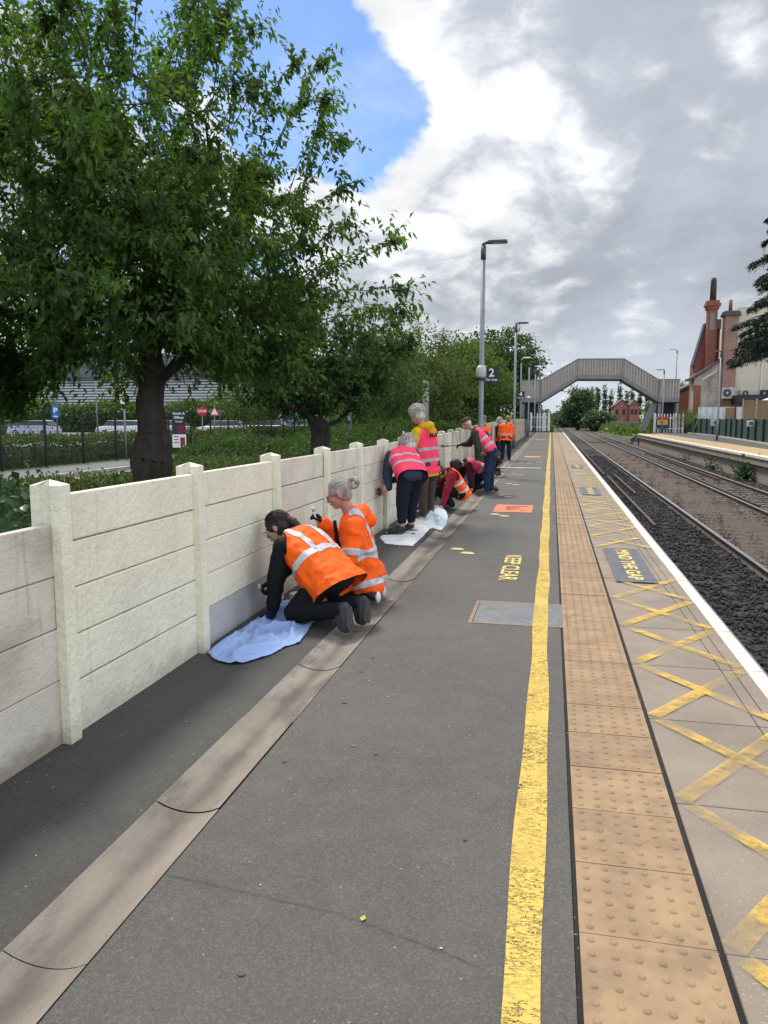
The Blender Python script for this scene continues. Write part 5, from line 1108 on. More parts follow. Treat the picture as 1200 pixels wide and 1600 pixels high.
for k in range(5):
    b = MB()
    for q in range(10): b.box(-2.35 + 1.15 * k + 0.105 * q, -2.35 + 1.15 * k + 0.105 * q + 0.1, 0, 0.03, 0, 3.55)
    b.build('board_panel', wood, t)
    b = MB(); b.box(-2.43 + 1.15 * k, -2.352 + 1.15 * k, -0.06, 0.06, 0, 3.7); b.build('post', mat('pale_timber', (0.5, 0.38, 0.26), 0.8), t)
b = MB(); b.box(-2.45, 3.4, -0.03, -0.001, 1.5, 1.6); b.box(-2.45, 3.4, -0.03, -0.001, 3.4, 3.52); b.build('cap_rail', wood, t)
t = empty('timber_gate', (15.95, 76, -0.4), 0, 'single brown timber door panel between white sheeting', 'gate')
b = MB()
for q in range(7): b.box(-0.4 + 0.115 * q, -0.29 + 0.115 * q, 0, 0.03, 0, 2.9)
b.build('boards', wood, t); b = MB(); b.box(0.41, 0.5, -0.06, 0.06, 0, 3.1); b.build('post', M['bark'], t)
sheetm = mat('white_sheeting', (0.70, 0.71, 0.74), 0.5, 0.10, 3, bump=0.4, bscale=3)
t = empty('white_marquee', (17.2, 80, -0.4), 0, 'white plastic sheeted marquee wall with sloping top behind the timber fence', 'marquee')
b = MB()
for q in range(60):
    x0 = -3.3 + 0.11 * q; d = 0.05 * math.sin(q * 1.3); d1 = 0.05 * math.sin((q + 1) * 1.3); b.quad((x0, d, 0), (x0 + 0.11, d1, 0), (x0 + 0.11, d1, 3.0), (x0, d, 3.0))
b.build('side_sheet', sheetm, t, fix=False)
b = MB(); b.prism([(2.0, 3.3), (8.0, 5.6), (12, 3.6), (12, 3.3)], 'y', 0.1, 3.0); b.build('canopy', sheetm, t)
b = MB(); b.box(1.2, 6.0, 3.2, 7.5, 3.4, 4.25); b.build('dark_awning', M['black'], t)
# yucca-like plants and cedar
def spiky(x, y, z, h, n, lab, m, seed):
    rng = np.random.default_rng(seed); t = empty('yucca_plant', (x, y, z), 0, lab, 'plant', 'spiky plants by the green fence')
    b = MB(); b.tube([(0, 0, 0), (0.05, 0, h * 0.5)], [0.12, 0.09], 8); b.build('stem', M['bark'], t)
    d = rng.normal(size=(n, 3)); d[:, 2] = np.abs(d[:, 2]) * 0.7; d /= np.linalg.norm(d, axis=1, keepdims=True); P = np.tile([[0.05, 0, h * 0.5]], (n, 1)) + d * 0.1
    V, F = leaves_mesh(P, d, np.full(n, h * 0.62), np.full(n, 0.09), rng, 1.2); link_mesh('leaves', np_mesh('leaves', V, F), m, t)
spiky(14.2, 81, -0.3, 3.2, 90, 'spiky yellow green yucca plant in front of the white sheeting', M['leaf_lime'], 3); spiky(13.6, 84.6, -0.3, 3.4, 90, 'darker spiky plant at the end of the green fence by the footbridge', M['leaf_olive'], 4)
t = empty('wooden_gate', (13.75, 85.5, 0), 0, 'dark brown timber gate between the white palisade and the green fence', 'gate')
b = MB()
for q in range(8): b.box(-0.55 + 0.15 * q, -0.41 + 0.15 * q, 0, 0.04, 0, 2.1)
b.build('boards', M['bark'], t); b = MB(); b.box(-0.55, 0.65, -0.04, -0.001, 1.6, 1.72); b.build('ledge', M['bark'], t)
def cedar():
    rng = np.random.default_rng(90); t = empty('cedar_tree', (19.3, 60, -0.6), 0, 'dark cedar with drooping layered branches reaching in from the right edge', 'tree')
    b = MB(); b.tube([(0, 0, 0), (0, 0, 8), (0, 0, 18)], [0.5, 0.38, 0.08], 12); P = []; D = []; L = []
    for h in np.concatenate([np.linspace(6.8, 17.5, 15)]):
        for k in range(8):
            a = 2 * math.pi * (k + rng.random()) / 8; ln = (7.4 - 0.28 * (h - 7)) * rng.uniform(0.8, 1.05); d = np.array([math.cos(a), math.sin(a), 0]); s = np.array([-d[1], d[0], 0])
            pts = [np.array([0, 0, h]) + d * ln * u + np.array([0, 0, 0.9 * math.sin(u * 2.2) - 1.3 * u * u]) for u in np.linspace(0, 1, 7)]
            b.tube(pts, [0.09 * (1 - u) + 0.012 for u in np.linspace(0, 1, 7)], 5, cap=False)
            n = 1200; u = rng.uniform(0.2, 1.0, n); w = (rng.uniform(-1, 1, n)) * 0.95 * np.minimum(1, (1.08 - u) * 2.2); base = np.array([pts[min(6, int(q * 6))] + (pts[min(6, int(q * 6) + 1)] - pts[min(6, int(q * 6))]) * (q * 6 % 1) for q in u])
            p = base + s * w[:, None] + np.array([0, 0, 1]) * (-0.42 * np.abs(w) - np.abs(rng.normal(size=n)) * 0.16)[:, None]
            dd = d * 0.6 + s * np.sign(w)[:, None] * 0.6 + np.array([0, 0, -0.55]) + rng.normal(size=(n, 3)) * 0.3
            P.append(p); D.append(dd)
    b.build('trunk', M['bark'], t, smooth=True, fix=False)
    P = np.concatenate(P); D = np.concatenate(D); V, F = quads_mesh(P, D, rng.uniform(0.22, 0.5, len(P)), np.full(len(P), 0.075), rng)
    link_mesh('crown', np_mesh('crown', V, F), M['needle'], t)
cedar()
def weed(x, y, z, s, n, lab, seed):
    rng = np.random.default_rng(seed); d = rng.normal(size=(n, 3)); d[:, 2] = np.abs(d[:, 2]); P = d * s * 0.4 * rng.random((n, 1)); V, F = leaves_mesh(P, d + rng.normal(size=d.shape) * 0.4, rng.uniform(0.5, 1, n) * s * 0.3, np.full(n, s * 0.1), rng); o = link_mesh('weed', np_mesh('weed', V, F), M['leaf_laurel']); o.location = (x, y, z); tag(o, lab, 'weed', 'weeds at the foot of the opposite platform')
weed(8.15, 35.5, -1.05, 1.1, 260, 'large green weed growing at the foot of the opposite platform wall', 4); weed(8.1, 42, -1.05, 0.8, 160, 'smaller weed farther along the foot of the opposite platform wall', 5); weed(8.05, 50, -1.05, 0.6, 120, 'low weed in the ballast farthest along the opposite platform wall', 6)
# ------------------------------------------------------------------ people
def v3(*a): return np.array(a, float)
def nrm(v): v = np.asarray(v, float); return v / (np.linalg.norm(v) + 1e-12)
def cap(a, b, ra, rb=None, flat=1.0, fdir=None): return ('c', np.asarray(a, float), np.asarray(b, float), ra, ra if rb is None else rb, flat, fdir)
def ell(c, r, X=None): return ('e', np.asarray(c, float), np.asarray(r, float), np.eye(3) if X is None else X)
def piece_mesh(p, mb):
    n = 14
    if p[0] == 'c':
        _, a, b, ra, rb, flat, fdir = p; d = b - a; Ld = np.linalg.norm(d); d = d / Ld if Ld > 1e-9 else v3(0, 0, 1)
        u = nrm(np.cross(d, fdir)) if fdir is not None else nrm(np.cross(d, v3(0.3, 0.5, 0.81))); w = np.cross(d, u)   # w is the flattened direction
        rings = []
        for t in np.linspace(-90, 0, 5): rings.append((a + d * ra * math.sin(R(t)), ra * math.cos(R(t)) + 1e-4))
        for t in np.linspace(0, 90, 5): rings.append((b + d * rb * math.sin(R(t)), rb * math.cos(R(t)) + 1e-4))
        vs = [c + (u * math.cos(2 * math.pi * k / n) + w * flat * math.sin(2 * math.pi * k / n)) * r for c, r in rings for k in range(n)]
    else:
        _, c, r, X = p; rings = []
        vs = [c + X @ (r * v3(math.cos(R(t)) * math.cos(2 * math.pi * k / n), math.cos(R(t)) * math.sin(2 * math.pi * k / n), math.sin(R(t)))) for t in np.linspace(-89.5, 89.5, 10) for k in range(n)]
        rings = [0] * 10
    m = len(rings); fs = [(i * n + k, i * n + (k + 1) % n, (i + 1) * n + (k + 1) % n, (i + 1) * n + k) for i in range(m - 1) for k in range(n)]
    fs += [tuple(range(n))[::-1], tuple((m - 1) * n + k for k in range(n))]
    mb.add(vs, fs)
def vox(name, pieces, voxel, mat_, parent, smooth=3, disp=None, cuts=(), seed=0):
    """one continuous surface round all pieces, then folds, then clean hems"""
    mb = MB(); [piece_mesh(p, mb) for p in pieces]
    me = bpy.data.meshes.new(name); me.from_pydata([tuple(v) for v in mb.v], [], mb.f); o = bpy.data.objects.new('tmp', me); COL.objects.link(o)
    r = o.modifiers.new('r', 'REMESH'); r.mode = 'VOXEL'; r.voxel_size = voxel
    if smooth: s = o.modifiers.new('s', 'SMOOTH'); s.iterations = smooth; s.factor = 0.5
    dg = bpy.context.evaluated_depsgraph_get(); m2 = bpy.data.meshes.new_from_object(o.evaluated_get(dg)); m2.name = name
    bpy.data.objects.remove(o); bpy.data.meshes.remove(me)
    if disp:
        n = len(m2.vertices); co = np.empty(n * 3, np.float32); m2.vertices.foreach_get('co', co); co = co.reshape(-1, 3)
        no = np.empty(n * 3, np.float32); m2.vertices.foreach_get('normal', no); no = no.reshape(-1, 3)
        amp, sc, an = disp; off = Vector((seed * 3.1, seed * 1.7, 0)); an = Vector(an)
        h = np.array([0.75 * (1 - 2.6 * abs(mnoise.noise(Vector((p[0] * an.x, p[1] * an.y, p[2] * an.z)) * sc + off))) + 0.5 * mnoise.noise(Vector((p[0], p[1], p[2])) * sc * 1.9 + off) for p in co.tolist()]); h = np.maximum(h, -0.35)
        co = co + no * (h * amp)[:, None]; m2.vertices.foreach_set('co', co.astype(np.float32).ravel()); m2.update()
    if cuts:
        bm = bmesh.new(); bm.from_mesh(m2)
        for c, n_ in cuts:      # remove what lies on the side the normal points to
            bmesh.ops.bisect_plane(bm, geom=bm.verts[:] + bm.edges[:] + bm.faces[:], plane_co=Vector(c), plane_no=Vector(n_), clear_outer=True)
        bm.to_mesh(m2); bm.free()
    return link_mesh(name, m2, mat_, parent, True)
def band(src, name, m, co, no, w, keep=(), lift=0.004, parent=None):
    """reflective tape: a strip of the garment's own surface between two planes, raised off it"""
    bm = bmesh.new(); bm.from_mesh(src.data); no = Vector(nrm(no)); co = Vector(co)
    g = lambda: bm.verts[:] + bm.edges[:] + bm.faces[:]
    bmesh.ops.bisect_plane(bm, geom=g(), plane_co=co + no * w / 2, plane_no=no, clear_outer=True)
    bmesh.ops.bisect_plane(bm, geom=g(), plane_co=co - no * w / 2, plane_no=-no, clear_outer=True)
    for c, n_ in keep: bmesh.ops.bisect_plane(bm, geom=g(), plane_co=Vector(c), plane_no=Vector(nrm(n_)), clear_outer=True)
    if not bm.faces: bm.free(); return None
    bm.normal_update()
    for v in bm.verts: v.co += v.normal * lift
    me = bpy.data.meshes.new(name); bm.to_mesh(me); bm.free()
    return link_mesh(name, me, m, parent or src.parent, True)
def frame(f, up=(0, 0, 1)):
    f = nrm(f); r = nrm(np.cross(f, up)); u = np.cross(r, f); return f, r, u
def head_pieces(c, f, up=(0, 0, 1), s=1.0):
    f, r, u = frame(f, up); X = np.stack([r, f, u], 1); c = np.asarray(c, float)
    P = lambda x, y, z: c + (r * x + f * y + u * z) * s
    out = [ell(P(0, -0.008, 0.03), v3(0.074, 0.096, 0.092) * s, X), ell(P(0, 0.022, -0.035), v3(0.060, 0.070, 0.080) * s, X), ell(P(0, 0.052, -0.088), v3(0.034, 0.034, 0.028) * s, X),
           cap(P(0, 0.088, 0.012), P(0, 0.108, -0.028), 0.010 * s, 0.016 * s), ell(P(0, 0.088, -0.062), v3(0.026, 0.014, 0.012) * s, X), cap(P(-0.035, 0.078, 0.026), P(0.035, 0.078, 0.026), 0.014 * s),
           ell(P(-0.036, 0.07, -0.02), v3(0.022, 0.02, 0.02) * s, X), ell(P(0.036, 0.07, -0.02), v3(0.022, 0.02, 0.02) * s, X)]
    for sx in (-1, 1): out.append(ell(P(sx * 0.079, -0.012, -0.005), v3(0.011, 0.022, 0.034) * s, X))
    return out, P, X
def hand_pieces(w, d, pn, curl=0.5, side=1, s=1.0):
    """palm, four unequal bent fingers and a thumb off the side; pn = direction the palm faces"""
    d = nrm(d); pn = nrm(np.asarray(pn) - d * np.dot(pn, d)); q = np.cross(d, pn) * side; w = np.asarray(w, float); out = []
    X = np.stack([q, d, pn], 1); out.append(ell(w + d * 0.05 * s, v3(0.043, 0.054, 0.019) * s, X)); out.append(cap(w - d * 0.02, w + d * 0.03 * s, 0.027 * s, 0.03 * s, 0.75, pn))
    for k, (x, L, sp) in enumerate(((-0.032, 0.066, -0.16), (-0.011, 0.080, -0.05), (0.011, 0.074, 0.06), (0.031, 0.056, 0.18))):
        p = w + d * 0.088 * s + q * x * s; dd = nrm(d + q * sp); a = 0.25 * curl
        for seg, fr in enumerate((0.45, 0.32, 0.23)):
            a += curl * (0.5, 0.75, 0.55)[seg]; e = p + (dd * math.cos(a) + pn * math.sin(a)) * L * fr * s; out.append(cap(p, e, 0.0092 * s, 0.0082 * s)); p = e
    p = w + d * 0.03 * s - q * 0.034 * s; e = p + (d * 0.55 - q * 0.65 + pn * 0.35 * (0.4 + curl)) * 0.045 * s; out.append(cap(p, e, 0.014 * s, 0.0115 * s)); e2 = e + (d * 0.85 - q * 0.1 + pn * 0.5 * curl) * 0.034 * s; out.append(cap(e, e2, 0.0112 * s, 0.0095 * s))
    return out
def clothmat(name, col, rough=0.75, fine=140, bump=0.25, var=0.08, sheen=0.0):
    m = mat(name, col, rough, var, 7.0, bump=bump, bscale=fine, spec=0.25); return m
skin = mat('skin', (0.48, 0.26, 0.185), 0.55, 0.10, 9, dirt=(0.46, 0.19, 0.13), dscale=6, damt=0.4); skin2 = mat('skin_ruddy', (0.46, 0.21, 0.145), 0.55, 0.10, 9)
hi_orange = clothmat('hi_vis_orange', (0.97, 0.125, 0.005), 0.6, 18, 0.9, 0.04); hi_pink = clothmat('hi_vis_pink', (0.95, 0.05, 0.125), 0.6, 18, 0.9, 0.04)
tape = mat('reflective_tape', (0.56, 0.57, 0.59), 0.42, 0.14, 14, bump=0.3, bscale=90, metallic=0.2, dirt=(0.42, 0.43, 0.45), dscale=20)
tape_dim = mat('reflective_tape_grey', (0.40, 0.36, 0.37), 0.5, 0.12, 14, bump=0.2, bscale=90)
blackc = clothmat('black_cloth', (0.006, 0.0065, 0.009), 0.85); navy = clothmat('navy_cloth', (0.008, 0.011, 0.024), 0.85); denim = clothmat('denim', (0.016, 0.03, 0.075), 0.9, 220, 0.3, 0.2)
brownc = clothmat('brown_trousers', (0.060, 0.047, 0.036), 0.9); yellowc = clothmat('mustard_hoodie', (0.62, 0.36, 0.012), 0.85); bluec = clothmat('slate_blue_sleeve', (0.03, 0.045, 0.075), 0.9); maroonc = clothmat('maroon_cloth', (0.055, 0.009, 0.018), 0.9); redc = clothmat('dark_red_sleeve', (0.19, 0.006, 0.02), 0.85); olivec = clothmat('olive_jacket', (0.035, 0.038, 0.026), 0.8); tanc = clothmat('tan_cloth', (0.20, 0.13, 0.075), 0.85)
shoe = mat('black_shoe', (0.018, 0.018, 0.019), 0.6, 0.2, 20); boot_g = mat('dark_grey_boot', (0.035, 0.036, 0.038), 0.75, 0.2, 20, bump=0.3, bscale=80); suede = mat('olive_shoe', (0.10, 0.08, 0.055), 0.85); sole_w = mat('white_sole', (0.6, 0.58, 0.55), 0.7); sockm = clothmat('grey_sock', (0.12, 0.12, 0.13), 0.95)
glove = clothmat('dark_glove', (0.008, 0.009, 0.02), 0.8); glove_b = clothmat('navy_glove', (0.010, 0.013, 0.06), 0.8)
def hairmat(name, c1, c2): 
    return mat(name, c1, 0.5, 0.35, 26, bump=0.8, bscale=55, dirt=c2, dscale=24, damt=0.7, stretch=(1, 1, 0.35))
hair_dark = hairmat('dark_brown_hair', (0.011, 0.007, 0.006), (0.022, 0.012, 0.010)); hair_grey = hairmat('grey_blonde_hair', (0.36, 0.32, 0.27), (0.13, 0.115, 0.10)); hair_white = hairmat('white_hair', (0.60, 0.57, 0.51), (0.36, 0.33, 0.28)); hair_br = hairmat('brown_hair', (0.03, 0.018, 0.011), (0.05, 0.028, 0.016)); hair_fair = hairmat('fair_hair', (0.22, 0.15, 0.07), (0.13, 0.08, 0.035))
capm = clothmat('brown_cap', (0.075, 0.055, 0.038), 0.9); beanie = clothmat('grey_beanie', (0.16, 0.16, 0.17), 0.95)

def person(label, J, sc=1.0, voxel=0.010, skin_m=None, group='people painting the fence', seed=1):
    """J: pelvis, chest (mid shoulders), head, face, f (body forward), shl/shr, el/er, wl/wr, hl/hr hips, kl/kr, al/ar ankles, tl/tr toes"""
    J = {k: np.asarray(v, float) for k, v in J.items()}
    t = empty('person', tuple(np.array([J['pelvis'][0], J['pelvis'][1], 0])), 0, label, 'person', group)
    o = v3(J['pelvis'][0], J['pelvis'][1], 0)
    for k in J:
        if k not in ('face', 'f', 'hup', 'hdl', 'hdr', 'pnl', 'pnr'): J[k] = J[k] - o
    ax = nrm(J['chest'] - J['pelvis']); lat = nrm(J['shl'] - J['shr']); bk = nrm(np.cross(lat, ax))    # bk: away from the chest or towards it, sorted below
    fw = nrm(J['f']); 
    if np.dot(bk, fw + 0.3 * v3(0, 0, -1)) < 0: bk = -bk
    J['_ax'] = ax; J['_lat'] = lat; J['_fw'] = bk; J['_t'] = t; J['_sc'] = sc
    mid = J['pelvis'] + (J['chest'] - J['pelvis']) * 0.5
    def torso(g=0.0, hem=0.0, wl=1.0):
        L = lat * 0.055 * wl; a = J['pelvis'] - ax * hem; c = J['chest'] - ax * 0.08
        P = [cap(a + L * 1.1, c + L * 1.5, 0.112 * sc + g, 0.098 * sc + g, 0.84, bk), cap(a - L * 1.1, c - L * 1.5, 0.112 * sc + g, 0.098 * sc + g, 0.84, bk), cap(a, c, 0.118 * sc + g, 0.115 * sc + g, 0.86, bk),
             cap(J['shl'] - lat * 0.03, J['chest'] - ax * 0.02, 0.056 * sc + g, 0.075 * sc + g), cap(J['shr'] + lat * 0.03, J['chest'] - ax * 0.02, 0.056 * sc + g, 0.075 * sc + g), cap(J['hl'], J['hr'], 0.10 * sc + g * 0.8)]
        return P
    def arm(s, g=0.0, wr=None):
        a, b, c = J['sh' + s], J['e' + s], J['w' + s]; return [cap(a, b, 0.053 * sc + g, 0.041 * sc + g), cap(b, c, 0.041 * sc + g, (0.030 * sc + g) if wr is None else wr)]
    def leg(s, g=0.0, end=1.0):
        a, b, c = J['h' + s], J['k' + s], J['a' + s]; c = b + (c - b) * end; return [cap(a, b, 0.085 * sc + g, 0.060 * sc + g), cap(b, c, 0.058 * sc + g, (0.042 * sc) + g * 0.9)]
    def foot(s, g=0.0):
        a, tt = J['a' + s], J['t' + s]; d = nrm(tt - a); return [cap(a, a + (tt - a) * 0.35, 0.038 + g, 0.036 + g), cap(a + (tt - a) * 0.1, tt, 0.034 + g, 0.030 + g)]
    J['torso'], J['arm'], J['leg'], J['foot'] = torso, arm, leg, foot
    hp, P, X = head_pieces(J['head'], J['face'], J.get('hup', (0, 0, 1)), sc); J['P'] = P; J['X'] = X
    nb = J['chest'] + ax * 0.03
    body = hp + [cap(nb, P(0, -0.02, -0.06), 0.058 * sc, 0.052 * sc)] + torso() + arm('l') + arm('r') + leg('l') + leg('r') + foot('l', -0.006) + foot('r', -0.006)
    J['bare'] = []
    for s, sd in (('l', 1), ('r', -1)):
        if 'hd' + s in J: body += hand_pieces(J['w' + s], J['hd' + s], J['pn' + s], 0.8, sd, 0.95)
    b = vox('body', body, voxel, skin_m or skin, t, 2); J['body'] = b
    return J
def wear(J, name, pieces, m, voxel=0.013, disp=None, cuts=(), smooth=3, seed=0): return vox(name, pieces, voxel, m, J['_t'], smooth, disp, cuts, seed)
def lips_eyes(J, shut=False):
    P, X, t = J['P'], J['X'], J['_t']; em = M.setdefault('eye', plain('eye_white', (0.6, 0.57, 0.54), 0.3)); im = M.setdefault('iris', plain('iris', (0.03, 0.025, 0.02), 0.2)); lm_ = M.setdefault('lip', mat('lips', (0.36, 0.11, 0.095), 0.5, 0.1))
    for s in (-1, 1):
        mb = MB(); piece_mesh(ell(P(s * 0.031, 0.082, 0.004), v3(0.013, 0.008, 0.008), X), mb); piece_mesh(ell(P(s * 0.031, 0.0885, 0.003), v3(0.006, 0.003, 0.006), X), mb); h = len(mb.f) // 2
        mb.m = [0] * h + [1] * (len(mb.f) - h); mb.build('eye', [em, im], t, True)
    mb = MB(); piece_mesh(ell(P(0, 0.099, -0.062), v3(0.022, 0.006, 0.008), X), mb); mb.build('lips', lm_, t, True)
def glasses(J, m):
    P = J['P']; mb = MB()
    for s in (-1, 1):
        mb.tube([P(s * 0.036 + 0.026 * math.cos(a), 0.105, 0.0 + 0.019 * math.sin(a)) for a in np.linspace(0, 2 * math.pi, 15)], 0.0022, 5, cap=False)
        mb.tube([P(s * 0.062, 0.104, 0.006), P(s * 0.081, 0.06, 0.008), P(s * 0.084, -0.01, 0.012)], 0.0024, 5)
    mb.tube([P(-0.011, 0.107, 0.004), P(0, 0.110, 0.008), P(0.011, 0.107, 0.004)], 0.002, 5); return mb.build('glasses', m, J['_t'], True)
def hair_cap(J, m, extra=(), puff=0.0, low=-0.01, back=-0.02, disp=(0.005, 60, (1, 1, 0.35)), voxel=0.008, seed=1, front=0.06):
    P, X = J['P'], J['X']; p = [ell(P(0, -0.018, 0.040), v3(0.083 + puff, 0.100 + puff, 0.092 + puff), X), ell(P(0, -0.045, 0.0), v3(0.080 + puff, 0.068 + puff, 0.085 + puff), X)] + list(extra)
    # open the cap over the face
    f = X[:, 1]; u = X[:, 2]; o = vox('hair', p, voxel, m, J['_t'], 2, disp, [(P(0, front, 0.0), nrm(f - u * 0.55))] if front is not None else (), seed); return o
def shoes(J, s, m, sole=None, g=0.012):
    t = J['_t']; a, tt = J['a' + s], J['t' + s]; o = wear(J, 'shoe', J['foot'](s, g), m, 0.009, None)
    return o
GLASS_M = plain('spectacle_frame', (0.10, 0.085, 0.06), 0.3, 0.5)

def strands(J, m, lines, r=0.0022, name='hair_strands'):
    mb = MB()
    for pts in lines: mb.tube(pts, [r] * (len(pts) - 1) + [r * 0.5], 3, cap=False)
    return mb.build(name, m, J['_t'], True, fix=False)
def swept(J, n, tie, a, lift=0.004, seed=1, c=(0, -0.018, 0.040)):
    """single hairs drawn back from the hairline over the skull to the tie"""
    rg = np.random.default_rng(seed); P = J['P']; out = []; c = v3(*c); r = v3(*a) + lift; tie = v3(*tie)
    for k in range(n):
        th = rg.uniform(-1.35, 1.35); s0 = v3(math.sin(th) * 0.98, math.cos(th) * 0.62 + 0.12, 0.62 * math.cos(th * 1.1) + rg.normal() * 0.04 + 0.10)
        s0 /= np.linalg.norm(s0); e0 = (tie - c) / r; e0 /= np.linalg.norm(e0); pts = []; j = 1 + rg.normal() * 0.012
        for u in np.linspace(0, 1, 8):
            d = s0 * (1 - u) + e0 * u + v3(0, 0, 0.25 * math.sin(math.pi * u) * math.cos(th)); d /= np.linalg.norm(d); pts.append(P(*(c + d * r * j)))
        out.append(pts)
    return out
def curls(J, n, a, c, seed=1, low=-0.35, s=0.022):
    rg = np.random.default_rng(seed); P = J['P']; out = []; a = v3(*a); c = v3(*c)
    while len(out) < n:
        d = rg.normal(size=3); d /= np.linalg.norm(d)
        if d[2] < low or (d[1] > 0.55 and d[2] < 0.35): continue
        p = c + d * a; t1 = np.cross(d, rg.normal(size=3)); t1 /= np.linalg.norm(t1); R_ = s * rg.uniform(0.5, 1.3); t2 = np.cross(d, t1); ph = rg.uniform(0, 6.28)
        out.append([P(*(p + d * (0.006 + R_ * 0.9 * math.sin(q * 0.5)) + (t1 * math.cos(ph + q) + t2 * math.sin(ph + q)) * R_)) for q in np.linspace(0, rg.uniform(2.5, 4.5), 7)])
    return out
def strandmat(name, c1, c2):
    m = bpy.data.materials.new(name); m.use_nodes = True; t = NT(m.node_tree); bs = t.n['Principled BSDF']; bs.inputs['Roughness'].default_value = 0.45
    g = t.new('ShaderNodeNewGeometry'); t.link(t.mix(g.outputs['Random Per Island'], c1, c2), bs.inputs['Base Color']); return m
st_dark = strandmat('dark_hair_strand', (0.006, 0.004, 0.0035), (0.035, 0.018, 0.015)); st_grey = strandmat('grey_hair_strand', (0.12, 0.105, 0.09), (0.52, 0.48, 0.42)); st_white = strandmat('white_hair_strand', (0.38, 0.35, 0.30), (0.72, 0.69, 0.63))
# --- kneeling person in front, orange vest over black
f = nrm(v3(-0.93, 0.37, 0)); l = v3(-f[1], f[0], 0)
J = person('person in black with orange vest and dark ponytail kneeling to brush the lowest fence board', dict(pelvis=(-1.585, 5.49, 0.365), chest=(-1.91, 5.63, 0.615), head=(-2.085, 5.68, 0.69), face=(-0.86, 0.05, -0.50), hup=(-0.3, 0.1, 0.9), f=f,
    shl=(-1.965, 5.465, 0.575), shr=(-1.85, 5.775, 0.60), el=(-2.02, 5.43, 0.31), er=(-2.02, 5.76, 0.38), wl=(-2.045, 5.43, 0.115), wr=(-2.085, 5.585, 0.285),
    hl=(-1.62, 5.40, 0.36), hr=(-1.555, 5.57, 0.36), kl=(-1.865, 5.40, 0.085), kr=(-1.79, 5.62, 0.085), al=(-1.475, 5.245, 0.165), ar=(-1.395, 5.47, 0.165), tl=(-1.43, 5.20, 0.055), tr=(-1.365, 5.43, 0.055)), voxel=0.008)
wear(J, 'trousers', J['leg']('l', 0.020) + J['leg']('r', 0.020) + [cap(J['hl'], J['hr'], 0.122), cap(J['pelvis'], J['pelvis'] + J['_ax'] * 0.1, 0.118)], blackc, 0.013, (0.006, 9, (1, 1, 1)))
wear(J, 'sweater', J['torso'](0.012) + J['arm']('l', 0.028, 0.048) + J['arm']('r', 0.026, 0.044) + [cap(J['chest'], J['chest'] + J['_ax'] * 0.07, 0.075, 0.066)], blackc, 0.012, (0.007, 12, (1, 1, 1)))
ax, lat, fw = J['_ax'], J['_lat'], J['_fw']; a0 = J['pelvis'] - ax * 0.12
vest = wear(J, 'vest', J['torso'](0.046, 0.20, 1.12) + [cap(J['pelvis'] - ax * 0.16 + fw * 0.03 + lat * s_, J['pelvis'] + ax * 0.14 + fw * 0.03 + lat * s_, 0.178, 0.156, 0.92, fw) for s_ in (-0.085, 0, 0.085)], hi_orange, 0.010, (0.014, 9, (1, 1, 1)),
    [(a0, -ax + fw * 0.25), (J['shl'] + lat * 0.02, lat * 0.85 + ax * 0.5), (J['shr'] - lat * 0.02, -lat * 0.85 + ax * 0.5), (J['chest'] + ax * 0.055, ax)], 4, 3)
hc = J['pelvis'] + ax * 0.185
band(vest, 'reflective_strip', tape, hc, ax, 0.058)
for s in (1, -1): band(vest, 'reflective_strip', tape, J['chest'] + lat * s * 0.115, lat - ax * 0.02 * s, 0.055, [(hc, -ax)])
P = J['P']; X = J['X']
hair_cap(J, hair_dark, [cap(P(0, -0.10, 0.02), P(0.0, -0.135, -0.02), 0.034, 0.036), cap(P(0, -0.135, -0.02), P(0.015, -0.16, -0.11), 0.036, 0.028), cap(P(0.015, -0.16, -0.11), P(0.03, -0.19, -0.20), 0.028, 0.012), ell(P(0, -0.03, -0.03), v3(0.083, 0.05, 0.06), X)], 0.006, seed=2)
strands(J, st_dark, swept(J, 190, (0, -0.125, 0.0), (0.083, 0.100, 0.092), 0.008, 3), 0.0024)
mb = MB(); piece_mesh(cap(P(-0.022, -0.125, 0.0), P(0.022, -0.125, 0.0), 0.026), mb); mb.build('hair_tie', maroonc, J['_t'], True)
lips_eyes(J); glasses(J, GLASS_M)
vox('glove', hand_pieces(J['wl'], (-0.25, 0.1, -0.9), (-0.5, 0.4, 0.1), 0.45, 1, 1.12) + [cap(J['wl'] + v3(0, 0, 0.05), J['wl'], 0.038, 0.036)], 0.006, glove_b, J['_t'], 1)
vox('glove', hand_pieces(J['wr'], (-0.55, -0.25, -0.25), (-0.3, -0.3, -0.9), 1.25, -1, 1.12) + [cap(J['er'] + (J['wr'] - J['er']) * 0.75, J['wr'], 0.038, 0.034)], 0.006, glove, J['_t'], 1)
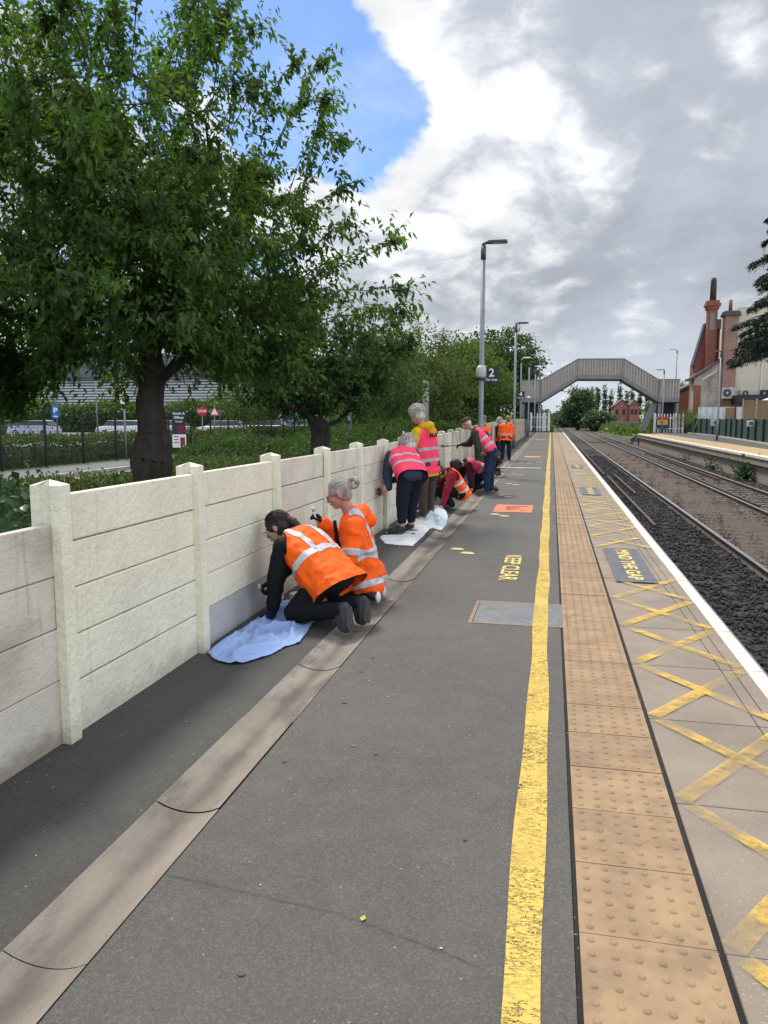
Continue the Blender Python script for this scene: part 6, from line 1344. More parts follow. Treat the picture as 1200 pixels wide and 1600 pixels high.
for s in 'lr':
    a, tt = J['a' + s], J['t' + s]; bkd = nrm(v3(0.93, -0.37, 0)); dwn = nrm(tt - a)
    # boot standing on its toe, sole towards the camera
    heel = a + bkd * 0.055 + v3(0, 0, 0.03); toe = tt + bkd * 0.03 + v3(0, 0, 0.0); ball_ = heel + (toe - heel) * 0.62
    wear(J, 'boot', J['foot'](s, 0.006) + [cap(a - bkd * 0.06 + v3(0, 0, -0.02), a, 0.05, 0.047), cap(a, heel, 0.046, 0.042), cap(heel, ball_, 0.042, 0.048, 0.8, bkd), cap(ball_, toe, 0.048, 0.040, 0.8, bkd)], boot_g, 0.008)
    mb = MB(); ln = nrm(np.cross(bkd, dwn)); q = []
    for u_, w_ in ((-0.12, 0.026), (0.0, 0.036), (0.25, 0.037), (0.5, 0.036), (0.75, 0.046), (0.98, 0.042), (1.12, 0.026)):
        c_ = heel + (toe - heel) * u_ + bkd * 0.030; q.append((c_, w_))
    vs = [c + ln * w + bkd * d for d in (0, 0.014) for c, w in q] + [c - ln * w + bkd * d for d in (0, 0.014) for c, w in q]; n = len(q); fs = []
    for k in range(n - 1):
        fs += [(n + k, n + k + 1, 3 * n + k + 1, 3 * n + k), (k, k + 1, n + k + 1, n + k), (2 * n + k, 2 * n + k + 1, 3 * n + k + 1, 3 * n + k)]
    fs += [(0, n, 3 * n, 2 * n), (n - 1, 2 * n - 1, 4 * n - 1, 3 * n - 1)]; mb.add(vs, fs); mb.build('boot_sole', mat('boot_sole', (0.05, 0.05, 0.052), 0.85, 0.2, 30, bump=0.8, bscale=60), J['_t'])

# --- kneeling upright person in a long orange jacket
f = nrm(v3(-0.97, -0.2, 0))
J = person('kneeling person in long orange jacket with grey hair bun, holding a small brush up', dict(pelvis=(-1.575, 6.40, 0.24), chest=(-1.655, 6.385, 0.655), head=(-1.775, 6.36, 0.895), face=(-0.93, -0.15, -0.33), hup=(-0.25, 0, 0.95), f=f,
    shl=(-1.615, 6.215, 0.635), shr=(-1.70, 6.555, 0.635), el=(-1.61, 6.14, 0.375), er=(-1.80, 6.565, 0.43), wl=(-1.83, 6.09, 0.36), wr=(-1.945, 6.455, 0.615),
    hl=(-1.59, 6.31, 0.22), hr=(-1.57, 6.49, 0.22), kl=(-1.93, 6.24, 0.085), kr=(-1.93, 6.5, 0.085), al=(-1.51, 6.24, 0.09), ar=(-1.51, 6.46, 0.09), tl=(-1.425, 6.205, 0.05), tr=(-1.43, 6.44, 0.05)), voxel=0.007, skin_m=skin2, seed=2)
ax, lat, fw = J['_ax'], J['_lat'], J['_fw']; pv = J['pelvis']
wear(J, 'trousers', J['leg']('l', 0.02) + J['leg']('r', 0.02), blackc, 0.013)
wear(J, 'shirt', J['torso'](0.012) + [cap(J['chest'], J['chest'] + ax * 0.05, 0.08, 0.07)], blackc, 0.013)
jk = J['torso'](0.045, 0.02, 1.15) + [cap(pv + v3(-0.02, 0, -0.04) + lat * 0.08, pv + ax * 0.2 + lat * 0.08, 0.185, 0.15, 0.95, fw), cap(pv + v3(-0.02, 0, -0.04) - lat * 0.08, pv + ax * 0.2 - lat * 0.08, 0.185, 0.15, 0.95, fw), cap(pv + v3(-0.2, 0, -0.06), pv + v3(0.03, 0, -0.05), 0.14, 0.17), cap(pv + v3(0.05, 0, -0.13) + lat * 0.09, pv + v3(0.05, 0, -0.13) - lat * 0.09, 0.13)]
jk += J['arm']('l', 0.042, 0.062) + J['arm']('r', 0.040, 0.056) + [cap(J['shl'], J['el'], 0.098, 0.085)]
# hood and collar lying round the neck
nk = J['chest'] + ax * 0.07; bkv = -fw
jk += [cap(nk + bkv * 0.05 + lat * 0.07, nk + bkv * 0.10, 0.065, 0.07), cap(nk + bkv * 0.05 - lat * 0.07, nk + bkv * 0.10, 0.065, 0.07), cap(nk + bkv * 0.10, J['chest'] + bkv * 0.13 - ax * 0.02, 0.065, 0.06), cap(nk + lat * 0.085 + fw * 0.0, nk + lat * 0.06 + fw * 0.075 - ax * 0.05, 0.038, 0.032), cap(nk - lat * 0.085, nk - lat * 0.06 + fw * 0.075 - ax * 0.05, 0.038, 0.032)]
jac = wear(J, 'jacket', jk, hi_orange, 0.011, (0.017, 8, (1, 1, 0.8)), [(v3(0, 0, 0.035), v3(0.15, 0, -1))], 3, 5)
hb = pv + ax * 0.175; band(jac, 'reflective_strip', tape, hb + ax * -0.02, ax + bkv * -0.12, 0.055, [(pv + lat * 0.3, lat * 1)])
band(jac, 'reflective_strip', tape, v3(0, 0, 0.115), v3(-0.28, 0.1, 1), 0.055)
band(jac, 'reflective_strip', tape, J['chest'] + lat * 0.125, lat - bkv * 0.12, 0.05, [(hb, -ax), (J['chest'] + fw * 0.02, fw), (J['chest'] + lat * 0.02, -lat)])
ad = nrm(J['el'] - J['shl']); band(jac, 'reflective_strip', tape, J['shl'] + (J['el'] - J['shl']) * 0.80, ad, 0.055, [(J['shl'] - lat * 0.085, -lat)])
ad = nrm(J['er'] - J['shr']); band(jac, 'reflective_strip', tape, J['shr'] + (J['er'] - J['shr']) * 0.80, ad, 0.05, [(J['shr'] + lat * 0.07, lat)])
mb = MB(); cz = J['chest'] + fw * 0.155; mb.tube([cz + ax * 0.05 + lat * 0.035, cz - ax * 0.10 + lat * 0.045 + fw * 0.012, cz - ax * 0.26 + lat * 0.05 + fw * 0.01], [0.016, 0.020, 0.022], 6); mb.build('front_opening', blackc, J['_t'], True)
P = J['P']; X = J['X']
hair_cap(J, hair_grey, [ell(P(0, -0.09, 0.05), v3(0.05, 0.04, 0.05), X)], 0.003, seed=4, disp=(0.003, 70, (1, 1, 0.25)))
strands(J, st_grey, swept(J, 240, (0, -0.125, 0.06), (0.083, 0.100, 0.092), 0.006, 4), 0.0020)
bun = P(0, -0.150, 0.055); mb = MB(); RR = X[:, 0]; FF = X[:, 1]; UU = X[:, 2]
mb.tube([bun + (FF * math.cos(a) + UU * math.sin(a)) * 0.034 + RR * 0.01 * math.sin(2 * a) for a in np.linspace(0, 2 * math.pi, 19)], 0.023, 9, cap=False); mb.tube([P(0, -0.10, 0.06), P(0, -0.128, 0.062)], 0.02, 8)
mb.build('hair_bun', hair_grey, J['_t'], True)
lips_eyes(J); glasses(J, GLASS_M)
vox('glove', hand_pieces(J['wr'], (-0.5, 0.05, 0.75), (-0.75, -0.3, -0.3), 1.2, -1, 1.08) + [cap(J['er'] + (J['wr'] - J['er']) * 0.8, J['wr'], 0.036, 0.034)], 0.0055, glove, J['_t'], 1)
vox('glove', hand_pieces(J['wl'], (-0.9, -0.1, -0.3), (0, 0.3, -1), 0.9, 1, 1.08), 0.0065, glove, J['_t'], 1)
for s in 'lr':
    a, tt = J['a' + s], J['t' + s]; sh = wear(J, 'shoe', [cap(a, tt, 0.046, 0.042), cap(a + v3(-0.12, 0.02, 0.0), a, 0.044, 0.046)], shoe, 0.009)
    mb = MB(); c_ = tt + v3(0.012, -0.005, -0.005); piece_mesh(ell(c_ + v3(0.018, -0.004, 0), v3(0.022, 0.052, 0.050)), mb); mb.build('shoe_sole', sole_w, J['_t'], True)

# --- generic worker in waistcoat for the others
def worker(label, Jd, top, trou, vestm, hairfn, tp=tape_dim, hoops=(0.16, 0.33), hem=0.10, sleeves=0.020, voxel=0.014, shoe_m=shoe, trend=1.0, vdisp=0.010, skin_m=None, seed=3, gl=None, gr=None, tail=0.0, face=True, vcut=None, jacket=False, bv=0.010, tw=0.05):
    J = person(label, Jd, 1.0, bv, skin_m, seed=seed); ax, lat, fw = J['_ax'], J['_lat'], J['_fw']
    wear(J, 'trousers', J['leg']('l', 0.024, trend) + J['leg']('r', 0.024, trend) + [cap(J['hl'], J['hr'], 0.132)], trou, 0.014, (0.007, 8, (1, 1, 1)), seed=seed)
    wear(J, 'top', J['torso'](0.014 if not jacket else 0.03, 0.02 + tail) + J['arm']('l', sleeves, 0.043) + J['arm']('r', sleeves, 0.043) + [cap(J['chest'], J['chest'] + ax * 0.05, 0.078, 0.07)], top, 0.014, (0.008, 10, (1, 1, 1)), [(J['pelvis'] - ax * (0.02 + tail), -ax)] if tail else (), seed=seed)
    if vestm is not None:
        a0 = J['pelvis'] - ax * hem
        cuts = [(a0, -ax), (J['chest'] + ax * 0.055, ax)] + ([] if jacket else [(J['shl'] + lat * 0.015, lat * 0.85 + ax * 0.5), (J['shr'] - lat * 0.015, -lat * 0.85 + ax * 0.5)])
        pcs = J['torso'](0.036, hem + 0.06, 1.15) + ([] if not jacket else J['arm']('l', 0.036, 0.05) + J['arm']('r', 0.036, 0.05))
        if jacket: cuts = [(a0, -ax)]
        vest = wear(J, 'jacket' if jacket else 'vest', pcs, vestm, 0.013, (vdisp, 9, (1, 1, 1)), cuts, 3, seed)
        for h in hoops: band(vest, 'reflective_strip', tp, J['pelvis'] + ax * h, ax, tw, [(J['shl'] + lat * 0.09, lat), (J['shr'] - lat * 0.09, -lat)] if jacket else ())
        J['vest'] = vest
    for s in 'lr': shoes(J, s, shoe_m)
    if face: lips_eyes(J)
    hairfn(J)
    for s, g, sd in (('l', gl, 1), ('r', gr, -1)):
        if g: d, pn, m_ = g; vox('glove', hand_pieces(J['w' + s], d, pn, 1.0, sd, 1.08), 0.007, m_, J['_t'], 1)
    return J
def curly(m, puff=0.012, seed=1): return lambda J: strands(J, st_white, curls(J, 420, (0.086 + puff, 0.098 + puff, 0.090 + puff), (0, -0.025, 0.045), seed), 0.0032) and hair_cap(J, m, [ell(J['P'](0, -0.03, 0.07), v3(0.085, 0.09, 0.07), J['X'])], puff, disp=(0.010, 34, (1, 1, 1)), seed=seed, voxel=0.009, front=0.075)
# bending white haired person
worker('white haired person bending over in pink vest and navy cropped trousers, wiping the fence', dict(pelvis=(-1.80, 10.0, 0.83), chest=(-2.0, 10.36, 1.07), head=(-1.945, 10.56, 1.16), face=(-0.6, 0.55, -0.55), f=(-0.55, 0.83, 0), shl=(-2.125, 10.24, 1.03), shr=(-1.85, 10.46, 1.05), el=(-2.15, 10.14, 0.80), er=(-1.92, 10.50, 0.80), wl=(-2.10, 9.99, 0.62), wr=(-2.1, 10.3, 0.7),
    hl=(-1.875, 9.96, 0.80), hr=(-1.72, 10.06, 0.80), kl=(-1.905, 9.93, 0.44), kr=(-1.81, 10.12, 0.44), al=(-1.915, 9.95, 0.10), ar=(-1.83, 10.16, 0.10), tl=(-2.06, 9.93, 0.045), tr=(-1.95, 10.14, 0.045), hdl=(-0.8, -0.45, -0.25), pnl=(-0.5, 0.6, -0.4)),
    bluec, navy, hi_pink, curly(hair_white, 0.014, 3), hem=0.11, hoops=(0.10, 0.27), trend=0.70, sleeves=0.03, skin_m=skin2, seed=4, gr=((-0.8, 0, -0.4), (0, 0, -1), glove), tail=0.0, bv=0.0075)
# standing person in yellow hoodie
J = worker('white haired person standing in mustard hoodie and pink vest with brown trousers', dict(pelvis=(-1.84, 11.65, 0.88), chest=(-1.895, 11.65, 1.36), head=(-2.005, 11.62, 1.585), face=(-0.9, 0.25, -0.45), f=(-0.85, 0.5, 0), shl=(-1.985, 11.505, 1.33), shr=(-1.81, 11.80, 1.33), el=(-2.05, 11.43, 1.10), er=(-1.94, 11.93, 1.10), wl=(-2.155, 11.54, 1.215), wr=(-2.13, 11.74, 1.22),
    hl=(-1.89, 11.57, 0.85), hr=(-1.79, 11.73, 0.85), kl=(-1.90, 11.56, 0.46), kr=(-1.82, 11.78, 0.46), al=(-1.90, 11.60, 0.10), ar=(-1.83, 11.84, 0.10), tl=(-2.04, 11.66, 0.045), tr=(-1.97, 11.9, 0.045), hdl=(-0.65, 0.35, 0.5), pnl=(0.5, 0.5, 0.1), hdr=(-0.65, -0.3, 0.5), pnr=(0.5, -0.5, 0.1)),
    yellowc, brownc, hi_pink, curly(hair_white, 0.016, 5), hem=0.17, hoops=(0.03, 0.20), sleeves=0.034, seed=6, tail=0.2, bv=0.0075, shoe_m=suede)
ax, lat, fw = J['_ax'], J['_lat'], J['_fw']; nk = J['chest'] + ax * 0.06; bkv = -fw
wear(J, 'hood', [cap(nk + bkv * 0.05 + lat * 0.085, nk + bkv * 0.12 - ax * 0.01, 0.058, 0.07), cap(nk + bkv * 0.05 - lat * 0.085, nk + bkv * 0.12 - ax * 0.01, 0.058, 0.07), cap(nk + bkv * 0.11, J['chest'] + bkv * 0.15 - ax * 0.05, 0.07, 0.045), cap(nk + lat * 0.09, nk + fw * 0.07 - ax * 0.04 + lat * 0.05, 0.04, 0.03), cap(nk - lat * 0.09, nk + fw * 0.07 - ax * 0.04 - lat * 0.05, 0.04, 0.03)], yellowc, 0.012, (0.008, 12, (1, 1, 1)), seed=2)
mb = MB()
for k in range(4): c_ = J['chest'] + bkv * 0.168 - ax * 0.085 + lat * (0.066 - 0.044 * k); mb.tube([c_ - ax * 0.03, c_ + ax * 0.03], 0.010, 6)
mb.build('back_print', blackc, J['_t'], True)
# crouching person, orange vest over dark red
worker('crouching person with dark red sleeve and orange vest reaching down to the crumpled cloth', dict(pelvis=(-1.50, 13.05, 0.33), chest=(-1.665, 12.93, 0.62), head=(-1.84, 12.83, 0.63), face=(-0.6, -0.3, -0.75), f=(-0.8, -0.45, 0), shl=(-1.60, 12.79, 0.585), shr=(-1.76, 13.07, 0.60), el=(-1.665, 12.61, 0.36), er=(-1.9, 13.0, 0.35), wl=(-1.71, 12.45, 0.12), wr=(-1.95, 12.85, 0.15),
    hl=(-1.47, 12.96, 0.30), hr=(-1.54, 13.13, 0.30), kl=(-1.84, 12.80, 0.34), kr=(-1.90, 13.05, 0.34), al=(-1.62, 12.86, 0.10), ar=(-1.68, 13.1, 0.10), tl=(-1.76, 12.80, 0.045), tr=(-1.82, 13.04, 0.045), hdl=(-0.3, -0.4, -0.8), pnl=(-0.6, 0.3, 0), hdr=(-0.5, -0.5, -0.6), pnr=(0, 0.4, -0.7)),
    redc, blackc, hi_orange, lambda J: hair_cap(J, hair_br, [cap(J['P'](0.05, 0.02, 0.03), J['P'](0.05, 0.10, -0.10), 0.035, 0.02), cap(J['P'](-0.05, 0.02, 0.03), J['P'](-0.06, 0.10, -0.10), 0.035, 0.02)], 0.01, seed=5, front=None), tp=tape, hem=0.12, hoops=(0.02, 0.18), sleeves=0.026, seed=7, face=False)
# deep bending person in maroon
worker('dark haired person on hands and knees in maroon with pink vest', dict(pelvis=(-1.38, 16.22, 0.46), chest=(-1.70, 16.08, 0.62), head=(-1.92, 15.98, 0.56), face=(-0.5, -0.2, -0.85), hup=(-0.8, 0, 0.4), f=(-0.9, -0.2, 0), shl=(-1.655, 15.91, 0.57), shr=(-1.74, 16.24, 0.58), el=(-1.60, 15.82, 0.33), er=(-1.85, 16.2, 0.33), wl=(-1.545, 15.75, 0.13), wr=(-1.9, 16.1, 0.12),
    hl=(-1.37, 16.13, 0.42), hr=(-1.40, 16.31, 0.42), kl=(-1.62, 16.2, 0.08), kr=(-1.66, 16.4, 0.08), al=(-1.22, 16.3, 0.1), ar=(-1.25, 16.48, 0.1), tl=(-1.10, 16.33, 0.05), tr=(-1.12, 16.5, 0.05), hdl=(-0.2, -0.2, -0.9), pnl=(-0.8, 0.2, 0), hdr=(-0.3, 0, -0.9), pnr=(-0.7, 0, 0.1)),
    maroonc, navy, hi_pink, lambda J: hair_cap(J, hair_dark, [ell(J['P'](0, 0.02, -0.02), v3(0.095, 0.10, 0.12), J['X']), cap(J['P'](0.04, 0.06, 0), J['P'](0.05, 0.16, -0.06), 0.05, 0.03)], 0.02, seed=6, front=None), tp=tape_dim, hem=0.06, hoops=(0.12,), sleeves=0.036, seed=8, face=False)
# man in flat cap leaning
J = worker('man in brown flat cap, olive jacket, pink vest and jeans leaning towards the fence', dict(pelvis=(-1.19, 15.80, 0.89), chest=(-1.50, 15.80, 1.27), head=(-1.705, 15.79, 1.435), face=(-0.92, 0.1, -0.42), f=(-1, 0.1, 0), shl=(-1.505, 15.625, 1.23), shr=(-1.49, 15.975, 1.23), el=(-1.435, 15.57, 0.94), er=(-1.66, 16.02, 1.02), wl=(-1.455, 15.58, 0.735), wr=(-1.79, 15.95, 1.0),
    hl=(-1.18, 15.71, 0.86), hr=(-1.18, 15.89, 0.86), kl=(-1.25, 15.70, 0.47), kr=(-1.20, 15.93, 0.47), al=(-1.265, 15.73, 0.10), ar=(-1.20, 15.96, 0.10), tl=(-1.455, 15.69, 0.05), tr=(-1.37, 15.95, 0.05), hdl=(-0.25, -0.05, -0.9), pnl=(0, 0.9, 0)),
    olivec, denim, hi_pink, lambda J: None, tp=tape_dim, hem=0.02, hoops=(0.12, 0.28), sleeves=0.034, seed=9, tail=0.17, trend=0.97, shoe_m=suede, gr=((-0.9, 0, -0.1), (0, -0.2, -0.9), glove), skin_m=skin2, jacket=False, tw=0.055)
P, X = J['P'], J['X']
vox('flat_cap', [ell(P(0, -0.015, 0.065), v3(0.092, 0.112, 0.062), X), cap(P(-0.045, 0.10, 0.035), P(0.045, 0.10, 0.035), 0.02, 0.02), cap(P(-0.03, 0.125, 0.025), P(0.03, 0.125, 0.025), 0.014)], 0.009, capm, J['_t'], 2)
vox('hair', [ell(P(0, -0.05, 0.0), v3(0.079, 0.058, 0.07), X)], 0.009, hair_white, J['_t'], 1, (0.004, 50, (1, 1, 1)))
# person kneeling behind the man
worker('kneeling person in tan top and black trousers just beyond the man in the cap', dict(pelvis=(-1.42, 20.75, 0.42), chest=(-1.60, 20.85, 0.86), head=(-1.74, 20.9, 1.06), face=(-0.9, 0.2, -0.4), f=(-0.95, 0.2, 0), shl=(-1.63, 20.69, 0.84), shr=(-1.56, 21.0, 0.84), el=(-1.72, 20.66, 0.6), er=(-1.72, 21.0, 0.6), wl=(-1.95, 20.7, 0.55), wr=(-1.95, 21, 0.6),
    hl=(-1.45, 20.66, 0.40), hr=(-1.40, 20.84, 0.40), kl=(-1.72, 20.72, 0.08), kr=(-1.68, 20.95, 0.08), al=(-1.42, 20.58, 0.15), ar=(-1.36, 20.8, 0.15), tl=(-1.38, 20.52, 0.05), tr=(-1.32, 20.74, 0.05), hdl=(-0.9, 0, -0.2), pnl=(0, 0.2, -0.9), hdr=(-0.9, 0, -0.2), pnr=(0, 0, -0.9)),
    tanc, blackc, None, lambda J: hair_cap(J, hair_br, [], 0.006, seed=7), seed=10, shoe_m=boot_g, face=False)
# far pair in orange jackets and one by the lamp post
worker('fair haired person in orange jacket standing with back turned far along the fence', dict(pelvis=(-1.60, 28.3, 0.86), chest=(-1.60, 28.36, 1.28), head=(-1.55, 28.42, 1.50), face=(-0.3, 0.9, -0.1), f=(-0.3, 0.95, 0), shl=(-1.775, 28.30, 1.25), shr=(-1.42, 28.40, 1.25), el=(-1.83, 28.36, 0.98), er=(-1.36, 28.46, 0.98), wl=(-1.86, 28.52, 0.82), wr=(-1.38, 28.6, 0.80),
    hl=(-1.69, 28.28, 0.84), hr=(-1.51, 28.32, 0.84), kl=(-1.71, 28.3, 0.46), kr=(-1.49, 28.35, 0.46), al=(-1.73, 28.28, 0.1), ar=(-1.48, 28.36, 0.1), tl=(-1.80, 28.42, 0.05), tr=(-1.47, 28.52, 0.05), hdl=(-0.3, 0.6, -0.6), pnl=(0.8, 0.3, 0), hdr=(-0.2, 0.6, -0.6), pnr=(-0.8, 0.2, 0)),
    navy, navy, hi_orange, lambda J: hair_cap(J, hair_fair, [], 0.012, seed=8), tp=tape_dim, hem=0.13, hoops=(0.08,), jacket=True, seed=11, face=False)
worker('grey haired person in orange vest beside the fair haired one far along the fence', dict(pelvis=(-1.93, 29.4, 0.80), chest=(-1.93, 29.4, 1.20), head=(-1.90, 29.38, 1.42), face=(0.85, -0.4, -0.15), f=(0.85, -0.4, 0), shl=(-1.86, 29.55, 1.18), shr=(-2.0, 29.23, 1.18), el=(-1.85, 29.6, 0.9), er=(-1.98, 29.18, 0.9), wl=(-1.75, 29.6, 0.85), wr=(-1.9, 29.1, 0.75),
    hl=(-1.89, 29.48, 0.8), hr=(-1.97, 29.32, 0.8), kl=(-1.88, 29.5, 0.44), kr=(-1.95, 29.32, 0.44), al=(-1.9, 29.5, 0.1), ar=(-1.95, 29.32, 0.1), tl=(-1.78, 29.45, 0.05), tr=(-1.82, 29.25, 0.05), hdl=(0.4, 0, -0.8), pnl=(0.5, -0.5, 0), hdr=(0.4, 0, -0.8), pnr=(0.5, 0.5, 0)),
    navy, denim, hi_orange, curly(hair_white, 0.006, 9), hem=0.1, hoops=(0.1,), seed=12, face=False)
worker('person in grey hat and orange vest standing behind the first lamp post', dict(pelvis=(-1.98, 23.5, 0.86), chest=(-1.98, 23.5, 1.26), head=(-2.02, 23.48, 1.49), face=(-0.8, 0.5, -0.1), f=(-0.8, 0.5, 0), shl=(-2.07, 23.35, 1.23), shr=(-1.88, 23.65, 1.23), el=(-2.1, 23.3, 0.96), er=(-1.85, 23.68, 0.96), wl=(-2.15, 23.38, 0.86), wr=(-1.92, 23.78, 0.82),
    hl=(-2.03, 23.42, 0.84), hr=(-1.93, 23.58, 0.84), kl=(-2.04, 23.42, 0.46), kr=(-1.93, 23.6, 0.46), al=(-2.02, 23.42, 0.1), ar=(-1.92, 23.6, 0.1), tl=(-2.13, 23.5, 0.05), tr=(-2.03, 23.68, 0.05), hdl=(-0.4, 0.3, -0.8), pnl=(0.6, 0.4, 0), hdr=(-0.4, 0.3, -0.8), pnr=(-0.6, -0.4, 0)),
    maroonc, navy, hi_orange, lambda J: vox('hat', [ell(J['P'](0, -0.012, 0.06), v3(0.092, 0.108, 0.085), J['X'])], 0.009, beanie, J['_t'], 1), hem=0.1, hoops=(0.1, 0.25), seed=13, face=False)

# ------------------------------------------------------------------ things in hands and on the ground
def brush(a, b, lab, hm, bm_, r=0.007, tip=0.05):
    a = v3(*a); b = v3(*b); t = empty('paint_brush', tuple(a), 0, lab, 'brush'); d = nrm(b - a)
    mb = MB(); mb.tube([v3(0, 0, 0), (b - a) * 0.6, (b - a) * 0.85, b - a], [r, r * 1.2, r * 1.9, r * 1.6], 8); mb.build('handle', hm, t, True)
    mb = MB(); mb.tube([b - a, b - a + d * tip * 0.35], [r * 2.2, r * 2.4], 8); mb.build('ferrule', M['galv'], t, True)
    mb = MB(); mb.tube([b - a + d * tip * 0.35, b - a + d * tip, b - a + d * tip * 1.4], [r * 2.4, r * 2.9, r * 1.2], 8); mb.build('bristles', bm_, t, True)
paintw = mat('cream_bristles', (0.62, 0.58, 0.45), 0.7); yel = plain('yellow_handle', (0.55, 0.38, 0.06), 0.5); wht = plain('white_handle', (0.72, 0.70, 0.66), 0.5); drk = mat('dark_bristles', (0.10, 0.06, 0.04), 0.9)
brush((-2.06, 5.55, 0.31), (-2.185, 5.60, 0.245), 'paint brush with yellow end held against the lowest fence board', yel, paintw, 0.008, 0.05)
brush((-1.985, 6.41, 0.60), (-2.02, 6.41, 0.735), 'small white handled brush held upright by the person with the grey bun', wht, wht, 0.006, 0.03)
brush((-1.87, 15.92, 0.98), (-2.15, 15.9, 0.97), 'dark paint brush held to the fence by the man in the flat cap', M['black'], drk, 0.008, 0.06)
brush((-1.47, 28.55, 1.40), (-1.44, 28.5, 1.66), 'yellow object held up in front of the fair haired person in orange', yel, yel, 0.018, 0.06)
t = vox('sponge', [cap((-2.205, 9.86, 0.555), (-2.205, 9.90, 0.555), 0.028), cap((-2.21, 9.86, 0.61), (-2.21, 9.90, 0.61), 0.028)], 0.01, mat('brown_sponge', (0.05, 0.026, 0.014), 0.95, 0.4, 40, bump=0.8, bscale=60), None, 1); tag(t, 'dark brown sponge pressed on the fence by the bending white haired person', 'sponge')
t = vox('paper_cup', [cap((-2.205, 11.62, 1.25), (-2.215, 11.62, 1.34), 0.016, 0.014), cap((-2.17, 11.60, 1.27), (-2.12, 11.61, 1.25), 0.02, 0.024)], 0.008, wht, None, 1); tag(t, 'small white object held in both hands by the person in the mustard hoodie', 'paint tube')
def cloth(name, poly, h, sc, m, lab, seed, z=0.006, step=0.009, amp=1.0, cat='cloth', lumps=(), under=()):
    """spread sheet: outline on the ground, real folds and raised edge"""
    P = np.array(poly, float); x0, y0 = P.min(0); x1, y1 = P.max(0); xs = np.arange(x0, x1 + step, step); ys = np.arange(y0, y1 + step, step)
    X, Y = np.meshgrid(xs, ys); pts = np.stack([X.ravel(), Y.ravel()], -1); ins = np.zeros(len(pts), bool); A = P; B = np.roll(P, -1, 0)
    for a, b in zip(A, B):
        c = (a[1] > pts[:, 1]) != (b[1] > pts[:, 1]); dy = b[1] - a[1]; xi = (b[0] - a[0]) * (pts[:, 1] - a[1]) / (dy if abs(dy) > 1e-9 else 1e-9) + a[0]
        ins ^= c & (pts[:, 0] < xi)
    dist = np.full(len(pts), 9.0); near = pts.copy()
    for a, b in zip(A, B):
        d = b - a; t = np.clip(((pts - a) @ d) / (d @ d), 0, 1); q = a + t[:, None] * d; e = np.linalg.norm(pts - q, axis=1); k = e < dist; dist[k] = e[k]; near[k] = q[k]
    idx = -np.ones(len(pts), int); keep = ins | (dist < step * 0.8); idx[keep] = np.arange(keep.sum()); W = pts.copy(); out = keep & ~ins; W[out] = near[out]
    off = Vector((seed * 5.3, seed * 2.9, 0)); Z = np.zeros(len(pts))
    for i in np.nonzero(keep)[0]:
        p = Vector((W[i, 0], W[i, 1], 0)); q = p * sc + off; q2 = Vector((q.x + 0.5 * mnoise.noise(q * 0.6), q.y * 0.55, 0))
        r_ = max(0.0, 1 - abs(mnoise.noise(q2)) * 6.5); r2 = max(0.0, 1 - abs(mnoise.noise(q2 * 2.1 + Vector((3, 7, 0)))) * 5.5)
        Z[i] = z + h * (0.9 * r_ ** 1.4 + 0.5 * r2 ** 1.5 + 0.15 * (1 + mnoise.noise(q * 1.4))) * amp
        Z[i] = z + (Z[i] - z) * min(1.0, 0.15 + dist[i] / 0.10)
        for lx, ly, lr, lh in lumps: Z[i] += lh * math.exp(-((p.x - lx) ** 2 + (p.y - ly) ** 2) / lr ** 2) * (0.75 + 0.5 * mnoise.noise(q * 2.3))
        for lx, ly, lr in under: Z[i] = z + (Z[i] - z) * (1 - 0.8 * math.exp(-((p.x - lx) ** 2 + (p.y - ly) ** 2) / lr ** 2))
    n = len(xs); F = []
    g = idx.reshape(X.shape)
    for j in range(g.shape[0] - 1):
        for i in range(g.shape[1] - 1):
            q = (g[j, i], g[j, i + 1], g[j + 1, i + 1], g[j + 1, i])
            if min(q) >= 0: F.append(q)
    V = np.stack([W[keep, 0], W[keep, 1], Z[keep]], -1); o = link_mesh(name, np_mesh(name, V, F), m, None, True)
    bm = bmesh.new(); bm.from_mesh(o.data); left = set(bm.verts); best = []
    while left:
        st = [left.pop()]; isl = [st[0]]
        while st:
            for e in st.pop().link_edges:
                for w in e.verts:
                    if w in left: left.discard(w); st.append(w); isl.append(w)
        if len(isl) > len(best): best = isl
    kp = set(best); bmesh.ops.delete(bm, geom=[v for v in bm.verts if v not in kp], context='VERTS'); bm.to_mesh(o.data); bm.free()
    sm = o.modifiers.new('s', 'SMOOTH'); sm.iterations = 2; so = o.modifiers.new('t', 'SOLIDIFY'); so.thickness = 0.003; so.offset = 1
    return tag(o, lab, cat, 'dust sheets on the platform')
def gp(u, v, z=0.0):
    """point of the platform surface that a sight line through the photo meets"""
    Pp = math.atan(147 / 1200); Aa = R(12.23); x = (u - 600) / 1200; y = (800 - v) / 1200; f_ = math.cos(Pp) + y * math.sin(Pp); zz = -math.sin(Pp) + y * math.cos(Pp)
    r_ = (x * math.cos(Aa) - f_ * math.sin(Aa), x * math.sin(Aa) + f_ * math.cos(Aa)); t = (z - EYE) / zz; return (r_[0] * t, r_[1] * t)
t = empty('paint_tub', (-1.955, 5.80, 0.005), 0, 'small white paint tub standing behind the front kneeling person', 'paint tub')
mb = MB(); mb.tube([(0, 0, 0), (0, 0, 0.13), (0, 0, 0.135)], [0.072, 0.085, 0.088], 20); mb.build('tub', M['white'], t, True)
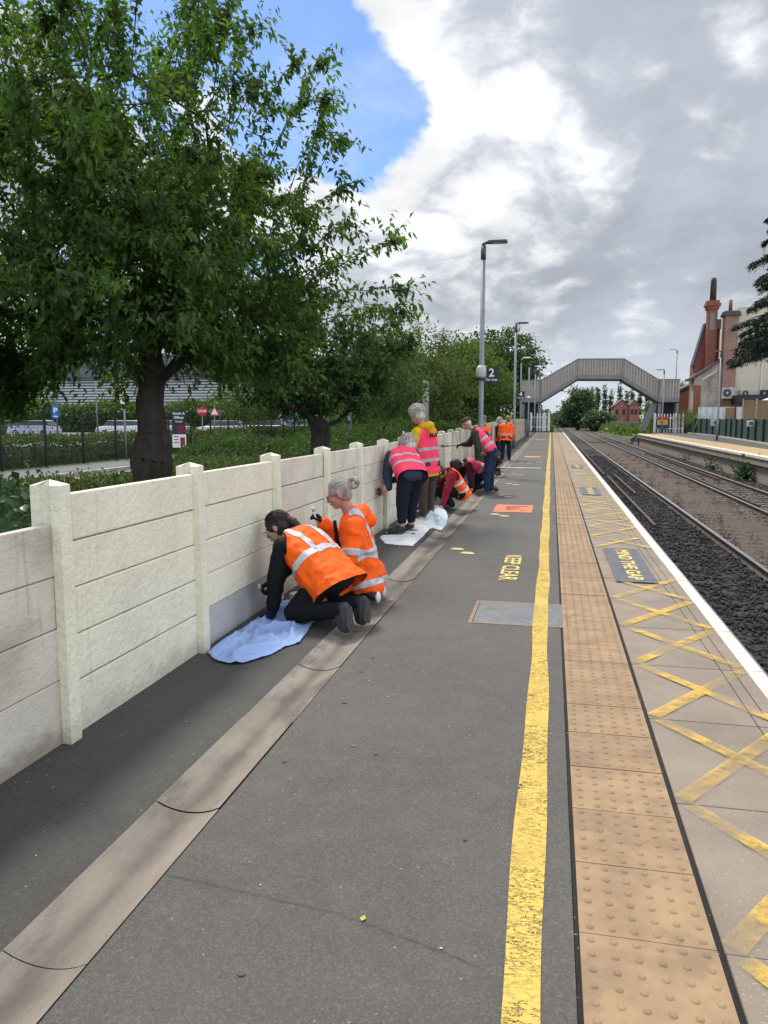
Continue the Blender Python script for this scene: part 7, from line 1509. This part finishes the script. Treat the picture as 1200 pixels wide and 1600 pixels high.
mb = MB(); mb.tube([(0, 0, 0.1351), (0, 0, 0.138)], [0.078, 0.078], 20); mb.build('paint', M['cream'], t)
mb = MB(); mb.tube([(0.086 * math.cos(a), -0.02, 0.11 + 0.075 * math.sin(a)) for a in np.linspace(0, math.pi, 11)], 0.003, 5); mb.build('handle', M['galv'], t)
bluesheet = mat('pale_blue_cotton', (0.26, 0.37, 0.62), 0.85, 0.06, 3, bump=0.1, bscale=300); whitesheet = mat('white_dust_sheet', (0.72, 0.71, 0.71), 0.9, 0.06, 3, bump=0.15, bscale=120, dirt=(0.36, 0.35, 0.36), dscale=5, damt=0.4); palesheet = mat('pale_blue_white_cloth', (0.55, 0.62, 0.66), 0.9, 0.05, 4)
sheet_px = [(438, 936), (405, 952), (360, 975), (332, 992), (320, 1006), (324, 1022), (336, 1033), (358, 1038), (380, 1037), (402, 1031), (424, 1024), (446, 1012), (468, 1006), (478, 992), (488, 975), (500, 958), (480, 945)]
cloth('dust_sheet', [(max(gp(u, v)[0], -2.195), gp(u, v)[1]) for u, v in sheet_px], 0.052, 4.2, bluesheet, 'pale blue crumpled dust sheet under the front kneeling person', 3, under=[(-1.86, 5.42, 0.1), (-2.05, 5.43, 0.07), (-1.8, 5.6, 0.1)], lumps=[(-1.93, 4.75, 0.10, 0.02)])
ws = [(583, 838), (600, 850), (622, 853), (645, 854), (662, 838), (680, 818), (690, 806), (692, 790), (668, 792), (640, 800), (612, 812)]
cloth('dust_sheet', [(max(gp(u, v)[0], -2.19), gp(u, v)[1]) for u, v in ws], 0.012, 4.0, whitesheet, 'white dust sheet spread under the two white haired people', 5, step=0.03, under=[(-1.95, 9.95, 0.25), (-1.88, 11.75, 0.3)])
pl = [(660, 818), (668, 826), (690, 830), (698, 820), (700, 808), (694, 800), (676, 803), (664, 808)]
cloth('crumpled_cloth', [gp(u, v) for u, v in pl], 0.05, 8.0, palesheet, 'crumpled pale blue white cloth at the hand of the crouching person', 7, step=0.016, lumps=[(-1.80, 11.9, 0.16, 0.10), (-1.70, 12.2, 0.14, 0.09)])
